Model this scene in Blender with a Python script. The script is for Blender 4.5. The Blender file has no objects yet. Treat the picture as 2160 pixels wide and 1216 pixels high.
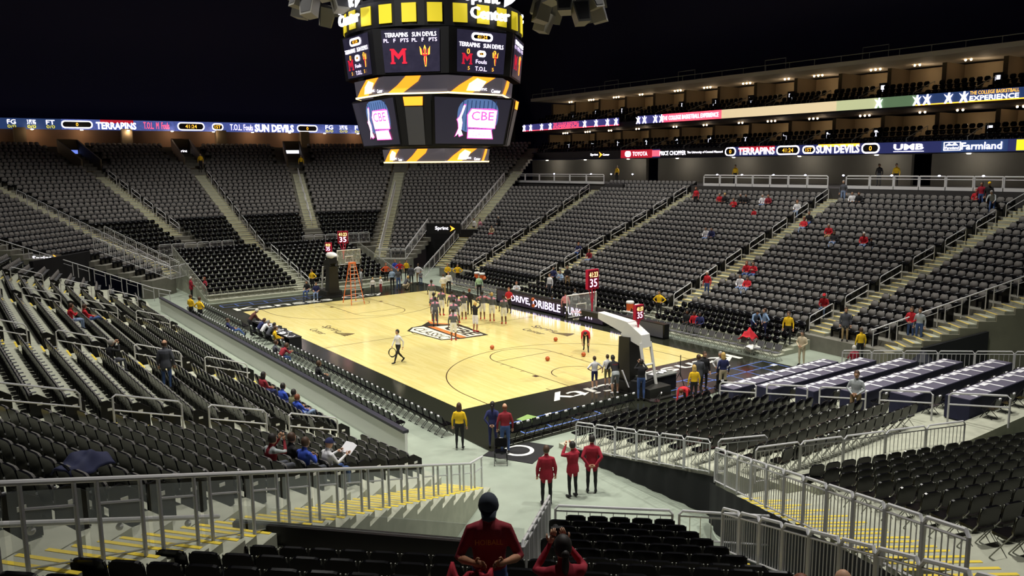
import bpy, math, random
import numpy as np
from mathutils import Vector, Matrix
random.seed(7)
SC = bpy.context.scene
COL = SC.collection
PI = math.pi

# ---------------------------------------------------------------- camera (solved from the court lines)
FPX, IW, IH = 1681.0684, 2160, 1216
CAM = np.array([-24.605, -41.5115, 10.11])
YAW, PIT, ROL = 0.625734, -0.154307, -0.011037
_f = np.array([math.sin(YAW)*math.cos(PIT), math.cos(YAW)*math.cos(PIT), math.sin(PIT)])
_r0 = np.array([math.cos(YAW), -math.sin(YAW), 0.0]); _u0 = np.cross(_r0, _f)
_r = _r0*math.cos(ROL)+_u0*math.sin(ROL); _u = -_r0*math.sin(ROL)+_u0*math.cos(ROL)
cd = bpy.data.cameras.new('camera'); cam = bpy.data.objects.new('camera', cd); COL.objects.link(cam)
cd.sensor_width = 36.0; cd.lens = FPX/IW*36.0; cd.clip_start = 0.1; cd.clip_end = 400
cam.matrix_world = Matrix(((_r[0], _u[0], -_f[0], CAM[0]), (_r[1], _u[1], -_f[1], CAM[1]), (_r[2], _u[2], -_f[2], CAM[2]), (0, 0, 0, 1)))
SC.camera = cam
def ray(px, py): return _f+_r*(px-IW/2)/FPX-_u*(py-IH/2)/FPX
def onZ(px, py, z=0.0):
    d = ray(px, py); return CAM+(z-CAM[2])/d[2]*d
def onX(px, py, x):
    d = ray(px, py); return CAM+(x-CAM[0])/d[0]*d
def onY(px, py, y):
    d = ray(px, py); return CAM+(y-CAM[1])/d[1]*d
def onF(px, py, zf, a=130, b=8):
    """first point, coming from far, where the ray meets the surface z = zf(x, y)"""
    d = ray(px, py); prev = None
    for dep in np.arange(b, a, 0.05):
        p = CAM+dep*d
        if p[2] < zf(p[0], p[1]): return p
    return CAM+a*d
def onB(px, py, zf, a=60, b=8):
    """the farthest meeting of the ray with the surface z = zf(x, y)"""
    d = ray(px, py)
    for dep in np.arange(a, b, -0.05):
        p = CAM+dep*d
        if p[2] > zf(p[0], p[1]): return p
    return CAM+b*d
def proj(x, y, z):
    d = np.array([x, y, z])-CAM; c = d@_f
    return (IW/2+FPX*(d@_r)/c, IH/2-FPX*(d@_u)/c, c)

# ---------------------------------------------------------------- view and world
vs = SC.view_settings
vs.view_transform = 'Standard'; vs.look = 'None'; vs.gamma = 1.0; vs.use_curve_mapping = False; vs.exposure = 0.0
w = bpy.data.worlds.new('arena_dark'); SC.world = w; w.use_nodes = True
w.node_tree.nodes['Background'].inputs[0].default_value = (0.010, 0.012, 0.030, 1)
w.node_tree.nodes['Background'].inputs[1].default_value = 0.35

# ---------------------------------------------------------------- house lights over the court
def spot(x, y, z, tx, ty, tz, power, size, blend, rad, col=(1.0, 0.965, 0.87)):
    l = bpy.data.lights.new('house_light', 'SPOT'); l.energy = power; l.spot_size = math.radians(size); l.spot_blend = blend
    l.shadow_soft_size = rad; l.color = col
    o = bpy.data.objects.new('house_light', l); COL.objects.link(o); o.location = (x, y, z)
    o.rotation_euler = (Vector((tx, ty, tz))-Vector((x, y, z))).to_track_quat('-Z', 'Y').to_euler()
    return o
for lx in (-12, 12):
    for ly in (-20, -7, 7, 20):
        spot(lx, ly, 28, lx*0.35, ly*0.75, 0, 14300, 80, 0.9, 0.45)
for lx, ly, tx, ty, pw in ((-17, -14, -19, -14, 16000), (-17, 2, -19, 2, 14000), (-17, 17, -20, 17, 9000), (-14, -26, -17, -28, 10500), (3, -25, 3, -27, 14000), (-4, -31, -7, -34, 16000),
                           (19, -14, 24, -14, 17000), (19, 2, 24, 2, 17000), (19, 17, 24, 18, 15000), (0, 28, 0, 35, 15000), (13, 30, 16, 34, 10000), (-14, 28, -17, 33, 10000)):
    spot(lx, ly, 29, tx, ty, 2, pw, 86, 1.0, 0.45, (1.0, 0.97, 0.9))
# ---------------------------------------------------------------- materials
MT = {}
def mat(name, col, rough=0.6, metal=0.0, emit=0.0, noise=0.0, nscale=8.0, spec=0.5, alpha=1.0, ecol=None, bump=0.0, trans=0.0):
    if name in MT: return MT[name]
    m = bpy.data.materials.new(name); m.use_nodes = True; nt = m.node_tree; b = nt.nodes['Principled BSDF']
    b.inputs['Base Color'].default_value = (*col, 1); b.inputs['Roughness'].default_value = rough; b.inputs['Metallic'].default_value = metal
    b.inputs['Specular IOR Level'].default_value = spec
    if trans: b.inputs['Transmission Weight'].default_value = trans; b.inputs['IOR'].default_value = 1.05
    if alpha < 1: b.inputs['Alpha'].default_value = alpha
    if emit:
        b.inputs['Emission Color'].default_value = (*(ecol or col), 1); b.inputs['Emission Strength'].default_value = emit
    if noise or bump:
        tc = nt.nodes.new('ShaderNodeTexCoord'); n = nt.nodes.new('ShaderNodeTexNoise'); n.inputs['Scale'].default_value = nscale; n.inputs['Detail'].default_value = 4
        nt.links.new(tc.outputs['Object'], n.inputs['Vector'])
        if noise:
            r = nt.nodes.new('ShaderNodeValToRGB')
            r.color_ramp.elements[0].position = 0.3; r.color_ramp.elements[1].position = 0.7
            r.color_ramp.elements[0].color = (*[c*(1-noise) for c in col], 1); r.color_ramp.elements[1].color = (*[min(1, c*(1+noise)) for c in col], 1)
            nt.links.new(n.outputs['Fac'], r.inputs['Fac']); nt.links.new(r.outputs['Color'], b.inputs['Base Color'])
        if bump:
            bp = nt.nodes.new('ShaderNodeBump'); bp.inputs['Strength'].default_value = bump; bp.inputs['Distance'].default_value = 0.02
            nt.links.new(n.outputs['Fac'], bp.inputs['Height']); nt.links.new(bp.outputs['Normal'], b.inputs['Normal'])
    MT[name] = m; return m
def S(r, g, b):  # sRGB 0..255 to linear
    def f(c):
        c /= 255.0; return c/12.92 if c <= 0.04045 else ((c+0.055)/1.055)**2.4
    return (f(r), f(g), f(b))
CONC = mat('concrete_floor', S(150, 160, 146), 0.4, noise=0.10, nscale=1.2)
STEP = mat('concrete_tread', S(172, 174, 156), 0.7, noise=0.12, nscale=2.5)
STEPD = mat('concrete_tier', S(120, 118, 108), 0.75, noise=0.12, nscale=2.0)
WALLG = mat('concrete_wall', S(128, 126, 108), 0.8, noise=0.08, nscale=1.5)
YEL = mat('yellow_nosing', S(236, 208, 60), 0.6)
YELP = mat('pale_nosing', S(222, 196, 96), 0.65)
STEEL = mat('brushed_rail', S(206, 206, 208), 0.36, 0.0)
STEELD = mat('grey_rail', S(150, 152, 142), 0.45, 0.15)
WHITE = mat('white_paint', S(236, 236, 232), 0.6)
PAPER = mat('white_paper', S(240, 240, 245), 0.8)
BLACK = mat('black_plastic', S(14, 14, 17), 0.3, spec=0.25)
BLACKM = mat('black_matte', S(20, 20, 23), 0.8)
HAZEBLACK = mat('glow_haze_void', S(58, 58, 92), 0.9)  # base colour raised and blued to imitate hazy glow in the dark
PADBLK = mat('black_vinyl_pad', S(9, 9, 12), 0.18, spec=0.25)
SEATSH = mat('seat_shell', S(12, 13, 17), 0.25, spec=0.2)
SEATC = mat('seat_fabric', S(106, 103, 100), 0.9, noise=0.10, nscale=20)
ARM = mat('armrest_grey', S(150, 152, 158), 0.4)
DRAPE = mat('grey_drape', S(66, 66, 62), 0.9, noise=0.2, nscale=6)
DRAPEB = mat('black_drape', S(24, 26, 28), 0.9)
NAVY = mat('navy_tablecloth', S(30, 32, 62), 0.8, noise=0.1, nscale=6)
TABTOP = mat('table_top_cloth', S(92, 88, 106), 0.8)
GLASS = mat('clear_glass', (0.86, 0.95, 0.91), 0.03, alpha=0.16, spec=0.6)
RUBBER = mat('basketball_leather', S(196, 96, 44), 0.6, noise=0.08, nscale=60)
ORANGE = mat('ladder_orange', S(232, 118, 62), 0.5)
# ---------------------------------------------------------------- mesh builder
class MB:
    def __init__(s): s.v = []; s.f = []; s.m = []
    def add(s, vs, fs, m=0):
        o = len(s.v); s.v += [tuple(float(c) for c in p) for p in vs]; s.f += [tuple(i+o for i in f) for f in fs]
        s.m += [m]*len(fs); return s
    def box(s, c, d, rz=0.0, m=0):
        x, y, z = (k/2 for k in d); ca, sa = math.cos(rz), math.sin(rz); vs = []
        for sx, sy, sz in ((-1,-1,-1),(1,-1,-1),(1,1,-1),(-1,1,-1),(-1,-1,1),(1,-1,1),(1,1,1),(-1,1,1)):
            a, b = sx*x, sy*y; vs.append((c[0]+a*ca-b*sa, c[1]+a*sa+b*ca, c[2]+sz*z))
        return s.add(vs, [(3,2,1,0),(4,5,6,7),(0,1,5,4),(1,2,6,5),(2,3,7,6),(3,0,4,7)], m)
    def hexa(s, bot, top, m=0):
        return s.add(list(bot)+list(top), [(3,2,1,0),(4,5,6,7),(0,1,5,4),(1,2,6,5),(2,3,7,6),(3,0,4,7)], m)
    def quad(s, a, b, c, d, m=0): return s.add([a, b, c, d], [(0,1,2,3)], m)
    def tube(s, pts, r, n=6, m=0, closed=False, cap=True):
        pts = [Vector(p) for p in pts]; k = len(pts); rs = r if isinstance(r, (list, tuple)) else [r]*k
        ring = []; prev = None
        for i, p in enumerate(pts):
            if closed: t = (pts[(i+1) % k]-pts[i-1])
            else: t = pts[min(i+1, k-1)]-pts[max(i-1, 0)]
            t.normalize()
            if prev is None:
                a = Vector((0,0,1)) if abs(t.z) < 0.9 else Vector((1,0,0)); u = t.cross(a).normalized()
            else: u = (prev-t*prev.dot(t)); u = u.normalized() if u.length > 1e-6 else t.orthogonal().normalized()
            prev = u; v = t.cross(u)
            ring.append([p+(u*math.cos(2*PI*j/n)+v*math.sin(2*PI*j/n))*rs[i] for j in range(n)])
        vs = [q for rg in ring for q in rg]; fs = []
        for i in range(k if closed else k-1):
            a, b = i*n, ((i+1) % k)*n
            for j in range(n): fs.append((a+j, a+(j+1) % n, b+(j+1) % n, b+j))
        if cap and not closed: fs.append(tuple(range(n-1, -1, -1))); fs.append(tuple((k-1)*n+j for j in range(n)))
        return s.add(vs, fs, m)
    def ell(s, c, r, n=10, k=6, m=0, rot=None):
        vs = [(0, 0, -1)]; fs = []
        for i in range(1, k):
            a = -PI/2+PI*i/k
            for j in range(n): vs.append((math.cos(a)*math.cos(2*PI*j/n), math.cos(a)*math.sin(2*PI*j/n), math.sin(a)))
        vs.append((0, 0, 1)); L = len(vs)-1
        for j in range(n):
            fs.append((0, 1+(j+1) % n, 1+j)); fs.append((L, L-n+j, L-n+(j+1) % n))
        for i in range(k-2):
            for j in range(n):
                a = 1+i*n; fs.append((a+j, a+(j+1) % n, a+n+(j+1) % n, a+n+j))
        out = []
        for p in vs:
            q = Vector((p[0]*r[0], p[1]*r[1], p[2]*r[2]))
            if rot is not None: q = rot @ q
            out.append((q.x+c[0], q.y+c[1], q.z+c[2]))
        return s.add(out, fs, m)
    def lathe(s, c, prof, n=14, m=0, cap=True):
        vs = []; fs = []
        for r, z in prof:
            for j in range(n): vs.append((c[0]+r*math.cos(2*PI*j/n), c[1]+r*math.sin(2*PI*j/n), c[2]+z))
        for i in range(len(prof)-1):
            for j in range(n): fs.append((i*n+j, i*n+(j+1) % n, (i+1)*n+(j+1) % n, (i+1)*n+j))
        if cap: fs.append(tuple(range(n-1, -1, -1))); fs.append(tuple((len(prof)-1)*n+j for j in range(n)))
        return s.add(vs, fs, m)
    def slab(s, poly, org, ux, uy, th, m=0):
        """flat outline poly (2-D) in the plane org + a*ux + b*uy, thickness th along ux x uy (both sides of centre)"""
        ux = Vector(ux); uy = Vector(uy); n = ux.cross(uy).normalized(); o = Vector(org); k = len(poly)
        A = [o+ux*a+uy*b+n*th/2 for a, b in poly]; B = [o+ux*a+uy*b-n*th/2 for a, b in poly]
        fs = [tuple(range(k)), tuple(range(2*k-1, k-1, -1))]+[(i, k+i, k+(i+1) % k, (i+1) % k) for i in range(k)]
        return s.add(A+B, fs, m)
    def mesh(s, name, mats, smooth=False):
        me = bpy.data.meshes.new(name); me.from_pydata(s.v, [], s.f)
        for mm in (mats if isinstance(mats, (list, tuple)) else [mats]): me.materials.append(mm)
        if any(s.m): me.polygons.foreach_set('material_index', s.m)
        if smooth: me.polygons.foreach_set('use_smooth', [True]*len(s.f))
        me.update(); return me
    def build(s, name, mats, parent=None, smooth=False, loc=None, rz=0.0):
        return put(name, s.mesh(name, mats, smooth), parent, loc, rz)
def put(name, me, parent=None, loc=None, rz=0.0):
    o = bpy.data.objects.new(name, me); COL.objects.link(o)
    if parent is not None: o.parent = parent
    if loc is not None: o.location = loc
    if rz: o.rotation_euler = (0, 0, rz)
    return o
def tag(o, label, cat, group=None, kind=None):
    o['label'] = label; o['category'] = cat
    if group: o['group'] = group
    if kind: o['kind'] = kind
    return o
def struct(o, label=None):
    o['kind'] = 'structure'
    if label: o['label'] = label
    return o
def thing(name, label, cat, loc=(0,0,0), rz=0.0, group=None):
    o = put(name, None, None, loc, rz); return tag(o, label, cat, group)
def dup(root, loc, rz, label, group=None):
    r = root.copy(); COL.objects.link(r); r.location = loc; r.rotation_euler = (0, 0, rz); r['label'] = label
    if group: r['group'] = group
    for ch in root.children:
        c = ch.copy(); COL.objects.link(c); c.parent = r
        for g in ch.children:
            d = g.copy(); COL.objects.link(d); d.parent = c
    return r
ONES = 'zeroth first second third fourth fifth sixth seventh eighth ninth tenth eleventh twelfth thirteenth fourteenth fifteenth sixteenth seventeenth eighteenth nineteenth'.split()
TENS = {2: 'twent', 3: 'thirt', 4: 'fort', 5: 'fift', 6: 'sixt', 7: 'sevent', 8: 'eight', 9: 'ninet'}
def nth(n):
    if n < 20: return ONES[n]
    t, u = divmod(n, 10)
    return TENS[t]+('ieth' if u == 0 else 'y-'+ONES[u])
def rrect(w, h, r, n=3, cx=0.0, cy=0.0):
    out = []
    for qx, qy, a0 in ((w/2-r, h/2-r, 0), (-w/2+r, h/2-r, 90), (-w/2+r, -h/2+r, 180), (w/2-r, -h/2+r, 270)):
        for i in range(n+1):
            a = math.radians(a0+90*i/n); out.append((cx+qx+r*math.cos(a), cy+qy+r*math.sin(a)))
    return out
_dg = None
def text_mesh(s, w=None, h=None, mats=None, ext=0.0, bold=0.0, res=2):
    """lettering as a flat mesh in local XY, centred, fitted into w x h"""
    cu = bpy.data.curves.new('lettering', 'FONT'); cu.body = s; cu.size = 1; cu.resolution_u = res; cu.extrude = ext; cu.offset = bold
    cu.align_x = 'CENTER'; cu.align_y = 'CENTER'
    o = bpy.data.objects.new('lettering', cu)
    me = bpy.data.meshes.new_from_object(o); bpy.data.objects.remove(o); bpy.data.curves.remove(cu)
    n = len(me.vertices); a = np.empty(n*3); me.vertices.foreach_get('co', a); a = a.reshape(-1, 3)
    lo, hi = a.min(0), a.max(0); c = (lo+hi)/2; a[:, 0] -= c[0]; a[:, 1] -= c[1]
    sx = w/(hi[0]-lo[0]) if w else None; sy = h/(hi[1]-lo[1]) if h else None
    sx = sx or sy; sy = sy or sx
    a[:, 0] *= sx; a[:, 1] *= sy
    me.vertices.foreach_set('co', a.ravel()); me.update(); me.materials.clear()
    for mm in (mats if isinstance(mats, (list, tuple)) else [mats]): me.materials.append(mm)
    return me
def frame(o, org, ux, uy):
    """put a flat object (local XY) on a plane through org with axes ux, uy (unit vectors)"""
    ux = Vector(ux).normalized(); uy = Vector(uy).normalized(); uz = ux.cross(uy)
    mw = Matrix(((ux.x, uy.x, uz.x, org[0]), (ux.y, uy.y, uz.y, org[1]), (ux.z, uy.z, uz.z, org[2]), (0, 0, 0, 1)))
    if o.parent is not None: o.matrix_basis = PW(o.parent).inverted() @ mw
    else: o.matrix_basis = mw
    return o
def PW(p):
    m = p.matrix_basis.copy()
    while p.parent is not None: p = p.parent; m = p.matrix_basis @ m
    return m
def letter(s, org, ux, uy, w, h, m, parent, name='lettering', ext=0.0, bold=0.0):
    o = put(name, text_mesh(s, w, h, m, ext, bold), parent); return frame(o, org, ux, uy)
def flat(poly, org, ux, uy, m, parent, name, th=0.004):
    b = MB(); b.slab(poly, (0,0,0), (1,0,0), (0,1,0), th); o = b.build(name, m, parent); return frame(o, org, ux, uy)
# ---------------------------------------------------------------- body shapes (one continuous skin per pose)
def J(**k):
    d = dict(pel=(0, 0, 0.97), wai=(0, 0.0, 1.12), che=(0, 0.0, 1.32), nek=(0, -0.01, 1.50), hed=(0, 0.03, 1.655), hp=0.0,
             shL=(-0.19, -0.01, 1.405), elL=(-0.255, -0.03, 1.14), wrL=(-0.265, 0.04, 0.90), haL=(-0.265, 0.07, 0.80), shR=(0.19, -0.01, 1.405), elR=(0.255, -0.03, 1.14), wrR=(0.265, 0.04, 0.90), haR=(0.265, 0.07, 0.80),
             hiL=(-0.095, 0, 0.92), knL=(-0.11, 0.02, 0.50), anL=(-0.115, -0.02, 0.085), toL=(-0.135, 0.17, 0.035), hiR=(0.095, 0, 0.92), knR=(0.11, 0.02, 0.50), anR=(0.115, -0.02, 0.085), toR=(0.135, 0.17, 0.035))
    d.update(k); return d
def mir(**k):
    o = {}
    for n, (x, y, z) in k.items(): o[n+'L'] = (-x, y, z); o[n+'R'] = (x, y, z)
    return o
SIT = dict(pel=(0, -0.08, 0.53), wai=(0, -0.10, 0.68), che=(0, -0.09, 0.88), nek=(0, -0.07, 1.05), hed=(0, -0.02, 1.205), **mir(sh=(0.20, -0.08, 0.98), el=(0.25, 0.0, 0.72), wr=(0.14, 0.22, 0.64), ha=(0.10, 0.31, 0.63), hi=(0.10, -0.04, 0.51), kn=(0.13, 0.40, 0.50), an=(0.13, 0.42, 0.085), to=(0.14, 0.62, 0.035)))
def sit(**k): d = dict(SIT); d.update(k); return J(**d)
POSES = {
 'stand': J(), 'behind': J(**mir(el=(0.28, -0.14, 1.16), wr=(0.11, -0.20, 0.94), ha=(0.04, -0.20, 0.90))), 'clasp': J(**mir(el=(0.27, 0.02, 1.15), wr=(0.09, 0.22, 1.02), ha=(0.03, 0.26, 1.00))),
 'hips': J(**mir(el=(0.42, -0.06, 1.18), wr=(0.23, 0.03, 1.04), ha=(0.16, 0.08, 1.02))), 'photo': J(**mir(el=(0.27, 0.17, 1.34), wr=(0.10, 0.27, 1.56), ha=(0.07, 0.28, 1.65))),
 'nape': J(elL=(-0.40, 0.02, 1.58), wrL=(-0.20, 0.0, 1.66), haL=(-0.12, -0.02, 1.68)),
 'walk': J(knL=(-0.10, 0.20, 0.52), anL=(-0.10, 0.34, 0.12), toL=(-0.11, 0.53, 0.10), knR=(0.10, -0.10, 0.50), anR=(0.10, -0.42, 0.17), toR=(0.11, -0.26, 0.035), elL=(-0.26, -0.14, 1.15), wrL=(-0.25, -0.12, 0.92), haL=(-0.25, -0.10, 0.82), elR=(0.26, 0.06, 1.14), wrR=(0.25, 0.18, 0.93), haR=(0.25, 0.22, 0.83)),
 'shoot': J(**mir(sh=(0.19, 0.0, 1.45), el=(0.22, 0.20, 1.56), wr=(0.12, 0.30, 1.82), ha=(0.09, 0.32, 1.92)), hp=-0.3),
 'stoop': J(pel=(0, -0.12, 0.95), wai=(0, 0.02, 1.05), che=(0, 0.22, 1.12), nek=(0, 0.42, 1.14), hed=(0, 0.56, 1.10), hp=-1.0, shL=(-0.20, 0.34, 1.12), shR=(0.20, 0.34, 1.12), elL=(-0.22, 0.42, 0.84), elR=(0.20, 0.44, 0.84), wrL=(-0.20, 0.48, 0.60), wrR=(0.16, 0.54, 0.60), haL=(-0.19, 0.50, 0.50), haR=(0.14, 0.57, 0.50), hiL=(-0.095, -0.12, 0.90), hiR=(0.095, -0.12, 0.90), knL=(-0.12, 0.12, 0.50), anL=(-0.13, 0.10, 0.085), toL=(-0.15, 0.29, 0.035), knR=(0.12, -0.20, 0.50), anR=(0.14, -0.42, 0.10), toR=(0.16, -0.24, 0.035)),
 'lean': J(pel=(0, -0.08, 0.95), wai=(0, 0.03, 1.08), che=(0, 0.17, 1.24), nek=(0, 0.30, 1.38), hed=(0, 0.40, 1.49), hp=-0.5, **mir(sh=(0.20, 0.24, 1.30), el=(0.25, 0.36, 1.04), wr=(0.20, 0.55, 0.92), ha=(0.18, 0.63, 0.88)), hiL=(-0.095, -0.08, 0.91), hiR=(0.095, -0.08, 0.91)),
 'sit': sit(), 'sitarms': sit(**mir(el=(0.27, 0.03, 0.76), wr=(0.05, 0.20, 0.82), ha=(-0.03, 0.20, 0.83))), 'sitphoto': sit(**mir(el=(0.26, 0.12, 0.90), wr=(0.09, 0.22, 1.12), ha=(0.06, 0.22, 1.21))),
 'slouch': sit(pel=(0, 0.02, 0.52), wai=(0, -0.06, 0.66), che=(0, -0.12, 0.84), nek=(0, -0.15, 1.00), hed=(0, -0.11, 1.15), hp=-0.25, **mir(sh=(0.20, -0.14, 0.93), hi=(0.10, 0.04, 0.50), kn=(0.13, 0.48, 0.56), an=(0.12, 0.78, 0.20), to=(0.13, 0.86, 0.36))),
 'read': sit(hp=-0.25, **mir(el=(0.26, 0.04, 0.75), wr=(0.19, 0.30, 0.86), ha=(0.17, 0.39, 0.89))), 'sitfwd': sit(wai=(0, -0.02, 0.67), che=(0, 0.12, 0.84), nek=(0, 0.24, 0.97), hed=(0, 0.34, 1.08), hp=-0.4, **mir(sh=(0.20, 0.18, 0.93), el=(0.22, 0.34, 0.72), wr=(0.12, 0.50, 0.74), ha=(0.08, 0.58, 0.75))),
 'crouch': sit(pel=(0, -0.15, 0.42), wai=(0, -0.05, 0.57), che=(0, 0.07, 0.73), nek=(0, 0.16, 0.88), hed=(0, 0.24, 1.01), hp=-0.3, **mir(sh=(0.20, 0.10, 0.83), el=(0.24, 0.24, 0.60), wr=(0.14, 0.40, 0.55), ha=(0.10, 0.48, 0.53), hi=(0.10, -0.12, 0.40), kn=(0.16, 0.30, 0.50), an=(0.15, 0.0, 0.085), to=(0.16, 0.20, 0.035))),
 # foreground man looking down at the jacket in his hands; foreground woman holding a camera to her eye
 'hold': J(hed=(0, 0.08, 1.65), hp=-0.42, **mir(el=(0.29, 0.06, 1.14), wr=(0.15, 0.27, 1.20), ha=(0.07, 0.34, 1.22))),
}
def loft(mb, cs, rx, ry, n=14, X=Vector((1, 0, 0))):
    k = len(cs); vs = []; fs = []; cs = [Vector(c) for c in cs]
    for i, c in enumerate(cs):
        t = (cs[min(i+1, k-1)]-cs[max(i-1, 0)]).normalized(); nn = t.cross(X).normalized()
        for j in range(n): a = 2*PI*j/n; vs.append(c+X*math.cos(a)*rx[i]+nn*math.sin(a)*ry[i])
    for i in range(k-1):
        for j in range(n): fs.append((i*n+j, i*n+(j+1) % n, (i+1)*n+(j+1) % n, (i+1)*n+j))
    fs += [tuple(range(n-1, -1, -1)), tuple((k-1)*n+j for j in range(n))]
    mb.add([tuple(v) for v in vs], fs)
def mixp(a, b, f): return tuple(a[i]+(b[i]-a[i])*f for i in range(3))
def make_body(pose, var):
    p = POSES[pose]; mb = MB(); smp = []   # smp: (point, radius, slot)
    jk = 1.12 if var == 'jacket' else 1.0
    pel, wai, che, nek, hed = (Vector(p[k]) for k in ('pel', 'wai', 'che', 'nek', 'hed')); low = pel-(wai-pel)*0.75; up = che+(nek-che)*0.55; sh = che+(nek-che)*0.80
    loft(mb, [low, pel, wai, (wai+che)/2, che, up, sh, nek, nek+(hed-nek)*0.45], [0.13*jk, 0.172*jk, 0.155*jk, 0.17*jk, 0.186*jk, 0.155*jk, 0.10, 0.062, 0.058], [0.09*jk, 0.122*jk, 0.108*jk, 0.117*jk, 0.122*jk, 0.105*jk, 0.08, 0.062, 0.060])
    for f in np.linspace(0, 1, 6): smp.append((wai.lerp(up, f), 0.15, 1))
    smp += [(pel+(wai-pel)*0.35, 0.14, 1), (pel, 0.15, 2), (low, 0.12, 2), (sh, 0.11, 1), (nek, 0.05, 0), (hed, 0.11, 0), (hed-Vector((0, 0, 0.08)), 0.08, 0)]
    R = Matrix.Rotation(p['hp'], 3, 'X')
    mb.ell(tuple(hed), (0.083, 0.103, 0.126), 14, 10, rot=R)
    for off, r in (((0, 0.045, -0.075), (0.052, 0.055, 0.05)), ((0, 0.105, -0.015), (0.016, 0.024, 0.026)), ((-0.08, 0.0, -0.01), (0.012, 0.022, 0.032)), ((0.08, 0.0, -0.01), (0.012, 0.022, 0.032))): c = hed+R @ Vector(off); mb.ell(tuple(c), r, 8, 6, rot=R)
    for s in 'LR':
        S_, E_, W_, H_ = (Vector(p[k+s]) for k in ('sh', 'el', 'wr', 'ha')); S_ = Vector((S_.x*0.9, S_.y, S_.z-0.015)); jr = 0.012 if var == 'jacket' else 0.0
        mb.tube([tuple(che.lerp(S_, 0.55)+Vector((0, 0, 0.05))), tuple(S_), tuple(S_.lerp(E_, 0.5)), tuple(E_), tuple(E_.lerp(W_, 0.35)), tuple(W_)], [0.07, 0.064+jr, 0.054+jr, 0.045+jr, 0.044+jr, 0.029+jr*0.6], 8)
        for f in np.linspace(0, 0.95, 4): smp.append((S_.lerp(E_, f), 0.055, 1)); smp.append((E_.lerp(W_, f), 0.042, 4))
        smp += [(W_.lerp(H_, 0.5), 0.03, 0), (H_, 0.03, 0)]; mb.tube([tuple(W_), tuple(W_.lerp(H_, 0.55)), tuple(H_)], [0.026, 0.038, 0.034], 8)
        hi, kn, an, to = (Vector(p[k+s]) for k in ('hi', 'kn', 'an', 'to')); bag = 1.28 if var == 'shorts' else 1.0
        mb.tube([tuple(hi+(pel-hi)*0.3), tuple(hi), tuple(hi.lerp(kn, 0.5)), tuple(kn)], [0.085, 0.088*bag**0.4, 0.074*bag, 0.057*bag], 10)
        mb.tube([tuple(hi.lerp(kn, 0.9)), tuple(kn), tuple(kn.lerp(an, 0.35)), tuple(kn.lerp(an, 0.75)), tuple(an)], [0.056, 0.055, 0.057, 0.041, 0.036], 9)
        mb.tube([tuple(an+Vector((0, 0, 0.0))-(to-an)*0.28), tuple(an.lerp(to, 0.25)-Vector((0, 0, 0.02))), tuple(to)], [0.042, 0.047, 0.034], 8)
        for f in np.linspace(0.1, 0.95, 4): smp.append((hi.lerp(kn, f), 0.07, 2))
        for f in np.linspace(0.12, 0.85, 4): smp.append((kn.lerp(an, f), 0.048, 5))
        smp += [(an-(to-an)*0.25, 0.045, 3), (an.lerp(to, 0.4), 0.045, 3), (to, 0.035, 3)]
    if var == 'jacket':
        loft(mb, [low-(wai-low)*0.18, low, pel, wai], [0.205, 0.21, 0.2, 0.17], [0.145, 0.145, 0.14, 0.12]); smp += [(pel, 0.2, 1), (low, 0.19, 1)]
    me = mb.mesh('body', []); o = bpy.data.objects.new('body', me); COL.objects.link(o); r = o.modifiers.new('r', 'REMESH'); r.mode = 'VOXEL'; r.voxel_size = 0.015 if pose in ('hold',) or var == 'jacket' else 0.021; r.use_smooth_shade = True
    sm = o.modifiers.new('s', 'SMOOTH'); sm.factor = 0.5; sm.iterations = 2
    return o, smp, p
BODY = {}
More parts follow.
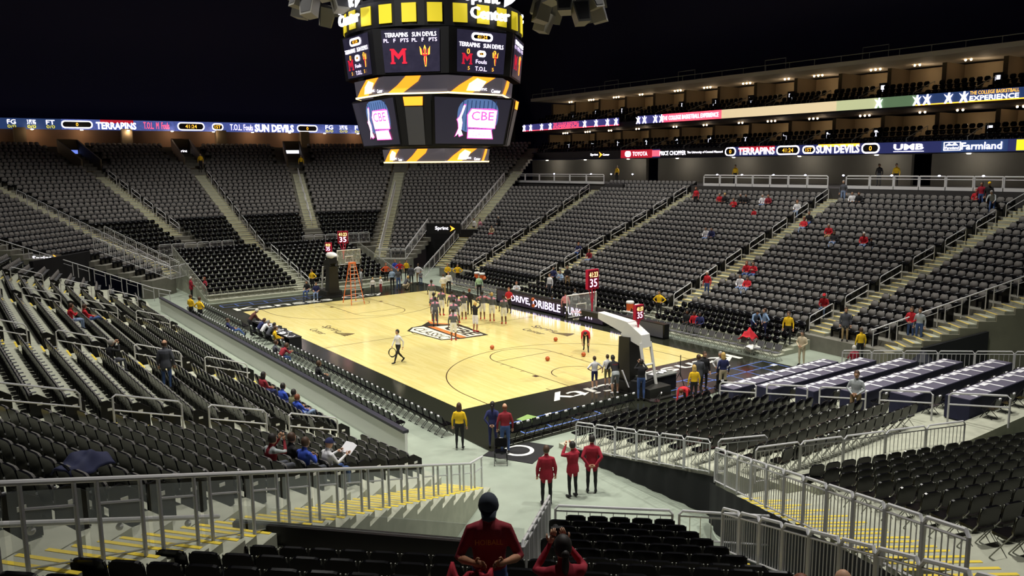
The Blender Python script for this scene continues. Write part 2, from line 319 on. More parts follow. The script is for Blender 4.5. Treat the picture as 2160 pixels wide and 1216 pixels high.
def build_bodies(keys):
    tmp = [(k, *make_body(*k)) for k in keys]; dg = bpy.context.evaluated_depsgraph_get()
    for k, o, smp, p in tmp:
        me = bpy.data.meshes.new_from_object(o.evaluated_get(dg)); bpy.data.objects.remove(o)
        nf = len(me.polygons); c = np.empty(nf*3); me.polygons.foreach_get('center', c); c = c.reshape(-1, 3)
        P_ = np.array([tuple(s[0]) for s in smp]); r = np.array([s[1] for s in smp]); sl = np.array([s[2] for s in smp])
        d = np.linalg.norm(c[:, None]-P_[None], axis=2)-r[None]; slot = sl[d.argmin(1)]
        nz = p['nek'][2]; up = (c[:, 2] > nz-0.20) & (slot == 1) & (abs(c[:, 1]-p['nek'][1]) < 0.4); slot = np.where(up & (c[:, 2] > nz-0.13) & (abs(c[:, 0]) > 0.06), 6, slot)
        # fingers: four fingers and a thumb on each hand, added to the same mesh
        fb = MB()
        for s in 'LR':
            W_, H_ = Vector(p['wr'+s]), Vector(p['ha'+s]); d_ = (H_-W_).normalized(); side = d_.cross(Vector((0, 1, 0) if abs(d_.y) < 0.8 else (1, 0, 0))).normalized(); nrm = side.cross(d_)
            sg = 1 if s == 'L' else -1
            for q, (o_, L) in enumerate(((-0.027, 0.062), (-0.009, 0.075), (0.009, 0.070), (0.027, 0.054))):
                a = H_+side*o_+d_*0.012; b1 = a+d_*L*0.55+nrm*0.008; b2 = a+d_*L*0.95+nrm*0.030; fb.tube([tuple(a), tuple(b1), tuple(b2)], [0.010, 0.009, 0.007], 5)
            a = W_.lerp(H_, 0.45)+side*sg*0.03; fb.tube([tuple(a), tuple(a+side*sg*0.028+d_*0.03), tuple(a+side*sg*0.034+d_*0.062+nrm*0.012)], [0.012, 0.011, 0.008], 5)
        fm = fb.mesh('f', []); bmv = np.empty(len(me.vertices)*3); me.vertices.foreach_get('co', bmv)
        import bmesh as _bm
        bm = _bm.new(); bm.from_mesh(me); bm.from_mesh(fm); me2 = bpy.data.meshes.new('body'); bm.to_mesh(me2); bm.free(); bpy.data.meshes.remove(fm); bpy.data.meshes.remove(me)
        slot = np.concatenate([slot, np.zeros(len(me2.polygons)-nf, int)]).astype(np.int32)
        dummy = mat('skin_a', S(206, 160, 130), 0.6)
        for _ in range(7): me2.materials.append(dummy)
        me2.polygons.foreach_set('material_index', slot); me2.polygons.foreach_set('use_smooth', [True]*len(me2.polygons)); me2.update(); BODY[k] = (me2, p)
build_bodies([(a, 'plain') for a in POSES]+[(a, 'jacket') for a in ('stand', 'behind', 'photo', 'clasp', 'walk')]+[(a, 'shorts') for a in ('stand', 'clasp', 'shoot', 'hips', 'walk', 'nape')])
# hair shapes round the origin of the head
def hair_mesh(kind):
    mb = MB()
    if kind in ('short', 'long', 'tail', 'curly'):
        g = 1.10 if kind == 'curly' else 1.0
        tmp = MB(); tmp.ell((0, -0.012, 0.014), (0.095*g, 0.109*g, 0.131*g), 14, 10)
        keep = []
        for f in tmp.f:
            c = np.mean([tmp.v[i] for i in f], axis=0)
            if c[1] > 0.035 and c[2] < 0.062 or c[2] < -0.075: continue
            keep.append(f)
        mb.add(tmp.v, keep)
        if kind == 'long': mb.ell((0, -0.065, -0.10), (0.095, 0.055, 0.17), 12, 8); mb.ell((-0.075, -0.02, -0.07), (0.03, 0.05, 0.12), 8, 6); mb.ell((0.075, -0.02, -0.07), (0.03, 0.05, 0.12), 8, 6)
        if kind == 'tail': mb.ell((0, -0.125, -0.02), (0.045, 0.05, 0.05), 8, 6); mb.ell((0, -0.145, -0.12), (0.04, 0.04, 0.12), 8, 6)
    elif kind == 'fringe':   # balding: a low band round the back
        tmp = MB(); tmp.ell((0, -0.012, 0.0), (0.092, 0.107, 0.124), 14, 10); keep = [f for f in tmp.f if -0.075 < np.mean([tmp.v[i] for i in f], axis=0)[2] < 0.045 and np.mean([tmp.v[i] for i in f], axis=0)[1] < 0.02]; mb.add(tmp.v, keep)
    elif kind == 'cap':
        tmp = MB(); tmp.ell((0, -0.005, 0.02), (0.098, 0.115, 0.130), 16, 10); keep = [f for f in tmp.f if np.mean([tmp.v[i] for i in f], axis=0)[2] > 0.03]; mb.add(tmp.v, keep)
        mb.slab([(-0.075, 0.0), (0.075, 0.0), (0.06, 0.09), (0.0, 0.115), (-0.06, 0.09)], (0, 0.085, 0.045), (1, 0, 0), (0, 0.97, -0.2), 0.012)
    return mb
HAIRM = {}
FACE = MB(); FACE.ell((-0.031, 0.093, 0.012), (0.012, 0.010, 0.008), 8, 5); FACE.ell((0.031, 0.093, 0.012), (0.012, 0.010, 0.008), 8, 5)
FACE = FACE.mesh('eyes', mat('eye_dark', S(40, 30, 26), 0.4), True); MOUTH = MB(); MOUTH.ell((0, 0.090, -0.062), (0.024, 0.008, 0.006), 8, 5); MOUTH = MOUTH.mesh('mouth', mat('lip', S(150, 84, 78), 0.6), True)
SKIN = {'a': mat('skin_a', S(206, 160, 130), 0.6), 'b': mat('skin_b', S(176, 124, 92), 0.6), 'c': mat('skin_c', S(108, 72, 52), 0.6)}
HAIRC = {'k': S(34, 28, 26), 'b': S(74, 52, 36), 'y': S(206, 172, 100), 'g': S(150, 146, 140), 'w': S(214, 210, 204), 'r': S(120, 62, 34)}
CLO = {'red': S(196, 30, 44), 'mar': S(140, 32, 46), 'drd': S(150, 20, 44), 'yel': S(240, 196, 30), 'wht': S(232, 232, 236), 'blk': S(28, 28, 32), 'nav': S(38, 44, 92), 'blu': S(52, 82, 190), 'lbl': S(160, 186, 216), 'sbl': S(118, 144, 178), 'gry': S(122, 122, 126), 'dgr': S(78, 80, 88), 'khk': S(178, 150, 108), 'jen': S(70, 96, 150), 'ljn': S(130, 150, 186), 'grn': S(176, 214, 182), 'pnk': S(228, 150, 170), 'bei': S(206, 190, 160), 'brn': S(92, 52, 44), 'olv': S(120, 120, 86), 'lgr': S(176, 182, 184), 'tch': S(92, 96, 104), 'cap': S(64, 72, 84), 'ora': S(228, 96, 50), 'teal': S(90, 160, 160)}
def clo(k): return mat('cloth_'+k, CLO[k], 0.85, noise=0.06, nscale=9)
PEOPLE = []
def person(x, y, z, face, pose, top, bot, hair, label, var='plain', skin='a', sleeve='l', leg='l', shoe='blk', scale=1.0, acc=None, hstyle=None):
    me, p = BODY[(pose, var)]; rz = math.radians(face)-PI/2
    o = put('person', me, None, (x, y, z), rz); o.scale = (scale,)*3; tag(o, label, 'person')
    T, Bm, Sk = clo(top), clo(bot), SKIN[skin]
    mats = [Sk, T, Bm, clo(shoe), T if sleeve == 'l' else Sk, Bm if leg == 'l' else Sk, clo(acc) if acc else T]
    for i, mm in enumerate(mats): o.material_slots[i].link = 'OBJECT'; o.material_slots[i].material = mm
    hs = hstyle or 'short'; kk = (hs, hair)
    R = Matrix.Translation(Vector(p['hed'])) @ Matrix.Rotation(p['hp'], 4, 'X')
    if hs != 'none':
        if kk not in HAIRM: HAIRM[kk] = hair_mesh(hs).mesh('cap' if hs == 'cap' else 'hair', clo(hair) if hs == 'cap' else mat('hair_'+hair, HAIRC[hair], 0.6), True)
        h = put('cap' if hs == 'cap' else 'hair', HAIRM[kk], o); h.matrix_basis = R
    for nm, m_ in (('eyes', FACE), ('mouth', MOUTH)): e = put(nm, m_, o); e.matrix_basis = R
    PEOPLE.append(o); return o
# ================================================================ THE SETTING
def wood_mat():
    m = bpy.data.materials.new('maple_court'); m.use_nodes = True; nt = m.node_tree; b = nt.nodes['Principled BSDF']
    tc = nt.nodes.new('ShaderNodeTexCoord'); mp = nt.nodes.new('ShaderNodeMapping'); mp.inputs['Rotation'].default_value = (0, 0, PI/2)
    br = nt.nodes.new('ShaderNodeTexBrick'); br.inputs['Scale'].default_value = 1.0; br.inputs['Brick Width'].default_value = 1.6; br.inputs['Row Height'].default_value = 0.12
    br.inputs['Mortar Size'].default_value = 0.002; br.inputs['Color1'].default_value = (*S(240, 225, 152), 1); br.inputs['Color2'].default_value = (*S(232, 214, 136), 1); br.inputs['Mortar'].default_value = (*S(200, 172, 90), 1)
    n = nt.nodes.new('ShaderNodeTexNoise'); n.inputs['Scale'].default_value = 0.35; n.inputs['Detail'].default_value = 3
    mx = nt.nodes.new('ShaderNodeMixRGB'); mx.blend_type = 'MULTIPLY'; mx.inputs[0].default_value = 0.15
    nt.links.new(tc.outputs['Object'], mp.inputs['Vector']); nt.links.new(mp.outputs['Vector'], br.inputs['Vector']); nt.links.new(tc.outputs['Object'], n.inputs['Vector'])
    nt.links.new(br.outputs['Color'], mx.inputs[1]); nt.links.new(n.outputs['Fac'], mx.inputs[2]); nt.links.new(mx.outputs[0], b.inputs['Base Color'])
    b.inputs['Roughness'].default_value = 0.16; b.inputs['Specular IOR Level'].default_value = 0.5
    return m
WOOD = wood_mat()
APRON = mat('black_apron', S(40, 42, 34), 0.16)
LINE = mat('court_line_brown', S(74, 50, 34), 0.3)
b = MB(); b.box((0, 2, -0.25), (110, 140, 0.5)); fl = b.build('floor', CONC); struct(fl, 'pale grey concrete arena floor around the court')
b = MB(); b.box((-0.1, 0.0, 0.015), (18.6, 38.2, 0.03)); apron = b.build('court_floor', APRON); struct(apron, 'black painted apron floor surrounding the wooden court')
b = MB(); b.box((0, 0, 0.018), (15.24, 28.65, 0.036)); b.build('maple_playing_surface', WOOD, apron)
# painted lines, 5 cm wide, each one a thin part of its own
ZC = 0.0385
def strip(pts, wd=0.05, closed=False, m=LINE, name='court_line'):
    n = len(pts); vs = []; fs = []
    for i, p in enumerate(pts):
        a = pts[(i-1) % n] if (closed or i > 0) else p; c = pts[(i+1) % n] if (closed or i < n-1) else p
        t = Vector((c[0]-a[0], c[1]-a[1])).normalized(); nx, ny = -t.y*wd/2, t.x*wd/2
        vs += [(p[0]+nx, p[1]+ny, ZC), (p[0]-nx, p[1]-ny, ZC)]
    for i in range(n if closed else n-1):
        j = (i+1) % n; fs.append((2*i, 2*i+1, 2*j+1, 2*j))
    bb = MB(); bb.add(vs, fs); return bb.build(name, m, apron)
def arc(cx, cy, r, a0, a1, n=40): return [(cx+r*math.cos(math.radians(a0+(a1-a0)*i/n)), cy+r*math.sin(math.radians(a0+(a1-a0)*i/n))) for i in range(n+1)]
strip([(-7.62, 0), (7.62, 0)])
strip(arc(0, 0, 1.83, 0, 360, 48)[:-1], closed=True)
for s in (-1, 1):
    yb = s*14.325; q = -s
    strip([(-6.325, yb), (-6.325, yb+q*1.575)]+[(6.325*math.cos(math.radians(180-a)), yb+q*(1.575+6.325*math.sin(math.radians(a)))) for a in np.linspace(0, 180, 61)]+[(6.325, yb)])
    strip([(-1.83, yb), (-1.83, yb+q*5.79)]); strip([(1.83, yb), (1.83, yb+q*5.79)]); strip([(-1.83, yb+q*5.79), (1.83, yb+q*5.79)])
    strip([(1.83*math.cos(math.radians(a)), yb+q*(5.79+1.83*math.sin(math.radians(a)))) for a in np.linspace(0, 180, 31)])
    strip([(1.22*math.cos(math.radians(a)), yb+q*(1.575+1.22*math.sin(math.radians(a)))) for a in np.linspace(0, 180, 25)])
    for sx in (-1, 1):
        bb = MB(); bb.box((sx*1.98, yb+q*2.28, ZC), (0.22, 0.32, 0.002)); bb.build('lane_block', LINE, apron)
        for dy in (3.4, 4.3, 5.1): strip([(sx*1.86, yb+q*dy), (sx*2.06, yb+q*dy)])
    strip([(-2.9, yb), (-2.9, yb+q*0.3)]); strip([(2.9, yb), (2.9, yb+q*0.3)])
# lettering on the floor
def floortext(s, x, y, w, h, rz, m, name='court_lettering', sh=0.0):
    ux = (math.cos(rz), math.sin(rz), 0); uy = (-math.sin(rz), math.cos(rz), 0)
    return letter(s, (x, y, ZC), ux, uy, w, h, m, apron, name, bold=0.01)
WHITEP = mat('white_court_paint', S(236, 236, 228), 0.3)
floortext('Kansas', -4.2, 15.5, 7.3, 1.1, 0, WHITEP); floortext('City', 2.1, 15.4, 3.5, 1.25, 0, WHITEP)
floortext('Kansas', 5.0, -15.3, 7.4, 1.1, PI, WHITEP); floortext('City', -1.65, -15.45, 4.4, 1.35, PI, WHITEP)
DARKP = mat('dark_court_paint', S(62, 48, 34), 0.3)
for cx, cy in ((-5.15, 4.75), (5.2, -3.6)):
    floortext('Sprint', cx, cy, 2.3, 0.75, -PI/2, DARKP); floortext('Center', cx-0.95, cy-0.2, 2.0, 0.5, -PI/2, DARKP)
    for k in range(5):   # fan mark after the words
        aa = -PI/2+0.10+0.12*k; o = flat([(0, 0), (1.0, -0.02), (1.55, -0.05), (1.5, 0.10), (0.9, 0.05)], (0, 0, 0), (1, 0, 0), (0, 1, 0), DARKP, apron, 'court_logo', 0.002)
        frame(o, (cx-0.35, cy-1.0, ZC), (math.cos(aa), math.sin(aa), 0), (-math.sin(aa), math.cos(aa), 0))
# centre logo: white field, dark outline, orange bar, two lines of letters
ORP = mat('orange_court_paint', S(226, 124, 58), 0.3); BLP = mat('black_court_paint', S(44, 38, 30), 0.3); CRP = mat('cream_court_paint', S(238, 232, 208), 0.3)
def fpoly(pts, m, dz, name='court_logo'):
    bb = MB(); bb.add([(p[0], p[1], ZC+dz) for p in pts], [tuple(range(len(pts)))]); return bb.build(name, m, apron)
# logo reads along -Y: local u = -Y, v = +X
def L2(u, v): return (v, -u)
fpoly([L2(*p) for p in ((-2.9, 0.75), (-2.2, 1.0), (-1.0, 1.9), (0.4, 1.75), (2.9, 1.55), (2.8, -0.3), (2.35, -1.45), (-1.2, -1.75), (-2.0, -1.0), (-2.1, -0.2))], BLP, 0.0)
fpoly([L2(*p) for p in ((-1.3, 0.25), (-0.9, 1.55), (0.4, 1.5), (2.6, 1.35), (2.55, 0.2))], CRP, 0.001)
fpoly([L2(*p) for p in ((-1.6, -0.05), (-1.2, 0.3), (2.6, 0.15), (2.55, -0.25))], ORP, 0.0015)
fpoly([L2(*p) for p in ((-1.85, -0.95), (-1.75, -0.25), (2.4, -0.4), (2.2, -1.3), (-1.1, -1.6))], CRP, 0.001)
letter('CBE', (0.86, -0.85, ZC+0.003), (0, -1, 0), (1, 0, 0), 3.0, 1.0, BLP, apron, 'court_lettering', bold=0.03)
letter('CLASSIC', (-0.92, -0.3, ZC+0.003), (0, -1, 0), (1, 0, 0), 3.6, 0.72, BLP, apron, 'court_lettering', bold=0.01)
fpoly([L2(*p) for p in ((-3.4, 0.95), (-2.3, 0.55), (-1.5, 1.15), (-1.3, 1.5), (-1.8, 1.25), (-2.3, 0.85))], ORP, 0.002)
# blue cue boxes taped on the apron corners
BLUEL = mat('blue_tape', S(96, 128, 214), 0.4)
for (x0, x1, y0, y1, nx, ny) in ((0.6, 8.9, -18.6, -16.9, 7, 2), (-7.3, -3.4, -18.3, -17.0, 3, 1), (-8.2, 0.5, 16.9, 18.0, 8, 1)):
    for i in range(nx+1): strip([(x0+(x1-x0)*i/nx, y0), (x0+(x1-x0)*i/nx, y1)], 0.06, m=BLUEL, name='floor_tape')
    for j in range(ny+1): strip([(x0, y0+(y1-y0)*j/ny), (x1, y0+(y1-y0)*j/ny)], 0.06, m=BLUEL, name='floor_tape')

# ---------------------------------------------------------------- the bowl: rows run between aisle lines
TR = 0.85
def zf(t): return 0.8+0.365*t+0.0008*t*t          # far end and right side
def zl(t): return 0.42+0.345*t                      # left side and near corner
LN = {'C': (13.2, 7.0, 0), 'D': (13.2, -7.0, 0), 'E': (13.1, -16.8, -13), 'G': (12.7, -21.0, -38), 'B': (13.1, 16.3, 11), 'CS': (12.5, 21.2, 34.5),
      'F3': (8.2, 25.2, 56), 'F2': (3.3, 25.8, 73.8), 'F1': (-1.0, 25.8, 90), 'F2L': (-4.6, 25.8, 106), 'F3L': (-8.1, 25.4, 125), 'CSL': (-12.5, 21.2, 145.5),
      'BL': (-13.1, 16.3, 169), 'CL': (-13.2, 7.0, 180), 'DL': (-13.2, -7.0, 180), 'EL': (-13.1, -16.8, 193), 'CN': (-12.5, -20.86, 219)}
def lp(k, t, avg):
    x, y, a = LN[k]; ar = math.radians(a); t = t/math.cos(math.radians(a-avg)); return np.array([x+math.cos(ar)*t, y+math.sin(ar)*t])
# block: (right line, left line, first row, last row, height profile, material)
BLK = [('D', 'C', 0, 20, zf, STEPD), ('E', 'D', 0, 20, zf, STEPD), ('G', 'E', 0, 20, zf, STEPD), ('C', 'B', 0, 22, zf, STEPD), ('B', 'CS', 0, 20, zf, STEPD),
       ('CS', 'F3', 2, 35, zf, STEPD), ('F3', 'F2', 5, 35, zf, STEPD), ('F2', 'F1', 5, 35, zf, STEPD), ('F1', 'F2L', 5, 35, zf, STEPD), ('F2L', 'F3L', 5, 35, zf, STEPD),
       ('F3L', 'CSL', 2, 35, zf, STEPD), ('CSL', 'BL', 0, 24, zl, STEP), ('BL', 'CL', 0, 24, zl, STEP), ('CL', 'DL', 0, 24, zl, STEP), ('DL', 'EL', 0, 24, zl, STEP), ('EL', 'CN', 0, 24, zl, STEP)]
SEATS_A = []; SEATS_B = []; BLOCKROWS = {}
EP = ET = None
VOM = {'F1': (24.5, 29.5), 'F2': (24.0, 29.0), 'F2L': (24.0, 29.0), 'F3': (22.5, 27.0)}
def avg_of(a, b2): return (LN[a][2]+LN[b2][2])/2
for (A, Bk, i0, i1, z, mt) in BLK:
    av = avg_of(A, Bk); mb = MB(); ENDS = []
    for i in range(i0, i1):
        t0, t1 = i*TR, (i+1)*TR; a0, b0, a1, b1 = lp(A, t0, av), lp(Bk, t0, av), lp(A, t1, av), lp(Bk, t1, av); zz = z(t0); zp = z(t0-TR) if i > i0 else 0.0
        tun = A == 'CS' and i < 8 or Bk == 'CSL' and i < 8
        if tun:   # the corner tunnel takes the part beside the stair
            d = (b0-a0)/np.linalg.norm(b0-a0); w_ = 3.6
            if A == 'CS': a0 = a0+d*w_; a1 = a1+d*w_
            else: b0 = b0-d*w_; b1 = b1-d*w_
        zb = max(zp-0.1, 0)
        mb.hexa([(*a0, zb), (*a1, zb), (*b1, zb), (*b0, zb)], [(*a0, zz), (*a1, zz), (*b1, zz), (*b0, zz)])
        dv = b0-a0; Ln = np.linalg.norm(dv); d = dv/Ln; nrm = np.array([math.cos(math.radians(av)), math.sin(math.radians(av))]); nn = np.array([d[1], -d[0]])
        if nn@nrm < 0: nn = -nn
        g0 = 0.65 if not (tun and A == 'CS') else 0.3; g1 = 0.65 if not (tun and Bk == 'CSL') else 0.3
        if A == 'CN' or Bk == 'CN': g1 = 0.35
        blackrow = (A[0] == 'F' and Bk[0] == 'F' and i < 13)
        pitch = 0.50 if blackrow else 0.53; ns = int((Ln-g0-g1)/pitch); off = g0+((Ln-g0-g1)-ns*pitch)/2+pitch/2
        if i1 < 30: ENDS.append((a0+d*(off-pitch/2-0.02) if z is zf else a0+d*(off+ns*pitch-pitch/2+0.02), zz, nn))
        for k in range(ns):
            dist = off+k*pitch; p = a0+d*dist+nn*0.64
            if z is zf and i1 == 35:   # vomitories open in the aisles of the end stand
                skip = False
                for kk, (ta, tb) in VOM.items():
                    if kk in (A, Bk) and ta-0.5 <= t0 <= tb and min(dist if kk == A else 99, Ln-dist if kk == Bk else 99) < 2.1: skip = True
                if skip: continue
            (SEATS_B if blackrow else SEATS_A).append((p[0], p[1], zz, math.atan2(-nn[1], -nn[0])-PI/2, A+Bk, i, k))
    o = mb.build('seating_tier', mt); struct(o, 'stepped concrete seating tier between two aisles')
    BLOCKROWS[A+Bk] = o
    if EP is None:
        eb = MB(); eb.slab([(0.34, 0.0), (0.82, 0.0), (0.80, 0.72), (0.62, 0.74), (0.34, 0.55)], (0, 0, 0.02), (0, 1, 0), (0, 0, 1), 0.05); EP = eb.mesh('end_panel', BLACK); eb = MB(); eb.box((0, 0.58, 0.5), (0.07, 0.12, 0.07)); ET = eb.mesh('row_tag', WHITE)
    for (p_, zz, nn) in ENDS:
        e_ = put('end_panel', EP, o, (p_[0], p_[1], zz), math.atan2(nn[1], nn[0])-PI/2)
        if z is zl: put('row_tag', ET, e_)
# ---------------------------------------------------------------- aisle stairs: each step a part
def stair(line, z, n0, n1, wd=1.15, off=0.0, mtop=STEP, nos=YELP, label=''):
    x, y, a = LN[line] if isinstance(line, str) else line; ar = math.radians(a); root = put('aisle_stair', None, None, (0, 0, 0)); struct(root, label)
    me = None
    for i in range(n0, n1):
        t = i*TR; rise = z(t+TR)-z(t)
        if me is None or z is zf and i % 6 == 0:
            sb = MB(); h = rise/2
            sb.box((0, 0.0, h/2), (0.44, wd, h), m=0); nw = 0.12 if nos is YELP else 0.07; sb.box((-0.22+nw/2, 0, h+0.004), (nw, wd, 0.008), m=1); sb.box((0.22+nw/2, 0, 2*h+0.004), (nw, wd, 0.008), m=1)
            sb.box((0.22, 0, h), (0.02, wd, 2*h), m=0)
            me = sb.mesh('step', [mtop, nos])
        tt = t+TR-0.22; st = put('step', me, root, (x+math.cos(ar)*tt-math.sin(ar)*off, y+math.sin(ar)*tt+math.cos(ar)*off, z(t)), ar)
    return root
for ln, z, n0, n1, lab in (('D', zf, 0, 21, 'concrete aisle stair with pale nosings in the right stand'), ('C', zf, 0, 21, 'concrete aisle stair beside the middle block of the right stand'), ('E', zf, 0, 21, 'concrete aisle stair near the right edge of the right stand'),
                       ('B', zf, 0, 21, 'concrete aisle stair near the far corner of the right stand'), ('F1', zf, 5, 26, 'long concrete stair straight behind the far hoop'), ('F2', zf, 10, 26, 'concrete stair right of the far hoop'),
                       ('F2L', zf, 10, 26, 'concrete stair in the far left end stand'), ('F3', zf, 2, 26, 'concrete corner stair right of the far basket'), ('F3L', zf, 2, 26, 'concrete corner stair at the far left'),
                       ('CS', zf, 0, 26, 'concrete corner stair above the lit tunnel sign'), ('G', zf, 0, 18, 'concrete stair rising beside the grey wall at right')):
    stair(ln, z, n0, n1, label=lab)
for ln, lab in (('CL', 'concrete aisle stair with yellow edges in the middle left stand'), ('DL', 'concrete aisle stair with yellow edges in the near left stand'), ('BL', 'concrete aisle stair with yellow edges in the far left stand'), ('EL', 'concrete aisle stair with yellow edges at the left corner block')):
    stair(ln, zl, 0, 22, nos=YEL, label=lab)
# wide corner stair with the glass rail
stair((-12.62, -21.7, 219), zl, -1, 22, wd=1.35, off=0.18, nos=YEL, label='pale concrete stair with yellow edges behind the glass rail')
# solid side under that stair
b = MB(); ar = math.radians(219); ca, sa = math.cos(ar), math.sin(ar); nx, ny = -sa, ca   # left-hand normal
for i in range(-1, 22):
    t0, t1 = i*TR, (i+1)*TR; zz = max(zl(t0), 0.12); p = lambda t, o: (-12.62+ca*t+nx*o, -21.7+sa*t+ny*o)
    b.hexa([(*p(t0, -0.55), 0), (*p(t1, -0.55), 0), (*p(t1, 0.95), 0), (*p(t0, 0.95), 0)], [(*p(t0, -0.55), zz), (*p(t1, -0.55), zz), (*p(t1, 0.95), zz), (*p(t0, 0.95), zz)])
struct(b.build('stair_base', STEP), 'concrete base of the corner stair behind the glass rail')

# ---------------------------------------------------------------- retractable end stands on the floor
FARROWS = []
mb = MB()
for i in range(11):
    y0 = 19.6+0.92*i; zz = 0.22+0.225*i
    mb.box((-0.6, y0+0.46, zz/2), (15.8, 0.92, zz)); FARROWS.append((y0, zz))
    for k in range(34):
        x = -8.4+0.25+k*0.5
        if abs(x+1.0) < 0.62 or x > 7.1: continue
        SEATS_B.append((x, y0+0.60, zz, PI, 'FARF', i, k))
struct(mb.build('seating_tier', STEP), 'low retractable seating tier on the floor behind the far basket')
st = put('aisle_stair', None); struct(st, 'pale stair through the floor seating behind the far hoop'); sm = MB()
sm.box((0, 0, 0.055), (1.2, 0.42, 0.11), m=0); sm.box((0, -0.19, 0.114), (1.2, 0.05, 0.008), m=1); sm = sm.mesh('step', [STEP, WHITE])
for y0, zz in FARROWS: put('step', sm, st, (-1.0, y0+0.72, zz))
NEARZ = lambda y: max(0.0, 0.18*(-20.25-y))+0.12
mb = MB(); mt2 = MB()
for i in range(12):
    y1 = -20.2-0.92*i; zz = NEARZ(y1-0.3)
    xl = -7.2
    mb.box(((xl+9.3)/2, y1-0.46, zz/2), (9.3-xl, 0.92, zz))
    if i < 10:
        for k in range(14):
            x = -6.75+k*0.5
            SEATS_B.append((x, y1-0.62, zz, 0.0, 'NEARF', i, k))
struct(mb.build('seating_tier', STEP), 'low retractable seating tier behind the near baseline')
mb = MB()
for i in range(4):
    x0 = 10.1+0.78*i; zz = 0.10+0.15*i
    mb.box((x0+0.39, -0.3, zz/2), (0.78, 33.0, zz))
    for k in range(64):
        y = -16.3+0.5*k
        if abs(y+7) < 0.6 or abs(y-7) < 0.6: continue
        SEATS_B.append((x0+0.5, y, zz, PI/2, 'RIGHTF', i, k))
struct(mb.build('seating_tier', STEP), 'low riser with black chairs along the right sideline')
# the block behind the slanted fence, right foreground
RBL = (-8.5, -28.9, 234.8); RBR = (4.5, -32.9, 266.0)
mb = MB(); RB0 = None
def rbp(L, t, av=250.0):
    ar = math.radians(L[2]); t = t/math.cos(math.radians(L[2]-av)); return np.array([L[0]+math.cos(ar)*t, L[1]+math.sin(ar)*t])
zrb = lambda t: 1.5+0.30*t
for i in range(13):
    t0, t1 = i*TR, (i+1)*TR; a0, b0, a1, b1 = rbp(RBL, t0), rbp(RBR, t0), rbp(RBL, t1), rbp(RBR, t1); zz = zrb(t0); zb = max(zz-0.4, 0)
    mb.hexa([(*a0, zb), (*a1, zb), (*b1, zb), (*b0, zb)], [(*a0, zz), (*a1, zz), (*b1, zz), (*b0, zz)])
    d = (b0-a0); Ln = np.linalg.norm(d); d /= Ln; nn = np.array([d[1], -d[0]])
    if nn@np.array([math.cos(math.radians(250)), math.sin(math.radians(250))]) < 0: nn = -nn
    for k in range(int((Ln-1.75)/0.5)):
        p = a0+d*(1.75+0.25+0.5*k)+nn*0.58; SEATS_B.append((p[0], p[1], zz, math.atan2(-nn[1], -nn[0])-PI/2, 'REAR', i, k))
struct(mb.build('seating_tier', STEP), 'stepped seating tier behind the barred fence at right')
stair((RBL[0]+0.62, RBL[1]-0.45, 234.8), zrb, 0, 13, wd=1.45, nos=YEL, label='stair with yellow edges inside the barred fence at right')
# camera's own corner block, temporary chairs on a riser over the tunnel
NN = np.array([-0.682, -0.731]); EE = np.array([0.731, -0.682])
def nc(s, l): return NN*s+EE*l
def znc(s): return 1.76+0.312*(s-30.74) if s < 35.5 else 3.58+0.43*(s-36.2)
NCT = 0.76; mb = MB(); SEATS_N = []
ROWN = [(30.3+NCT*j, NCT) for j in range(7)]+[(35.62+1.4*k, 1.4) for k in range(8)]
for j, (s0, tw) in enumerate(ROWN):
    sd = s0+0.44 if tw < 1 else s0+0.58; zz = znc(sd)
    l0, l1 = (9.1, 11.75+0.22*(s0-30.3)) if j < 7 else (4.30-0.14*(s0-35.4), 11.75+0.22*(s0-30.3))
    c = [nc(s0, l0), nc(s0, l1+0.9), nc(s0+tw, l1+0.9), nc(s0+tw, l0)]
    mb.hexa([(*p, max(zz-0.8, 0)) for p in c], [(*p, zz) for p in c])
    if j < 11:
        k = 0; l = l1-0.25
        while l > l0+0.12:
            p = nc(sd, l); SEATS_N.append((p[0], p[1], zz, math.atan2(-NN[1], -NN[0])-PI/2, 'NC', j, k)); l -= 0.47; k += 1
struct(mb.build('seating_tier', STEPD), 'riser under the foreground chairs')
st = put('aisle_stair', None); struct(st, 'yellow edged stair along the foreground chairs'); sb = MB()
sb.box((0, 0, 0.05), (0.62, NCT*0.98, 0.10), m=0); sb.box((0, 0.30, 0.105), (0.62, 0.14, 0.008), m=1); sb = sb.mesh('step', [STEP, YEL])
for j in range(14):
    s0 = 30.3+NCT*j; p = nc(s0+0.38, 11.75+0.22*(s0-30.3)+0.42); put('step', sb, st, (*p, znc(s0+0.44)), math.atan2(-NN[1], -NN[0])-PI/2)
# ---------------------------------------------------------------- walls, concourse, suites, ceiling
BROWN = mat('brown_wall', S(110, 84, 62), 0.8, noise=0.1, nscale=0.6)
SUITE = mat('suite_wall', S(140, 126, 100), 0.8, noise=0.08, nscale=0.7)
SUITED = mat('suite_partition', S(96, 84, 64), 0.8)
FASCIA = mat('fascia_dark', S(34, 32, 44), 0.6)
PARAP = mat('parapet_beige', S(196, 190, 178), 0.7)
DARKW = mat('dark_wall', S(16, 15, 20), 0.9)
GREYW = mat('concourse_wall', S(92, 90, 84), 0.85, noise=0.1, nscale=0.4)
b = MB(); b.box((2, 5, 33), (130, 170, 0.4)); struct(b.build('ceiling', HAZEBLACK), 'black unlit ceiling high above the court')
b = MB(); b.box((4, 62, 24), (130, 0.4, 20)); struct(b.build('wall_back', HAZEBLACK), 'black upper wall beyond the far end stand')
b = MB(); b.box((52, 5, 18), (0.4, 120, 36)); struct(b.build('wall_right', HAZEBLACK), 'black wall behind the suites')
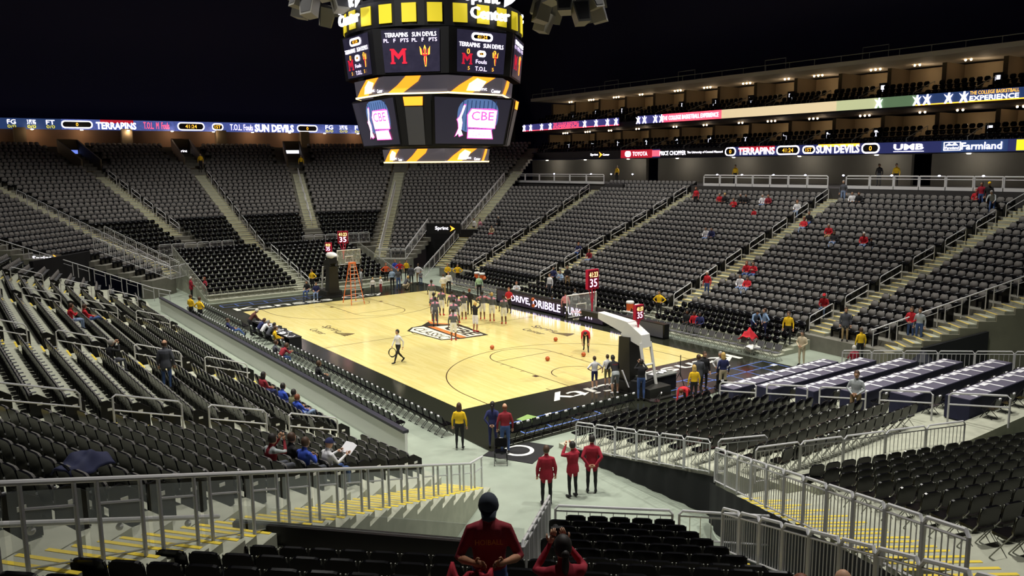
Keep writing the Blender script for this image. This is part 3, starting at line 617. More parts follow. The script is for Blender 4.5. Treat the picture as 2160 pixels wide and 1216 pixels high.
# end wall above the far seats
b = MB(); b.box((4, 57.6, 13.4), (86, 0.4, 2.2)); struct(b.build('wall_far_end', BROWN), 'brown wall under the end ribbon board')
b = MB(); b.box((4, 57.2, 12.2), (86, 2.6, 0.5)); struct(b.build('floor_far_concourse', STEPD))
for i, x in enumerate((-16.5, -6.3, 4.0, 14.3, 24.6)):
    b = MB(); b.box((x, 56.9, 13.3), (1.1, 0.9, 2.3)); struct(b.build(f'trim_{i+1}', SUITED), 'square brown pier under the end ribbon board')
# right concourse floor behind the top row and wall behind it
for y0, y1, x0 in ((-30, 7.0, 30.25), (7.0, 15.9, 31.95), (15.9, 43, 30.4)):
    b = MB(); b.box(((x0+41.4)/2, (y0+y1)/2, 7.2), (41.4-x0, y1-y0, 1.7)); struct(b.build('floor_right_concourse', mat('platform_dark', S(52, 50, 50), 0.8)), 'raised concourse platform behind the right stand')
for y0, y1 in ((-24, -9.2), (-7.6, 20.4), (22.2, 43)):
    b = MB(); b.box((40.2, (y0+y1)/2, 9.35), (0.4, y1-y0, 2.8)); struct(b.build('wall_right_concourse', GREYW), 'grey wall behind the top row of the right stand')
# two suite levels: slab fascia, floor, back wall, partitions
SEATS_S = []
WARMB = mat('warm_downlight', (1.0, 0.70, 0.42), emit=22, ecol=(1.0, 0.66, 0.36))
TVON = mat('tv_screen_pale', S(215, 215, 230), emit=2.2, ecol=S(215, 215, 230)); POST = mat('framed_poster', S(120, 60, 60), 0.5)
def suite_level(z, xf, y0, y1, name, hgt, dim):
    b = MB(); b.box((xf+4.2, (y0+y1)/2, z+0.15), (8.4, y1-y0, 0.5)); struct(b.build(f'floor_{name}', FASCIA))
    b = MB(); b.box((xf+7.9, (y0+y1)/2, z+hgt/2+0.4), (0.3, y1-y0, hgt)); struct(b.build(f'wall_{name}', SUITE), 'warm tan back wall of the suites')
    n = int((y1-y0)/4.4); rr = random.Random(int(z*10))
    for i in range(n+1):
        y = y0+(y1-y0)*i/n
        b = MB(); b.box((xf+6.3, y, z+hgt/2+0.4), (3.0, 0.35, hgt)); struct(b.build(f'wall_{name}_divider', SUITED))
        if i == n: continue
        yc = y+(y1-y0)/n/2
        ct = thing('suite_counter', f'dark counter with rail in the {nth(i+1)} suite from the right on the {dim} level', 'counter', (xf+4.9, yc, z+0.4), 0, 'suite counters')
        q = MB(); q.box((0, 0, 0.5), (0.35, 3.2, 0.06)); q.build('counter_top', DARKW, ct); q = MB(); q.box((0.05, 0, 0.24), (0.2, 3.1, 0.48)); q.build('counter_front', SUITED, ct)
        ng = rr.choice((2, 3, 3))
        dl = thing('suite_downlight', f'row of small warm ceiling lamps in the {nth(i+1)} suite from the right, {dim} level', 'lamp', (xf+5.6, yc+rr.uniform(-1, 1), (13.93 if dim == 'lower' else 17.80)), 0, 'suite downlights')
        for k in range(ng): q = MB(); q.ell((0, (k-(ng-1)/2)*0.42, 0), (0.085, 0.085, 0.085), 8, 5); q.build('bulb', WARMB, dl)
        if rr.random() < 0.75:
            tv = thing('wall_screen', f'small wall screen in the {nth(i+1)} suite from the right on the {dim} level', 'screen', (xf+4.75, y+0.45, z+hgt*0.62), 0, 'suite screens')
            q = MB(); q.box((0, 0, 0), (0.08, 0.7, 0.9)); q.build('screen_frame', BLACKM, tv); q = MB(); q.box((-0.05, 0, 0.0), (0.02, 0.35, 0.5)); q.build('screen_face', TVON, tv)
            q = MB(); q.box((0.6, -0.1, 0), (1.2, 0.06, 0.06)); q.build('bracket', BLACKM, tv)
        for r_ in range(3):
            for k in range(7): SEATS_S.append((xf+1.0+r_*1.05, y+0.55+k*0.55, z+0.4+r_*0.42, PI/2, 'S', r_, k))
        b = MB()
        for r_ in range(3): b.box((xf+1.0+r_*1.05+0.1, yc, z+0.4+r_*0.21), (1.05, (y1-y0)/n, 0.02+r_*0.42))
        struct(b.build('seating_tier', FASCIA), 'stepped balcony floor of one suite')
        # sloping divider rails of the suite steps
        q = thing('suite_stair_rail', f'short sloping rail beside the {nth(i+1)} suite steps from the right, {dim} level', 'handrail', (0, 0, 0), 0, 'suite stair rails')
        m_ = MB(); m_.tube([(xf+0.5, y+0.1, z+1.1), (xf+3.6, y+0.1, z+2.1)], 0.035, 5); m_.build('rail', STEELD, q)
        for tt in (0.0, 1.0):
            m_ = MB(); m_.tube([(xf+0.5+3.1*tt, y+0.1, z+0.4+tt*0.8), (xf+0.5+3.1*tt, y+0.1, z+1.1+tt)], 0.03, 5); m_.build('post', STEELD, q)
        l = bpy.data.lights.new('suite_glow', 'POINT'); l.energy = 26; l.color = (1.0, 0.74, 0.48); l.shadow_soft_size = 0.2
        o = bpy.data.objects.new('suite_glow', l); COL.objects.link(o); o.location = (xf+6.4, yc, z+hgt-0.25)
suite_level(10.65, 36.0, -22.5, 40.5, 'suite_lower', 2.75, 'lower')
suite_level(14.1, 36.6, -22.5, 40.5, 'suite_upper', 3.2, 'upper')
b = MB(); b.box((42.4, 9, 18.05), (9.0, 63, 0.36)); struct(b.build('trim_roof_slab', PARAP), 'long beige roof slab edge above the suites')
# railing on the roof slab
t = thing('parapet_railing', 'thin steel railing along the roof edge above the suites', 'railing', (38.2, 9, 18.2))
m_ = MB(); m_.tube([(0, -31, 0.55), (0, 31.5, 0.55)], 0.035, 5); m_.build('top_rail', STEELD, t)
m_ = MB(); m_.tube([(0, 0, 0), (0, 0, 0.55)], 0.03, 5); pm = m_.mesh('post', STEELD)
for k in range(26): put('post', pm, t, (0, -31+k*2.5, 0))
m_ = MB(); m_.tube([(0, -1.1, 0), (0, -1.1, 1.0), (0, 1.1, 1.0), (0, 1.1, 0)], 0.03, 5); gm = m_.mesh('gate_frame', STEELD)
for y in (-14, -4.5, 6, 17, 28.5): put('gate_frame', gm, t, (0, y, 0))
# dark vertical curtain behind the scoreboard, far right corner
b = MB(); b.box((37, 44.5, 19), (1.2, 2.0, 15)); struct(b.build('wall_corner_curtain', DARKW), 'dark vertical curtain at the far right corner')
# lamps under the ribbon boards: concourse row added to brighten it, and end wall
LAMPC = mat('under_ribbon_glow', (1.0, 0.85, 0.66), emit=9, ecol=(1.0, 0.82, 0.6))
def lamp(x, y, z, e, col, lab, grp):
    q = MB(); q.lathe((0, 0, 0), [(0.14, 0.06), (0.16, 0.0), (0.10, -0.02)], 10); o = q.build('under_ribbon_lamp', LAMPC, loc=(x, y, z)); tag(o, lab, 'lamp', grp)
    l = bpy.data.lights.new('lamp_light', 'POINT'); l.energy = e; l.color = col; l.shadow_soft_size = 0.15; lo = bpy.data.objects.new('lamp_light', l); COL.objects.link(lo); lo.location = (x, y, z-0.15)
for k in range(9): lamp(38.2, -20+7.2*k, 10.5, 120, (1.0, 0.9, 0.76), f'round ceiling lamp over the right concourse, {nth(k+1)} from the right', 'concourse lamps')
for k in range(12): lamp(-20+4.6*k, 56.2, 14.22, 55, (1.0, 0.72, 0.46), f'round lamp under the far end ribbon board, {nth(k+1)} from the left', 'end wall lamps')
LEDDOT2 = mat('rail_led_dot', (0.8, 0.8, 1.0), emit=14, ecol=(0.7, 0.72, 1.0))
for k, y in enumerate((35.0, 26.5, 20.5, 17.5, 14.5, 4.2, 1.6, -1.5, -4.4, -7.6, -11.3, -14.6, -17.4)): q = MB(); q.ell((0, 0, 0), (0.07, 0.09, 0.06), 8, 5); o = q.build('rail_light', LEDDOT2, loc=(30.35, y, 9.02)); tag(o, f'tiny bright light on the top rail of the right stand, {nth(k+1)} from the left', 'lamp', 'top rail lights')
# ---------------------------------------------------------------- LED ribbon boards
LEDN = mat('led_navy', S(22, 24, 60), 0.4, emit=0.55, ecol=S(52, 60, 120)); LEDK = mat('led_black', S(8, 8, 12), 0.4, emit=0.04)
LEDW = mat('led_white', (1, 1, 1), emit=5.0, ecol=(0.92, 0.86, 1.0)); LEDP = mat('led_lilac', (0.85, 0.75, 1.0), emit=3.5, ecol=(0.78, 0.62, 1.0))
LEDR = mat('led_red', S(170, 30, 44), emit=0.8, ecol=S(190, 30, 50)); LEDY = mat('led_amber', S(255, 190, 60), emit=2.5, ecol=S(255, 170, 50)); LEDPK = mat('led_pink', S(255, 120, 130), emit=2.2, ecol=S(255, 70, 90))
LEDB = mat('led_blue_speckle', S(90, 110, 190), emit=1.6, ecol=S(96, 116, 200)); LEDG = mat('led_green_cream', S(190, 200, 150), emit=1.0, ecol=S(190, 196, 150)); LEDYEL = mat('led_yellow', S(230, 220, 40), emit=1.2, ecol=S(235, 220, 40))
LEDDB = mat('led_dusk_blue', S(40, 60, 96), emit=0.8, ecol=S(40, 62, 110))
def pill(org, ux, uy, w_, h_, parent, txt, mt=LEDW, mtx=LEDY):
    o = put('score_outline', None, parent); q = MB(); pl = rrect(w_, h_, h_*0.45, 4); ip = rrect(w_-0.22, h_-0.22, h_*0.34, 4)
    q.add([(x, y, 0.0) for x, y in pl]+[(x, y, 0.0) for x, y in ip], [(i, (i+1) % len(pl), len(pl)+(i+1) % len(pl), len(pl)+i) for i in range(len(pl))])
    o.data if False else None
    bpy.data.objects.remove(o); o = q.build('score_outline', mt, parent); frame(o, org, ux, uy)
    q = MB(); q.add([(x, y, -0.01) for x, y in ip], [tuple(range(len(ip)))]); frame(q.build('score_field', LEDK, parent), org, ux, uy)
    letter(txt, tuple(np.array(org)+np.cross(ux, uy)*0.01), ux, uy, None, h_*0.45, mtx, parent)
# right lower ribbon: reads towards -Y, faces -X
def ribbon_right(name, label, x, z0, z1, y0, y1, base):
    t = thing(name, label, 'ribbon board', (x, (y0+y1)/2, z0), 0); q = MB(); q.box((0.15, 0, (z1-z0)/2), (0.3, y1-y0, z1-z0)); q.build('cabinet', base, t); return t
rb = ribbon_right('ribbon_board', 'long LED ribbon board with team names and sponsors below the suites', 35.85, 10.62, 11.45, -22.5, 40.5, LEDN)
UX, UY = np.array((0, -1.0, 0)), np.array((0, 0, 1.0))
def rpt(px, z, x): p = onX(px, 320, x); return (x-0.03, p[1], z)
def rpanel(px0, px1, m, z0, z1, x, par, name='panel'):
    ya, yb = onX(px0, 320, x)[1], onX(px1, 320, x)[1]; q = MB(); q.box((0, 0, 0), (0.05, abs(ya-yb), z1-z0)); o = q.build(name, m, par); frame(o, (x-0.005, (ya+yb)/2, (z0+z1)/2), (1, 0, 0), (0, 1, 0)); return abs(ya-yb)
def rtext(s, px0, px1, m, z0, z1, x, par, fill=0.62, bold=0.0):
    ya, yb = onX(px0, 320, x)[1], onX(px1, 320, x)[1]; return letter(s, (x-0.045, (ya+yb)/2, (z0+z1)/2), UX, UY, abs(ya-yb), (z1-z0)*fill, m, par, bold=bold)
XR = 35.85; Z0, Z1 = 10.62, 11.45
rpanel(1105, 1310, LEDK, Z0, Z1, XR, rb); rtext('Sprint', 1246, 1262, LEDW, Z0, Z1, XR, rb, 0.36); rtext('Center', 1272, 1286, LEDW, Z0, Z1, XR, rb, 0.26)
o = flat([(0, -0.32), (0.55, 0), (0, 0.32), (0.18, 0)], (0, 0, 0), (1, 0, 0), (0, 1, 0), LEDY, rb, 'fan_mark'); frame(o, rpt(1264, 11.04, XR), UX, UY)
rpanel(1310, 1376, LEDR, Z0, Z1, XR, rb); rtext('TOYOTA', 1335, 1366, LEDW, Z0, Z1, XR, rb, 0.5); o = flat(rrect(0.9, 0.6, 0.29, 5), (0, 0, 0), (1, 0, 0), (0, 1, 0), LEDW, rb, 'oval_mark'); frame(o, rpt(1325, 11.04, XR), UX, UY)
rpanel(1376, 1393, LEDPK, Z0+0.12, Z1-0.1, XR, rb); rpanel(1393, 1540, LEDK, Z0, Z1, XR, rb); rtext('PRICE CHOPPER', 1392, 1447, LEDW, Z0, Z1, XR, rb, 0.5); rtext('The University of Central Missouri', 1450, 1525, LEDW, Z0, Z1, XR, rb, 0.32)
pill(rpt(1541, 11.04, XR), UX, UY, 1.25, 0.78, rb, '0'); rpanel(1559, 1634, LEDR, Z0+0.4, Z1, XR-0.01, rb); rtext('TERRAPINS', 1558, 1634, LEDW, Z0, Z1, XR-0.02, rb, 0.75, 0.02)
pill(rpt(1662, 11.04, XR), UX, UY, 2.3, 0.78, rb, '41:24'); pill(rpt(1706, 11.04, XR), UX, UY, 1.2, 0.66, rb, '1ST')
rpanel(1726, 1812, LEDY, Z0+0.62, Z1, XR-0.01, rb); rtext('SUN DEVILS', 1722, 1813, LEDW, Z0, Z1, XR-0.02, rb, 0.78, 0.02); pill(rpt(1836, 11.04, XR), UX, UY, 1.5, 0.8, rb, '0')
rtext('UMB', 1885, 1948, LEDW, Z0+0.08, Z1, XR, rb, 0.6, 0.03); rpanel(1885, 1948, LEDW, Z0+0.10, Z0+0.14, XR-0.02, rb)
rpanel(1985, 2125, LEDDB, Z0, Z1, XR, rb); rtext('Farmland', 2028, 2113, LEDW, Z0, Z1, XR-0.03, rb, 0.6, 0.01)
rpanel(1990, 2026, LEDW, Z0+0.12, Z1-0.1, XR-0.02, rb); rpanel(1992, 2024, LEDDB, Z0+0.16, Z1-0.14, XR-0.03, rb); rtext('Farmland', 1994, 2022, LEDW, Z0+0.12, Z0+0.5, XR-0.06, rb, 0.5)
o = flat([(-0.45, 0), (-0.2, 0.16), (0, 0.05), (0.2, 0.2), (0.45, 0)], (0, 0, 0), (1, 0, 0), (0, 1, 0), LEDW, rb, 'barn_mark'); frame(o, (XR-0.09, onX(2008, 320, XR)[1], 11.1), UX, UY)
rpanel(2143, 2230, LEDYEL, Z0+0.05, Z1-0.05, XR, rb)
# upper ribbon in two runs
def ub(px0, px1, label, base):
    x = 36.45; ya, yb = onX(px0, 250, x)[1], onX(px1, 250, x)[1]; return ribbon_right('ribbon_board', label, x, 14.15, 14.95, yb, ya, base)
XU = 36.45; ZU0, ZU1 = 14.15, 14.95
u1 = ub(1104, 1305, 'short upper LED ribbon board with pink lettering near the scoreboard', LEDK); u2 = ub(1344, 2210, 'long upper LED ribbon board fading from pink to cream and green', LEDK)
def upanel(px0, px1, m, za, zb, par, dx=0.0): rpanel(px0, px1, m, za, zb, XU-dx, par)
def utext(s, px0, px1, m, par, za=ZU0, zb=ZU1, fill=0.6, bold=0.0):
    ya, yb = onX(px0, 250, XU)[1], onX(px1, 250, XU)[1]; return letter(s, (XU-0.07, (ya+yb)/2, (za+zb)/2), UX, UY, abs(ya-yb), (zb-za)*fill, m, par, bold=bold)
LEDDOT = mat('led_navy_dots', S(60, 60, 120), emit=0.7, ecol=S(70, 70, 140))
figure = [(-0.28, -0.38), (-0.1, 0.0), (-0.32, 0.3), (-0.05, 0.12), (0.0, 0.38), (0.12, 0.38), (0.1, 0.1), (0.34, 0.28), (0.16, -0.02), (0.3, -0.38), (0.14, -0.38), (0.02, -0.12), (-0.14, -0.38)]
def fig(px, par, m=LEDW):
    o = flat([(a, c) for a, c in figure], (0, 0, 0), (1, 0, 0), (0, 1, 0), m, par, 'player_figure'); frame(o, (XU-0.08, onX(px, 250, XU)[1], 14.55), UX, UY)
upanel(1104, 1305, LEDDOT, ZU0, ZU1, u1); upanel(1104, 1305, LEDPK, ZU0, ZU0+0.09, u1, 0.03); utext('THE COLLEGE BASKETBALL', 1168, 1222, LEDPK, u1, 14.55, ZU1, 0.8); utext('EXPERIENCE', 1168, 1222, LEDPK, u1, ZU0+0.08, 14.6, 0.8, 0.02)
for px in (1106, 1120, 1143, 1161, 1234, 1258, 1282, 1300): fig(px, u1)
upanel(1344, 1410, LEDDOT, ZU0, ZU1, u2); upanel(1395, 1520, LEDPK, ZU0, ZU1, u2); utext('THE COLLEGE BASKETBALL EXPERIENCE', 1398, 1516, LEDW, u2, fill=0.5)
for px in (1347, 1360, 1383, 1396): fig(px, u2)
LEDCR = mat('led_cream', S(226, 206, 170), emit=0.9, ecol=S(236, 214, 170)); LEDDG = mat('led_green_grey', S(120, 150, 110), emit=0.5, ecol=S(116, 150, 112))
upanel(1520, 1760, LEDCR, ZU0, ZU1, u2); upanel(1760, 1845, LEDG, ZU0, ZU1, u2); upanel(1845, 1925, LEDDG, ZU0, ZU1, u2); upanel(1925, 2045, LEDDB, ZU0, ZU1, u2)
for px in (1852, 1932, 1953, 1998, 2030): fig(px, u2)
upanel(1925, 2210, LEDY, ZU0, ZU0+0.08, u2, 0.02); upanel(2045, 2210, LEDDB, ZU0, ZU1, u2); utext('THE COLLEGE BASKETBALL', 2043, 2146, LEDY, u2, 14.62, ZU1, 0.75); utext('EXPERIENCE', 2043, 2146, LEDW, u2, ZU0+0.05, 14.62, 0.8, 0.01)
# far end ribbon, faces -Y, reads towards +X
eb = thing('ribbon_board', 'long LED ribbon board with team names along the far end wall', 'ribbon board', (4, 57.0, 14.3)); q = MB(); q.box((0, 0.2, 0.55), (86, 0.4, 1.1)); q.build('cabinet', LEDDB, eb)
EX, EY = np.array((1.0, 0, 0)), np.array((0, 0, 1.0)); YE = 56.95
def ept(px): return (onY(px, 268, YE)[0], YE-0.05, 14.85)
def etext(s, px0, px1, m, dz0=0.15, dz1=0.95, bold=0.0):
    xa, xb = ept(px0)[0], ept(px1)[0]; letter(s, ((xa+xb)/2, YE-0.06, 14.3+(dz0+dz1)/2), EX, EY, xb-xa, (dz1-dz0), m, eb, bold=bold)
def epanel(px0, px1, m, dz0=0.0, dz1=1.1, d=0.0):
    xa, xb = ept(px0)[0], ept(px1)[0]; q = MB(); q.box((0, 0, 0), (xb-xa, 0.04, dz1-dz0)); frame(q.build('panel', m, eb), ((xa+xb)/2, YE-0.01-d, 14.3+(dz0+dz1)/2), (1, 0, 0), (0, 1, 0))
LEDSP = mat('led_speckle', S(70, 84, 150), emit=0.7, ecol=S(80, 96, 170), noise=0.6, nscale=3)
epanel(-60, 130, LEDDB); epanel(130, 780, LEDSP); epanel(1055, 1076, LEDSP)
for c, a in ((25, 'FG'), (67, '3 PT FG'), (107, 'FT')): etext(a, c-9, c+9, LEDW, 0.5, 0.95); etext('0/0', c-9, c+9, LEDYEL, 0.1, 0.42)
pill(ept(163), EX, EY, 3.0, 0.8, eb, '0'); epanel(212, 282, LEDR, 0.75, 1.1, 0.02); etext('TERRAPINS', 203, 287, LEDW, 0.1, 0.85, 0.02); etext('T.O.L.  M  Fouls', 303, 357, LEDPK, 0.2, 0.95)
pill(ept(403), EX, EY, 3.0, 0.9, eb, '41:24'); pill(ept(459), EX, EY, 1.3, 0.8, eb, '1ST'); etext('T.O.L. Fouls', 485, 533, LEDP, 0.2, 0.9); etext('SUN DEVILS', 537, 619, LEDW, 0.05, 0.95, 0.03)
pill(ept(648), EX, EY, 2.7, 0.85, eb, '0')
for c, a in ((694, 'FG'), (724, '3 PT FG'), (756, 'FT')): etext(a, c-8, c+8, LEDW, 0.5, 1.0); etext('0/0', c-8, c+8, LEDYEL, 0.1, 0.42)
# ---------------------------------------------------------------- vomitories in the end stand with lit screens
VS = {'F2L': ('blue lit screen over the far left vomitory', LEDB), 'F1': ('dark screen with lit logo over the middle vomitory', LEDK), 'F2': ('white-green lit screen over the right vomitory', TVON)}
for ln, (ta, tb) in VOM.items():
    x, y, a = LN[ln]; ar = math.radians(a); d = np.array([math.cos(ar), math.sin(ar)]); e = np.array([-d[1], d[0]]); base = np.array([x, y]); rz = ar
    q = MB(); zz0, zz1 = zf(ta)-0.25, zf(tb)+1.1
    for s in (-1, 1):
        c0, c1 = base+d*ta+e*s*0.95, base+d*tb+e*s*0.95
        for u, v in (((c0-e*0.08), (c1-e*0.08)),):
            q.hexa([(*u, zz0), (*v, zz0), (*(v+e*0.16), zz0), (*(u+e*0.16), zz0)], [(*u, zf(ta)+1.0), (*v, zz1), (*(v+e*0.16), zz1), (*(u+e*0.16), zf(ta)+1.0)])
    c = base+d*tb; q.box((c[0], c[1], (zz0+zz1)/2), (0.2, 2.0, zz1-zz0), rz)
    c = base+d*(ta+tb)/2; q.box((c[0], c[1], zz0+0.05), (tb-ta, 1.9, 0.1), rz)
    struct(q.build('vomitory', SUITED), 'walled stair opening in the far end stand')
    if ln in VS:
        c = base+d*(tb-0.3); t = thing('entry_screen', VS[ln][0], 'screen', (c[0], c[1], zf(tb)-0.35), rz+PI/2)
        q = MB(); q.box((0, 0, 0), (1.75, 0.14, 0.85)); q.build('screen_frame', BLACKM, t); q = MB(); q.box((0, 0.075, 0), (1.6, 0.02, 0.7)); q.build('screen_face', VS[ln][1], t)
        if ln == 'F1': letter('Sprint', tuple(np.array([c[0], c[1], zf(tb)-0.3])-np.array([d[0], d[1], 0])*0.1), (e[0]*-1, e[1]*-1, 0), (0, 0, 1), 1.1, 0.35, LEDW, t)
# ================================================================ SEATS
def seatA_parts(lod):
    n = 3 if lod else 1; P = {}
    m = MB(); m.slab(rrect(0.475, 0.46, 0.10, n), (0, -0.155, 0.625), (1, 0, 0), (0, -0.2, 0.98), 0.035); P['backrest'] = (m, SEATSH)
    m = MB(); m.slab(rrect(0.45, 0.42, 0.10, n), (0, -0.118, 0.628), (1, 0, 0), (0, -0.2, 0.98), 0.05); P['back_cushion'] = (m, SEATC)
    m = MB(); m.slab(rrect(0.43, 0.20, 0.05, n), (0, -0.02, 0.42), (1, 0, 0), (0, 0.16, 0.987), 0.07); P['seat_pan'] = (m, SEATSH)
    m = MB(); m.box((0.24, -0.02, 0.55), (0.05, 0.28, 0.035)); P['armrest'] = (m, ARM)
    m = MB(); m.box((0.24, -0.06, 0.28), (0.035, 0.16, 0.55)); P['standard'] = (m, BLACK)
    return P
def seatB_parts(lod):
    n = 3 if lod else 1; P = {}
    m = MB(); m.slab(rrect(0.43, 0.36, 0.09, n), (0, -0.19, 0.70), (1, 0, 0), (0, -0.17, 0.985), 0.045); P['backrest'] = (m, PADBLK)
    m = MB(); m.slab(rrect(0.40, 0.40, 0.06, n), (0, 0.03, 0.45), (1, 0, 0), (0, 1, -0.05), 0.05) if lod else m.box((0, 0.03, 0.45), (0.40, 0.40, 0.05)); P['seat'] = (m, PADBLK)
    for sx in (-1, 1):
        m = MB()
        if lod:
            m.tube([(sx*0.205, 0.20, 0.01), (sx*0.205, -0.17, 0.55), (sx*0.205, -0.215, 0.86)], 0.011, 4); m.tube([(sx*0.19, -0.22, 0.01), (sx*0.19, 0.18, 0.43)], 0.010, 4)
            m.tube([(sx*0.205, 0.20, 0.012), (sx*0.205, -0.22, 0.012)], 0.008, 4)
        else:
            m.hexa([(sx*0.20-0.01, 0.19, 0), (sx*0.20+0.01, 0.19, 0), (sx*0.20+0.01, 0.21, 0), (sx*0.20-0.01, 0.21, 0)], [(sx*0.20-0.01, -0.19, 0.56), (sx*0.20+0.01, -0.19, 0.56), (sx*0.20+0.01, -0.17, 0.56), (sx*0.20-0.01, -0.17, 0.56)])
        P['leg_frame'+('' if sx > 0 else '_2')] = (m, STEELD)
    return P
def proto(name, parts, cat):
    root = put(name, None); root['category'] = cat
    for k, (m, mt) in parts.items(): put(k.replace('_2', ''), m.mesh(k.replace('_2', ''), mt), root)
    return root
def stuff(name, parts, inst, label, cat):
    V = []; F = []; M = []; mats = []
    for k, (m, mt) in parts.items():
        if mt not in mats: mats.append(mt)
        o = len(V); V += m.v; F += [tuple(i+o for i in f) for f in m.f]; M += [mats.index(mt)]*len(m.f)
    V = np.array(V); I = np.array([(s[0], s[1], s[2], s[3]) for s in inst]); n = len(I); k = len(V)
    c, s_ = np.cos(I[:, 3])[:, None], np.sin(I[:, 3])[:, None]
    X = V[None, :, 0]*c-V[None, :, 1]*s_+I[:, 0:1]; Y = V[None, :, 0]*s_+V[None, :, 1]*c+I[:, 1:2]; Z = V[None, :, 2]+I[:, 2:3]
    co = np.stack([X, Y, Z], -1).reshape(-1, 3)
    lt = np.array([len(f) for f in F]); idx = np.concatenate([np.array(f) for f in F])
    me = bpy.data.meshes.new(name); me.vertices.add(n*k); me.vertices.foreach_set('co', co.ravel())
    loops = (idx[None, :]+(np.arange(n)*k)[:, None]).ravel(); me.loops.add(len(loops)); me.loops.foreach_set('vertex_index', loops.astype(np.int32))
    tot = np.tile(lt, n); start = np.concatenate([[0], np.cumsum(tot)[:-1]]); me.polygons.add(len(tot))
    me.polygons.foreach_set('loop_start', start.astype(np.int32)); me.polygons.foreach_set('loop_total', tot.astype(np.int32))
    for mm in mats: me.materials.append(mm)
    me.polygons.foreach_set('material_index', np.tile(np.array(M), n).astype(np.int32)); me.update(calc_edges=True); me.validate()
    o = put(name, me); return tag(o, label, cat, kind='stuff')
def inview(s, mg=120, mgy=90):
    x, y, d = proj(s[0], s[1], s[2]+0.6); return d > 1 and -mg < x < IW+mg and -mgy < y < IH+mgy
WHERE = {'ELCN': ('the left corner block', 'the glass-railed stair'), 'DLEL': ('the near left block', 'the corner aisle'), 'CLDL': ('the middle left block', 'its near aisle'), 'BLCL': ('the far left block', 'its near aisle'),
         'ED': ('the right block', 'its near aisle'), 'GE': ('the rightmost block', 'the rising side rail'), 'DC': ('the middle right block', 'its near aisle')}
# seat numbers are counted from the near end of each row (k counts from the first line of the block)
RMIN = {}
A_IN = [s for s in SEATS_A if inview(s)]; A_IN.sort(key=lambda s: proj(s[0], s[1], s[2])[2])
near = A_IN[:300]; rest = A_IN[300:]
kmax = {}
for s in A_IN: kmax[(s[4], s[5])] = max(kmax.get((s[4], s[5]), 0), s[6])
pa = proto('arena_seat', seatA_parts(True), 'seat'); used = False
for s in near:
    blk, endw = WHERE.get(s[4], ('the stand', 'the aisle'))
    num = kmax[(s[4], s[5])]-s[6]+1
    lab = f'black tip-up arena seat, {nth(num)} from {endw}, {nth(s[5]+1)} row of {blk}'
    if not used: pa.location = s[:3]; pa.rotation_euler = (0, 0, s[3]); pa['label'] = lab; pa['group'] = 'tip-up seats of the left stand'; used = True
    else: dup(pa, s[:3], s[3], lab)
stuff('arena_seat', seatA_parts(False), rest, 'rows of grey and black tip-up seats filling the bowl', 'seat')
B_IN = [s for s in SEATS_B+SEATS_N if inview(s)]; B_IN.sort(key=lambda s: proj(s[0], s[1], s[2])[2])
near = B_IN[:300]; rest = B_IN[300:]
pb = proto('folding_chair', seatB_parts(True), 'chair'); used = False
BW = {'NC': ('the foreground block', 'its right-hand stair'), 'REAR': ('the block inside the barred fence', 'the yellow-edged stair'), 'NEARF': ('the floor seating', 'the angled side fence'), 'FARF': ('the far floor seating', 'its left end'), 'RIGHTF': ('the right floor seating', 'its near end')}
for s in near:
    blk, endw = BW.get(s[4], ('the far end stand', 'its aisle'))
    lab = f'black chair, {nth(s[6]+1)} from {endw}, {nth(s[5]+1)} row of {blk}'
    if not used: pb.location = s[:3]; pb.rotation_euler = (0, 0, s[3]); pb['label'] = lab; pb['group'] = 'black padded riser chairs'; used = True
    else: dup(pb, s[:3], s[3], lab)
for s in SEATS_S: rest.append(s)
stuff('folding_chair', seatB_parts(False), rest, 'rows of black padded riser chairs in the end stands', 'chair')
# ================================================================ RAILS AND FENCES
def handrail(p0, p1, h, label, group, r=0.028, mt=STEEL, name='handrail', mid=0.5):
    """looped stair rail: posts at p0 and p1, sloping top and middle rail"""
    p0, p1 = np.array(p0, float), np.array(p1, float); t = thing(name, label, 'handrail', tuple(p0), 0, group); d = p1-p0; u = d/np.linalg.norm(d)*0.09
    m = MB(); m.tube([(0, 0, 0), (0, 0, h-0.1), tuple(u+np.array([0, 0, h-0.02])), tuple(d-u+np.array([0, 0, h-0.02])), tuple(d+np.array([0, 0, h-0.1])), tuple(d)], r, 6); m.build('rail_loop', mt, t)
    m = MB(); m.tube([(0, 0, h*mid), tuple(d+np.array([0, 0, h*mid]))], r*0.85, 6); m.build('mid_rail', mt, t); return t
def fence(p0, p1, h, label, group, nb=7, r=0.026, mt=STEEL, split=True, name='fence_panel', rb=0.011, drop=0.12):
    """barred crowd-control panel: rounded frame, second rail, bottom rail and upright bars"""
    p0, p1 = np.array(p0, float), np.array(p1, float); t = thing(name, label, 'fence', tuple(p0), 0, group); d = p1-p0; e = d/np.linalg.norm(d)*min(0.07, np.linalg.norm(d)*0.1); Z = lambda z: np.array([0, 0, z])
    m = MB(); m.tube([(0, 0, 0), (0, 0, h-0.08), tuple(e+Z(h)), tuple(d-e+Z(h)), tuple(d+Z(h-0.08)), tuple(d)], r, 6); m.build('frame', mt, t)
    m = MB(); m.tube([tuple(Z(h-drop)), tuple(d+Z(h-drop))], r*0.7, 5); m.build('second_rail', mt, t)
    m = MB(); m.tube([tuple(Z(0.05)), tuple(d+Z(0.05))], r*0.7, 5); m.build('bottom_rail', mt, t)
    if split:
        m = MB(); m.tube([(0, 0, 0.05), (0, 0, h-drop)], rb, 4); bm = m.mesh('bar', mt)
        for k in range(1, nb+1): f = d*k/(nb+1); put('bar', bm, t, tuple(f))
    else:
        m = MB()
        for k in range(1, nb+1): f = d*k/(nb+1); m.tube([tuple(f+Z(0.05)), tuple(f+Z(h-drop))], rb, 3, cap=False)
        m.build('bars', mt, t)
    return t
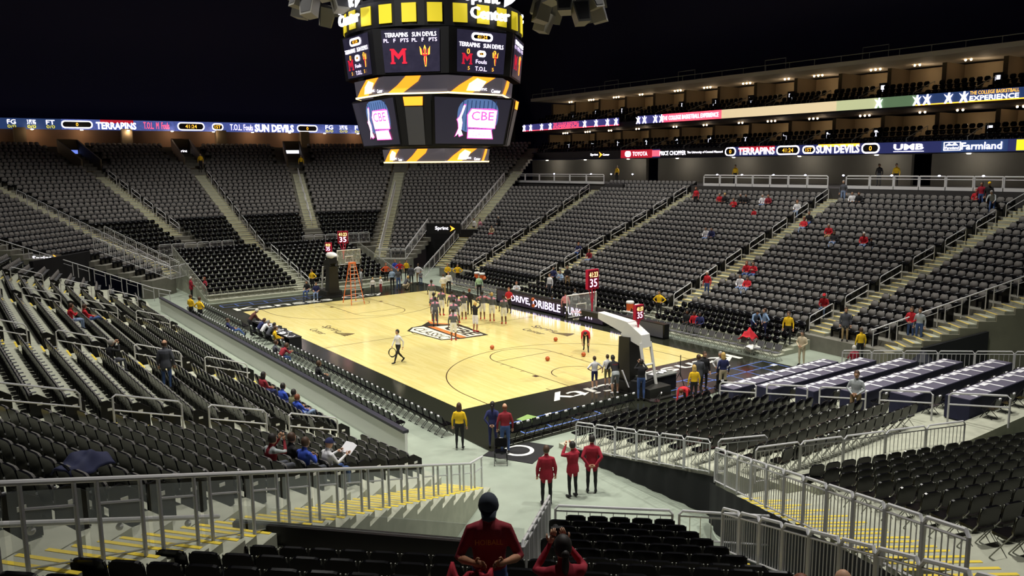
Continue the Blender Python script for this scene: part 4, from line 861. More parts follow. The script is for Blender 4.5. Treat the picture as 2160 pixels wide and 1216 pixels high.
def run(pts, n, h, lab, group, **kw):
    """n panels along a straight base line from pts[0] to pts[1]"""
    a, b_ = np.array(pts[0], float), np.array(pts[1], float); gap = 0.05/np.linalg.norm(b_-a)
    for k in range(n):
        where = lab.format(nth(k+1)); fence(a+(b_-a)*(k/n+gap/2), a+(b_-a)*((k+1)/n-gap/2), h, where, group, **kw)
def onl(ln, t, off, z):
    x, y, a = LN[ln] if isinstance(ln, str) else ln; ar = math.radians(a); return (x+math.cos(ar)*t-math.sin(ar)*off, y+math.sin(ar)*t+math.cos(ar)*off, z(t))
ARN = {'D': 'centre-right aisle of the right stand', 'C': 'centre-left aisle of the right stand', 'E': 'near aisle of the right stand', 'B': 'far aisle of the right stand', 'F1': 'stair behind the far hoop', 'F2': 'stair right of the far hoop',
       'F2L': 'stair in the far left end stand', 'DL': 'near aisle of the left stand', 'CL': 'middle aisle of the left stand', 'BL': 'far aisle of the left stand', 'EL': 'corner aisle of the left stand'}
for ln, z, t0, t1, pitch, ln_, off, h in (('D', zf, 0.3, 17.5, 2.5, 1.65, 0.42, 0.85), ('C', zf, 0.3, 17.5, 2.5, 1.65, 0.42, 0.85), ('E', zf, 0.3, 17.5, 2.5, 1.65, 0.42, 0.85), ('B', zf, 0.3, 17.5, 2.5, 1.65, 0.42, 0.85),
                                      ('F1', zf, 4.5, 22, 2.2, 1.6, -0.5, 0.85), ('F2', zf, 9.2, 22, 2.2, 1.6, 0.0, 0.85), ('F2L', zf, 9.2, 22, 2.2, 1.6, -0.5, 0.85),
                                      ('DL', zl, 0.9, 12, 2.7, 1.75, 0.0, 0.85), ('CL', zl, 0.9, 10, 2.7, 1.75, 0.0, 0.85), ('BL', zl, 0.9, 8, 2.7, 1.75, 0.0, 0.85), ('EL', zl, 1.2, 11, 2.65, 1.85, 0.0, 0.9)):
    t = t0; k = 1
    while t+ln_ < t1+1:
        handrail(onl(ln, t, off, z), onl(ln, t+ln_, off, z), h, f'steel stair handrail, {nth(k)} from the bottom, {ARN[ln]}', 'aisle handrails'); t += pitch; k += 1
for k in range(4):
    y0 = 20.0+2.3*k; z0 = 0.25+0.245*(y0-19.6); handrail((-0.45, y0, z0), (-0.45, y0+1.7, z0+0.42), 0.85, f'steel stair handrail, {nth(k+1)} from the floor, floor seating behind the far hoop', 'aisle handrails')
# balustrades along corner stairs
def balu(ln, t0, t1, n, off, z, h, lab, grp, **kw):
    for k in range(n):
        ta, tb = t0+(t1-t0)*k/n, t0+(t1-t0)*(k+1)/n-0.06; fence(onl(ln, ta, off, z), onl(ln, tb, off, z), h, lab.format(nth(k+1)), grp, **kw)
zfg = lambda t: max(zf(t), 0.8+0.5*t) if t < 0 else zf(t)
zf0 = lambda t: max(0.0, zf(t)) if t > -2 else 0.0
balu('CS', -1.9, 19.5, 19, 0.62, zf0, 1.0, 'barred stair panel, {} from the floor, above the lit tunnel sign', 'corner stair panels', nb=3, split=False)
balu('F3', 1.7, 17.5, 14, 0.0, zf, 1.0, 'barred stair panel, {} from the bottom, right of the far hoop', 'corner stair panels', nb=5, split=False)
balu('F3L', 1.7, 17.5, 14, 0.62, zf, 1.0, 'barred stair panel, {} from the bottom, left side of far left stair', 'corner stair panels', nb=4, split=False)
balu('F3L', 1.7, 9.5, 7, -0.62, zf, 1.0, 'barred stair panel, {} from the bottom, right side of far left stair', 'corner stair panels', nb=4, split=False)
def longrail(name, lab, ln, t0, t1, off, z, h, np_, mt=STEEL, pairs=True, glass=False, midr=True):
    o0 = onl(ln, t0, off, z); t = thing(name, lab, 'railing', o0); O = np.array(o0); P_ = lambda tt, dz: tuple(np.array(onl(ln, tt, off, z))-O+np.array([0, 0, dz]))
    m = MB(); n = 14; m.tube([P_(t0+(t1-t0)*i/n, h) for i in range(n+1)], 0.034, 8); m.build('top_rail', mt, t)
    ts = []
    step = (t1-t0)/np_
    for k in range(np_):
        a, b_ = t0+step*k+step*0.1, t0+step*k+step*0.78; ts.append((a, b_))
        for q in (a, b_): m = MB(); m.tube([P_(q, 0), P_(q, h)], 0.028, 6); m.build('post', mt, t)
        if midr: m = MB(); m.tube([P_(a, h*0.72), P_(b_, h*0.72)], 0.018, 5); m.build('mid_rail', mt, t)
        if glass:
            pa, pb = np.array(P_(t0+step*k+step*0.02, 0.12)), np.array(P_(t0+step*k+step*0.94, 0.12)); m = MB(); hh = np.array([0, 0, h*0.80]); dv = pb-pa; nv = np.array([-dv[1], dv[0], 0]); nv = nv/np.linalg.norm(nv)*0.012
            m.hexa([tuple(pa), tuple(pb), tuple(pb+nv), tuple(pa+nv)], [tuple(pa+hh), tuple(pb+hh), tuple(pb+nv+hh), tuple(pa+nv+hh)]); m.build('glass_pane', GLASS, t)
            m = MB(); m.tube([P_(a, 0.1), P_(b_, 0.1)], 0.012, 4); m.build('foot_clip', STEELD, t)
    return t
zgl = lambda t: max(0.0, 0.365*(t-0.8))
GLN = (-11.3, -21.5, 219)
longrail('glass_railing', 'long steel and glass railing along the pale stair in the foreground', GLN, 0.2, 17.8, 0.0, zgl, 1.08, 17, glass=True)
m = MB(); t = thing('wall_handrail', 'lower round handrail along the glass railing at the left edge', 'handrail', onl(GLN, 12.9, -0.28, zgl))
O = np.array(onl(GLN, 12.9, -0.28, zgl)); m.tube([tuple(np.array(onl(GLN, q, -0.28, zgl))-O+np.array([0, 0, 0.36+0.06*(q-12.9)])) for q in (12.9, 14, 15.5, 17, 18.5)], 0.036, 8); m.build('rail', STEEL, t)
for q in (13.6, 14.9, 16.2): p = np.array(onl(GLN, q, -0.28, zgl))-O+np.array([0, 0, 0.36+0.06*(q-12.9)]); m = MB(); m.ell(tuple(p-np.array([0, 0, 0.09])), (0.05, 0.05, 0.05), 8, 5); m.build('bracket', STEEL, t)
longrail('stair_railing', 'long railing with twin posts on the concrete stair at the right edge', 'G', -0.3, 13.5, 0.55, zf0, 1.0, 12)
longrail('stair_railing', 'long railing with twin posts and a lit sponsor sign, far left corner', 'CSL', -1.6, 18.0, -0.55, lambda t: max(0.05, zl(t)), 1.0, 17)
sg = thing('sponsor_sign', 'small lit white and yellow sponsor sign on the far left railing', 'sign', onl('CSL', 7.4, -0.72, zl)); p = np.array(onl('CSL', 7.4, -0.78, zl))
dx = np.array(onl('CSL', 7.0, 0, lambda t: 0))-np.array(onl('CSL', 8.0, 0, lambda t: 0)); dx = dx/np.linalg.norm(dx)
q = MB(); q.slab([(-1.1, -0.3), (1.1, -0.3), (1.1, 0.3), (-1.1, 0.3)], (0, 0, 0), (1, 0, 0), (0, 1, 0), 0.02); frame(q.build('sign_plate', STEELD, sg), tuple(p+np.array([0, 0, 0.62])), dx, (0, 0, 1))
letter('Sprint', tuple(p+np.array([0, 0, 0.62])+np.array([dx[1], -dx[0], 0])*0.03-dx*0.3), dx, (0, 0, 1), 1.4, 0.42, LEDW, sg)
o = flat([(0, -0.28), (0.5, 0), (0, 0.28), (0.16, 0)], (0, 0, 0), (1, 0, 0), (0, 1, 0), LEDY, sg, 'fan_mark'); frame(o, tuple(p+np.array([0, 0, 0.62])+np.array([dx[1], -dx[0], 0])*0.03+dx*0.5), dx, (0, 0, 1))
# heavy white guard panels on top of the right stand
WRAIL = mat('white_guard', S(214, 214, 216), 0.5)
def guard(y0, y1, n, lab):
    for k in range(n):
        a, b_ = y0+(y1-y0)*k/n+0.05, y0+(y1-y0)*(k+1)/n-0.05; t = thing('guard_panel', lab.format(nth(k+1)), 'guardrail', (30.35, a, 8.05), 0, 'white guard panels atop the right stand'); L = b_-a; s = 1 if L > 0 else -1
        m = MB(); m.tube([(0, 0, 0.0), (0, 0, 0.84), (0, s*0.1, 0.92), (0, L-s*0.1, 0.92), (0, L, 0.84), (0, L, 0)], 0.05, 6); m.build('frame', WRAIL, t)
        m = MB(); m.box((0, L/2, 0.10), (0.08, abs(L), 0.24)); m.build('kick_plate', WRAIL, t); m = MB(); m.tube([(0, 0, 0.72), (0, L, 0.72)], 0.03, 5); m.build('mid_rail', WRAIL, t)
guard(37.0, 18.6, 7, 'white guard panel, {} from the left, top row left section'); guard(5.6, -6.3, 7, 'white guard panel, {} from the left, top row middle section'); guard(-7.9, -24.0, 9, 'white guard panel, {} from the left, top row right section')
# far end platforms and side fences
run([(-9.6, 29.7, 2.75), (-3.3, 29.9, 2.75)], 6, 1.0, 'barred platform panel, {} from the left, far left platform', 'far platform panels', nb=8, split=False)
run([(3.0, 29.9, 2.75), (9.6, 29.4, 2.75)], 6, 1.0, 'barred platform panel, {} from the left, platform behind the far hoop', 'far platform panels', nb=8, split=False)
run([(-8.6, 19.7, 0.2), (-8.6, 29.3, 2.6)], 9, 1.0, 'grey barred panel, {} from the floor, left side of far floor seating', 'far side panels', nb=6, split=False, mt=STEELD)
run([(7.4, 19.7, 0.2), (7.4, 27.5, 2.1)], 7, 1.0, 'grey barred panel, {} from the floor, right side of far floor seating', 'far side panels', nb=6, split=False, mt=STEELD)
run([(8.35, 25.5, 1.5), (10.35, 23.6, 1.5)], 2, 1.0, 'barred panel, {} from the left, front of far corner block', 'corner front panels', nb=9, split=False)
run([(10.35, 23.6, 1.5), (14.9, 27.2, 3.9)], 4, 1.0, 'barred panel, {} from the front, beside the lit tunnel', 'corner front panels', nb=6, split=False)
run([(-8.35, 25.5, 1.5), (-10.1, 23.9, 1.5)], 2, 1.0, 'barred panel, {} from the right, front of far left corner block', 'corner front panels', nb=9, split=False)
run([(-10.1, 23.9, 1.5), (-14.8, 27.3, 3.9)], 5, 1.0, 'barred panel, {} from the front, far left corner tunnel', 'corner front panels', nb=6, split=False)
# near floor seating: side fence, slanted fence, fence between the two seating blocks
run([(-7.35, -21.3, 0.28), (-7.35, -27.2, 1.30)], 6, 1.0, 'barred side panel, {} from the court, beside the red-jacketed men', 'near side panels', nb=6)
run([(-7.75, -27.7, 1.30), (-14.6, -37.3, 4.55)], 11, 1.0, 'tall barred panel, {} from the far end, slanted fence at right', 'slanted fence panels', nb=6, r=0.032)
run([(-7.6, -28.9, 1.62), (-1.0, -31.2, 1.62)], 5, 1.0, 'barred panel, {} from the left, between the two seating blocks', 'dividing fence panels', nb=9)
run([(-7.3, -27.4, 1.35), (-6.1, -28.2, 1.45)], 1, 1.0, 'barred landing panel at the bend of the slanted fence, {} one', 'dividing fence panels', nb=4)
for k in range(5):
    y0 = -20.9-2.25*k; handrail((0.72, y0, NEARZ(y0)), (0.72, y0-1.75, NEARZ(y0-1.75)), 1.0, f'looped steel aisle rail, {nth(k+1)} from the court, left of the press tables', 'press aisle rails', r=0.032, mid=0.62)
run([(9.45, -20.9, 0.2), (9.45, -31.2, 2.05)], 7, 1.05, 'barred panel, {} from the court, behind the press tables', 'press side panels', nb=7)
# camera block: front guard, side fences
def ncz(s, l, dz=0.0): p = nc(s, l); return (p[0], p[1], znc(max(s, 30.74))+dz)
run([ncz(30.15, 9.1), ncz(30.15, 11.75)], 1, 0.72, 'barred front guard panel before the foreground chairs, left of two', 'foreground guard panels', nb=9, r=0.03)
run([ncz(30.15, 11.85), ncz(30.25, 14.2)], 1, 0.72, 'barred front guard panel before the foreground chairs, right of two', 'foreground guard panels', nb=9, r=0.03)
run([ncz(30.2, 9.0), ncz(35.6, 9.0)], 7, 0.98, 'barred panel, {} from the front, left of the foreground chairs', 'foreground side panels', nb=6, r=0.03)
run([ncz(30.5, 12.75), ncz(39.0, 14.7)], 9, 0.98, 'barred panel, {} from the front, right of the foreground chairs', 'foreground side panels', nb=7, r=0.032)
# dark parapet in front of the left foreground chairs, low glass on it
b = MB(); c = [nc(35.25, 4.15), nc(35.25, 9.0), nc(35.4, 9.0), nc(35.4, 4.15)]; b.hexa([(*p, 1.5) for p in c], [(*p, (4.30, 4.12, 4.12, 4.30)[i]) for i, p in enumerate(c)]); struct(b.build('wall_parapet', mat('dark_parapet', S(17, 16, 15), 0.35)), 'dark parapet wall in front of the left foreground chairs')
b = MB(); c = [nc(35.32, 4.15), nc(35.32, 9.0), nc(35.335, 9.0), nc(35.335, 4.15)]; b.hexa([(*p, (4.305, 4.125, 4.125, 4.305)[i]) for i, p in enumerate(c)], [(*p, (4.58, 4.40, 4.40, 4.58)[i]) for i, p in enumerate(c)]); tag(b.build('glass_screen', GLASS), 'low clear glass strip on the dark parapet', 'glass')
# dasher wall along the left stand
b = MB(); b.box((-12.05, 0.5, 0.46), (0.10, 36.5, 0.92), m=0); b.box((-12.05, 0.5, 0.95), (0.22, 36.5, 0.10), m=1)
struct(b.build('wall_left_dasher', [WHITE, mat('dasher_cap', S(44, 44, 56), 0.5)]), 'low white wall with dark cap along the left stand')
# drapes hung under the fences of the near tunnel
def drape(name, a, b_, z0a, z0b, z1a, z1b, m, lab, n=26, amp=0.05):
    a, b_ = np.array(a, float), np.array(b_, float); d = b_-a; nv = np.array([-d[1], d[0]])/np.linalg.norm(d); mb = MB(); vs = []; fs = []
    for i in range(n+1):
        f = i/n; p = a+d*f+nv*amp*math.sin(i*1.9); q = a+d*f+nv*amp*0.3*math.sin(i*1.9); vs += [(*p, z0a+(z0b-z0a)*f), (*q, z1a+(z1b-z1a)*f)]
    for i in range(n): fs.append((2*i, 2*i+2, 2*i+3, 2*i+1))
    mb.add(vs, fs); o = mb.build(name, m, smooth=True); return tag(o, lab, 'drape')
drape('tunnel_drape', (-7.32, -21.2), (-7.32, -27.4), 0.02, 0.02, 0.25, 1.25, DRAPEB, 'black drape under the barred side fence of the tunnel')
drape('tunnel_drape', (-7.7, -27.5), (-14.5, -37.1), 0.02, 1.0, 1.22, 4.45, DRAPEB, 'black drape under the slanted fence at right', 40)
p0, p1 = onl(GLN, 0.9, -0.12, zgl), onl(GLN, 6.2, -0.12, zgl)
drape('tunnel_drape', p0[:2], p1[:2], 0.02, 0.02, p0[2]+0.02, p1[2], DRAPE, 'grey drape under the lower end of the glass railing', 30, 0.07)
# lit tunnel sign and dark tunnel at the far right corner, plain dark tunnel at the far left
a0 = np.array([17.2, 24.6]); e = np.array([-0.66, 0.75]); 
b = MB(); b.box((17.0, 25.6, 1.9), (0.3, 6.0, 3.8), math.radians(41)); struct(b.build('wall_tunnel_right', DARKW))
b = MB(); b.box((-17.3, 25.2, 1.9), (0.3, 6.5, 3.8), math.radians(-41)); struct(b.build('wall_tunnel_left', DARKW))
sg = thing('tunnel_sign', 'black lit sponsor sign above the far right corner tunnel', 'sign', (15.7, 25.6, 3.9)); ux = np.array([0.656, -0.755, 0])
q = MB(); q.box((0, 0, 0), (3.6, 0.16, 1.0)); o = q.build('sign_box', BLACKM, sg); frame(o, (15.7, 25.7, 3.95), tuple(ux), (0.755, 0.656, 0))
fc = np.array([15.7, 25.7, 3.95])-np.array([0.755, 0.656, 0])*0.1
letter('Sprint', tuple(fc-ux*0.1), ux, (0, 0, 1), 1.35, 0.42, LEDW, sg)
o = flat([(0, -0.28), (0.5, 0), (0, 0.28), (0.17, 0)], (0, 0, 0), (1, 0, 0), (0, 1, 0), LEDY, sg, 'fan_mark'); frame(o, tuple(fc+ux*0.75), ux, (0, 0, 1))
# grey wall at the right edge beside the rising stair
b = MB()
for i in range(0, 16):
    t0, t1 = i*TR, (i+1)*TR; p0, p1 = onl('G', t0, -0.7, zf), onl('G', t1, -0.7, zf); q0, q1 = onl('G', t0, 0.0, zf), onl('G', t1, 0.0, zf); zz = zf(t0)
    b.hexa([(*p0[:2], 0), (*p1[:2], 0), (*q1[:2], 0), (*q0[:2], 0)], [(*p0[:2], zz), (*p1[:2], zz), (*q1[:2], zz), (*q0[:2], zz)])
struct(b.build('wall_stair_side', WALLG), 'grey block wall under the rising stair at right')
b = MB(); c0 = np.array(onl('G', 1.6, -0.72, zf)); c1 = np.array(onl('G', 4.6, -0.72, zf)); d = c1-c0
b.hexa([(*c0[:2], 0), (*c1[:2], 0), (*(c1[:2]+np.array([0.02, -0.15])), 0), (*(c0[:2]+np.array([0.02, -0.15])), 0)], [(*c0[:2], 1.1), (*c1[:2], 1.9), (*(c1[:2]+np.array([0.02, -0.15])), 1.9), (*(c0[:2]+np.array([0.02, -0.15])), 1.1)])
tag(b.build('stair_curtain', DRAPEB), 'black curtain hung below the rising stair at right', 'drape')
# ================================================================ CENTRE SCOREBOARD
SB = thing('center_scoreboard', 'large hanging centre scoreboard with screens and glowing rings', 'scoreboard', (0, 0, 10.2))
SBK = mat('scoreboard_black', S(20, 20, 26), 0.5); SBG = mat('scoreboard_grey', S(84, 84, 90), 0.5)
LDARK = mat('screen_dark_grey', S(52, 50, 60), 0.3, emit=0.22, ecol=S(80, 78, 100)); LSTAT = mat('screen_stat', S(40, 38, 50), 0.3, emit=0.30, ecol=S(70, 66, 96), noise=0.4, nscale=3)
LBLUE = mat('screen_ice_blue', S(90, 120, 170), emit=0.7, ecol=S(92, 124, 184), noise=0.3, nscale=1.5)
YELSQ = mat('yellow_square_panel', S(226, 206, 50), 0.5, emit=0.5, ecol=S(226, 204, 40)); LORA = mat('led_orange_flame', S(255, 170, 50), emit=1.6, ecol=S(255, 156, 40)); LORW = mat('led_flame_white', S(255, 236, 190), emit=2.6, ecol=S(255, 226, 160)); LGREY = mat('led_ring_grey', S(96, 92, 100), emit=0.35, ecol=S(110, 104, 116))
LRED = mat('led_logo_red', S(190, 24, 50), emit=1.0, ecol=S(200, 24, 52)); LPINKW = mat('led_pink_white', S(255, 225, 240), emit=5.0, ecol=(1.0, 0.85, 0.95)); LMAG = mat('led_magenta', S(230, 90, 170), emit=1.8, ecol=S(235, 80, 170))
def Zs(z): return z-10.2
def ringmesh(sides, z0, r0, z1, r1, a0=0.0):
    """band between two polygons given by direction/apothem lists"""
    q = MB(); n = len(sides); v = [(r0*c, r0*s, Zs(z0)) for c, s in sides]+[(r1*c, r1*s, Zs(z1)) for c, s in sides]
    q.add(v, [(i, (i+1) % n, n+(i+1) % n, n+i) for i in range(n)]); return q
def oct_(w): # unequal octagon: flat faces on +-X, +-Y of half width w (apothem 1)
    return [(-w, -1), (w, -1), (1, -w), (1, w), (w, 1), (-w, 1), (-1, w), (-1, -w)]
core = MB(); core.lathe((0, 0, 0), [(2.6, Zs(10.25)), (2.6, Zs(11.1)), (3.2, Zs(11.25)), (3.3, Zs(14.2)), (3.6, Zs(14.3)), (4.0, Zs(15.4)), (4.0, Zs(17.8)), (4.6, Zs(19.8)), (2.0, Zs(20.3))], 24); core.build('core', SBK, SB)
o8 = oct_(0.42)
MBLK = [(-0.5, -0.5), (-0.2, -0.5), (-0.2, -0.38), (-0.27, -0.38), (-0.27, 0.12), (0.0, -0.22), (0.27, 0.12), (0.27, -0.38), (0.2, -0.38), (0.2, -0.5), (0.5, -0.5), (0.5, -0.38), (0.43, -0.38), (0.43, 0.38), (0.5, 0.38), (0.5, 0.5), (0.26, 0.5), (0.0, 0.14), (-0.26, 0.5), (-0.5, 0.5), (-0.5, 0.38), (-0.43, 0.38), (-0.43, -0.38), (-0.5, -0.38)]
def face_quad(nx, ny, half, ap0, ap1, z0, z1, m, name, par=SB, eps=0.0):
    ex = (-ny, nx) ; q = MB()   # ex = right-hand direction seen from outside: u = z x n
    ux = (-ny, nx)
    q.quad((nx*(ap0+eps)-ux[0]*half[0], ny*(ap0+eps)-ux[1]*half[0], Zs(z0)), (nx*(ap0+eps)+ux[0]*half[0], ny*(ap0+eps)+ux[1]*half[0], Zs(z0)), (nx*(ap1+eps)+ux[0]*half[1], ny*(ap1+eps)+ux[1]*half[1], Zs(z1)), (nx*(ap1+eps)-ux[0]*half[1], ny*(ap1+eps)-ux[1]*half[1], Zs(z1)), 0)
    return q.build(name, m, par)
def spt(nx, ny, u, v, ap0, ap1, z0, z1, eps=0.03):
    """point on a tilted face: u metres to the right of its centre, v in 0..1 up; returns world point and axes"""
    ux = np.array((-ny, nx, 0.0)); n3 = np.array((nx, ny, 0.0)); lo = n3*ap0+np.array((0, 0, z0)); hi = n3*ap1+np.array((0, 0, z1)); up = hi-lo; L = np.linalg.norm(up); up = up/L
    out = np.cross(ux, up); return lo+up*L*v+ux*u+out*eps, ux, up, L
def stext(s, nx, ny, u, v, w_, h_, m, ap, par=SB, eps=0.05, bold=0.0):
    p, ux, up, L = spt(nx, ny, u, v, *ap, eps); return letter(s, tuple(p), ux, up, w_, h_, m, par, bold=bold)
def spoly(pts, nx, ny, u, v, m, ap, par=SB, eps=0.04, name='graphic'):
    p, ux, up, L = spt(nx, ny, u, v, *ap, eps); o = flat(pts, (0, 0, 0), (1, 0, 0), (0, 1, 0), m, par, name, 0.01); return frame(o, tuple(p), ux, up)
AX = [(0, -1), (-1, 0), (0, 1), (1, 0)]; DG = [(-0.7071, -0.7071), (0.7071, -0.7071), (-0.7071, 0.7071), (0.7071, 0.7071)]
flame1 = [(-1.0, -0.42), (-0.4, -0.25), (0.1, 0.1), (0.45, 0.42), (0.9, 0.42), (0.6, 0.1), (0.1, -0.2), (-0.3, -0.42)]
def ringband(z0, z1, R0, R1, name):
    q = ringmesh(o8, z0, R0, z1, R1); q.build(name, LGREY, SB)
    for nx, ny in AX+DG:
        diag = abs(nx) < 0.9 and abs(ny) < 0.9; a0, a1 = (R0*1.004, R1*1.004) if diag else (R0, R1); ap = (a0, a1, z0, z1); hz = z1-z0
        hw = R0*0.42*0.97 if not diag else R0*0.41*0.97
        if not diag:
            spoly([(-hw, -0.5*hz), (-hw*0.2, -0.5*hz), (hw*0.35, 0.1*hz), (hw*0.75, 0.5*hz), (-hw*0.1, 0.5*hz), (-hw*0.6, 0.0)], nx, ny, 0, 0.5, LORA, ap); spoly([(-hw*0.35, -0.3*hz), (hw*0.15, -0.3*hz), (hw*0.4, 0.25*hz), (hw*0.05, 0.42*hz), (-hw*0.25, 0.1*hz)], nx, ny, 0, 0.5, LORW, ap, eps=0.06)
            stext('Sprint', nx, ny, hw*0.15, 0.32, hw*0.55, hz*0.24, LEDW, ap, eps=0.08); stext('Center', nx, ny, hw*0.78, 0.25, hw*0.36, hz*0.2, LEDW, ap, eps=0.08)
        else:
            spoly([(-hw, -0.5*hz), (-hw*0.5, -0.5*hz), (hw*0.1, 0.2*hz), (hw*0.2, 0.5*hz), (-hw*0.3, 0.5*hz), (-hw*0.6, 0.0)], nx, ny, 0, 0.5, LORA, ap)
        spoly([(-hw*1.05, -0.5*hz), (hw*1.05, -0.5*hz), (hw*1.05, -0.42*hz), (-hw*1.05, -0.40*hz)], nx, ny, 0, 0.5, LORW, ap, eps=0.05)
ringband(10.25, 11.1, 2.85, 2.95, 'lower_ring')
# big video faces, leaning out towards the top
A0, A1, ZA, ZB = 3.62, 4.12, 11.3, 14.1
for nx, ny in AX:
    f_ = face_quad(nx, ny, (2.35, 2.65), A0, A1, ZA, ZB, SBK, 'screen_frame'); sc = face_quad(nx, ny, (2.24, 2.52), A0, A1, ZA+0.06, ZB-0.06, LDARK, 'video_screen', eps=0.02); ap = (A0, A1, ZA, ZB)
    kw = dict(par=SB)
    spoly(rrect(2.7, 2.0, 0.8, 5), nx, ny, 0.35, 0.62, LBLUE, ap, eps=0.03); 
    for k in range(9): spoly([(-0.02, -0.9), (0.02, -0.9), (0.05, 0.9), (0.0, 0.9)], nx, ny, -0.7+0.27*k, 0.62, LEDDB, ap, eps=0.04)
    spoly([(-0.9, -0.55), (0.95, -0.6), (1.0, 0.55), (0.7, 0.62), (-0.75, 0.6), (-1.0, 0.2)], nx, ny, 0.6, 0.56, LMAG, ap, eps=0.05); spoly([(-0.85, -0.5), (0.9, -0.55), (0.95, 0.5), (-0.7, 0.55), (-0.92, 0.2)], nx, ny, 0.6, 0.56, LPINKW, ap, eps=0.06)
    stext('CBE', nx, ny, 0.62, 0.62, 1.5, 0.55, LMAG, ap, eps=0.09, bold=0.02)
    spoly([(-0.9, -0.3), (0.85, -0.32), (0.7, 0.3), (-0.9, 0.3)], nx, ny, 0.62, 0.24, LMAG, ap, eps=0.05); spoly([(-0.84, -0.24), (0.78, -0.26), (0.64, 0.24), (-0.84, 0.24)], nx, ny, 0.62, 0.24, LPINKW, ap, eps=0.06); stext('CLASSIC', nx, ny, 0.6, 0.245, 1.25, 0.3, LMAG, ap, eps=0.09)
    # leaping player silhouette beside the letters
    sil = [(-0.35, -0.95), (-0.15, -0.75), (-0.05, -0.95), (0.2, -0.85), (0.05, -0.6), (0.1, -0.1), (0.0, 0.25), (0.18, 0.75), (0.25, 1.0), (0.12, 1.0), (0.0, 0.6), (-0.15, 0.25), (-0.3, 0.1), (-0.2, -0.1), (-0.15, -0.45)]
    spoly(sil, nx, ny, -0.75, 0.5, LMAG, ap, eps=0.05, name='player_silhouette'); spoly([(a*0.78, c*0.93) for a, c in sil], nx, ny, -0.75, 0.5, LPINKW, ap, eps=0.06, name='player_silhouette')
for nx, ny in DG:
    face_quad(nx, ny, (0.80, 0.98), 4.25, 4.82, ZA, ZB, SBK, 'corner_frame'); face_quad(nx, ny, (0.46, 0.50), 4.25, 4.82, ZA, ZB-0.1, SBG, 'corner_panel', eps=0.03)
    p = face_quad(nx, ny, (0.50, 0.54), 4.72, 4.80, ZB-0.55, ZB-0.05, LORA, 'corner_light', eps=0.06)
core2 = ringmesh([(a/1.0, c/1.0) for a, c in oct_(0.64)], ZA-0.06, A0-0.04, ZB+0.06, A1-0.04); core2.build('lower_body', SBK, SB)
ringband(14.25, 15.3, 4.2, 4.3, 'upper_ring')
# eight upper stat screens
oE = oct_(0.4142); ringmesh(oE, 15.35, 4.75, 17.9, 4.98).build('upper_body', SBK, SB)
Q0, Q1, ZQ0, ZQ1 = 4.78, 5.0, 15.45, 17.8
for k, (nx, ny) in enumerate([(0, -1), (-0.7071, -0.7071), (-1, 0), (-0.7071, 0.7071), (0, 1), (0.7071, 0.7071), (1, 0), (0.7071, -0.7071)]):
    ap = (Q0, Q1, ZQ0, ZQ1); face_quad(nx, ny, (1.5, 1.58), Q0, Q1, ZQ0, ZQ1, LSTAT, 'stat_screen', eps=0.02)
    if k % 2 == 0:
        p, ux, up, L = spt(nx, ny, 0, 0.86, *ap, 0.05); pill(tuple(p), ux, up, 1.35, 0.45, SB, '41:24'); stext('TERRAPINS', nx, ny, -0.78, 0.66, 1.3, 0.24, LEDW, ap); stext('SUN DEVILS', nx, ny, 0.75, 0.66, 1.3, 0.24, LEDW, ap)
        stext('0', nx, ny, -0.85, 0.5, None, 0.3, LEDY, ap); stext('0', nx, ny, 0.85, 0.5, None, 0.3, LEDY, ap); p, ux, up, L = spt(nx, ny, 0, 0.46, *ap, 0.05); pill(tuple(p), ux, up, 0.55, 0.36, SB, '1ST')
        stext('Fouls', nx, ny, 0, 0.27, 0.7, 0.22, LEDP, ap); stext('T.O.L.', nx, ny, 0, 0.1, 0.75, 0.24, LEDP, ap); spoly([(a*0.66, c*0.62) for a, c in MBLK], nx, ny, -0.9, 0.32, LRED, ap, name='team_letter'); u_, s_ = 0.9, 0.5; stext('5', nx, ny, -0.8, 0.1, None, 0.2, LEDY, ap, eps=0.07); stext('5', nx, ny, 0.75, 0.1, None, 0.2, LEDY, ap, eps=0.07)
    else:
        stext('TERRAPINS', nx, ny, -0.75, 0.88, 1.25, 0.24, LEDW, ap); stext('SUN DEVILS', nx, ny, 0.75, 0.88, 1.3, 0.24, LEDW, ap); stext('PL   F   PTS', nx, ny, -0.78, 0.75, 1.35, 0.2, LEDP, ap); stext('PL   F   PTS', nx, ny, 0.75, 0.75, 1.35, 0.2, LEDP, ap)
        spoly([(a*0.9, c*0.85) for a, c in MBLK], nx, ny, -0.7, 0.38, LRED, ap, name='team_letter'); u_, s_ = 0.75, 0.75
    fork = [(-0.04, -0.75), (0.04, -0.75), (0.1, -0.2), (0.07, 0.05), (0.3, 0.15), (0.34, 0.75), (0.24, 0.55), (0.2, 0.25), (0.06, 0.2), (0.08, 0.6), (0.0, 0.85), (-0.08, 0.6), (-0.06, 0.2), (-0.2, 0.25), (-0.24, 0.55), (-0.34, 0.75), (-0.3, 0.15), (-0.07, 0.05), (-0.1, -0.2)]
    spoly([(a*s_*1.1, c*s_) for a, c in fork], nx, ny, u_, 0.36, LEDY, ap, name='trident'); spoly([(a*s_*0.7, c*s_*0.85) for a, c in fork], nx, ny, u_, 0.35, LRED, ap, eps=0.06, name='trident')
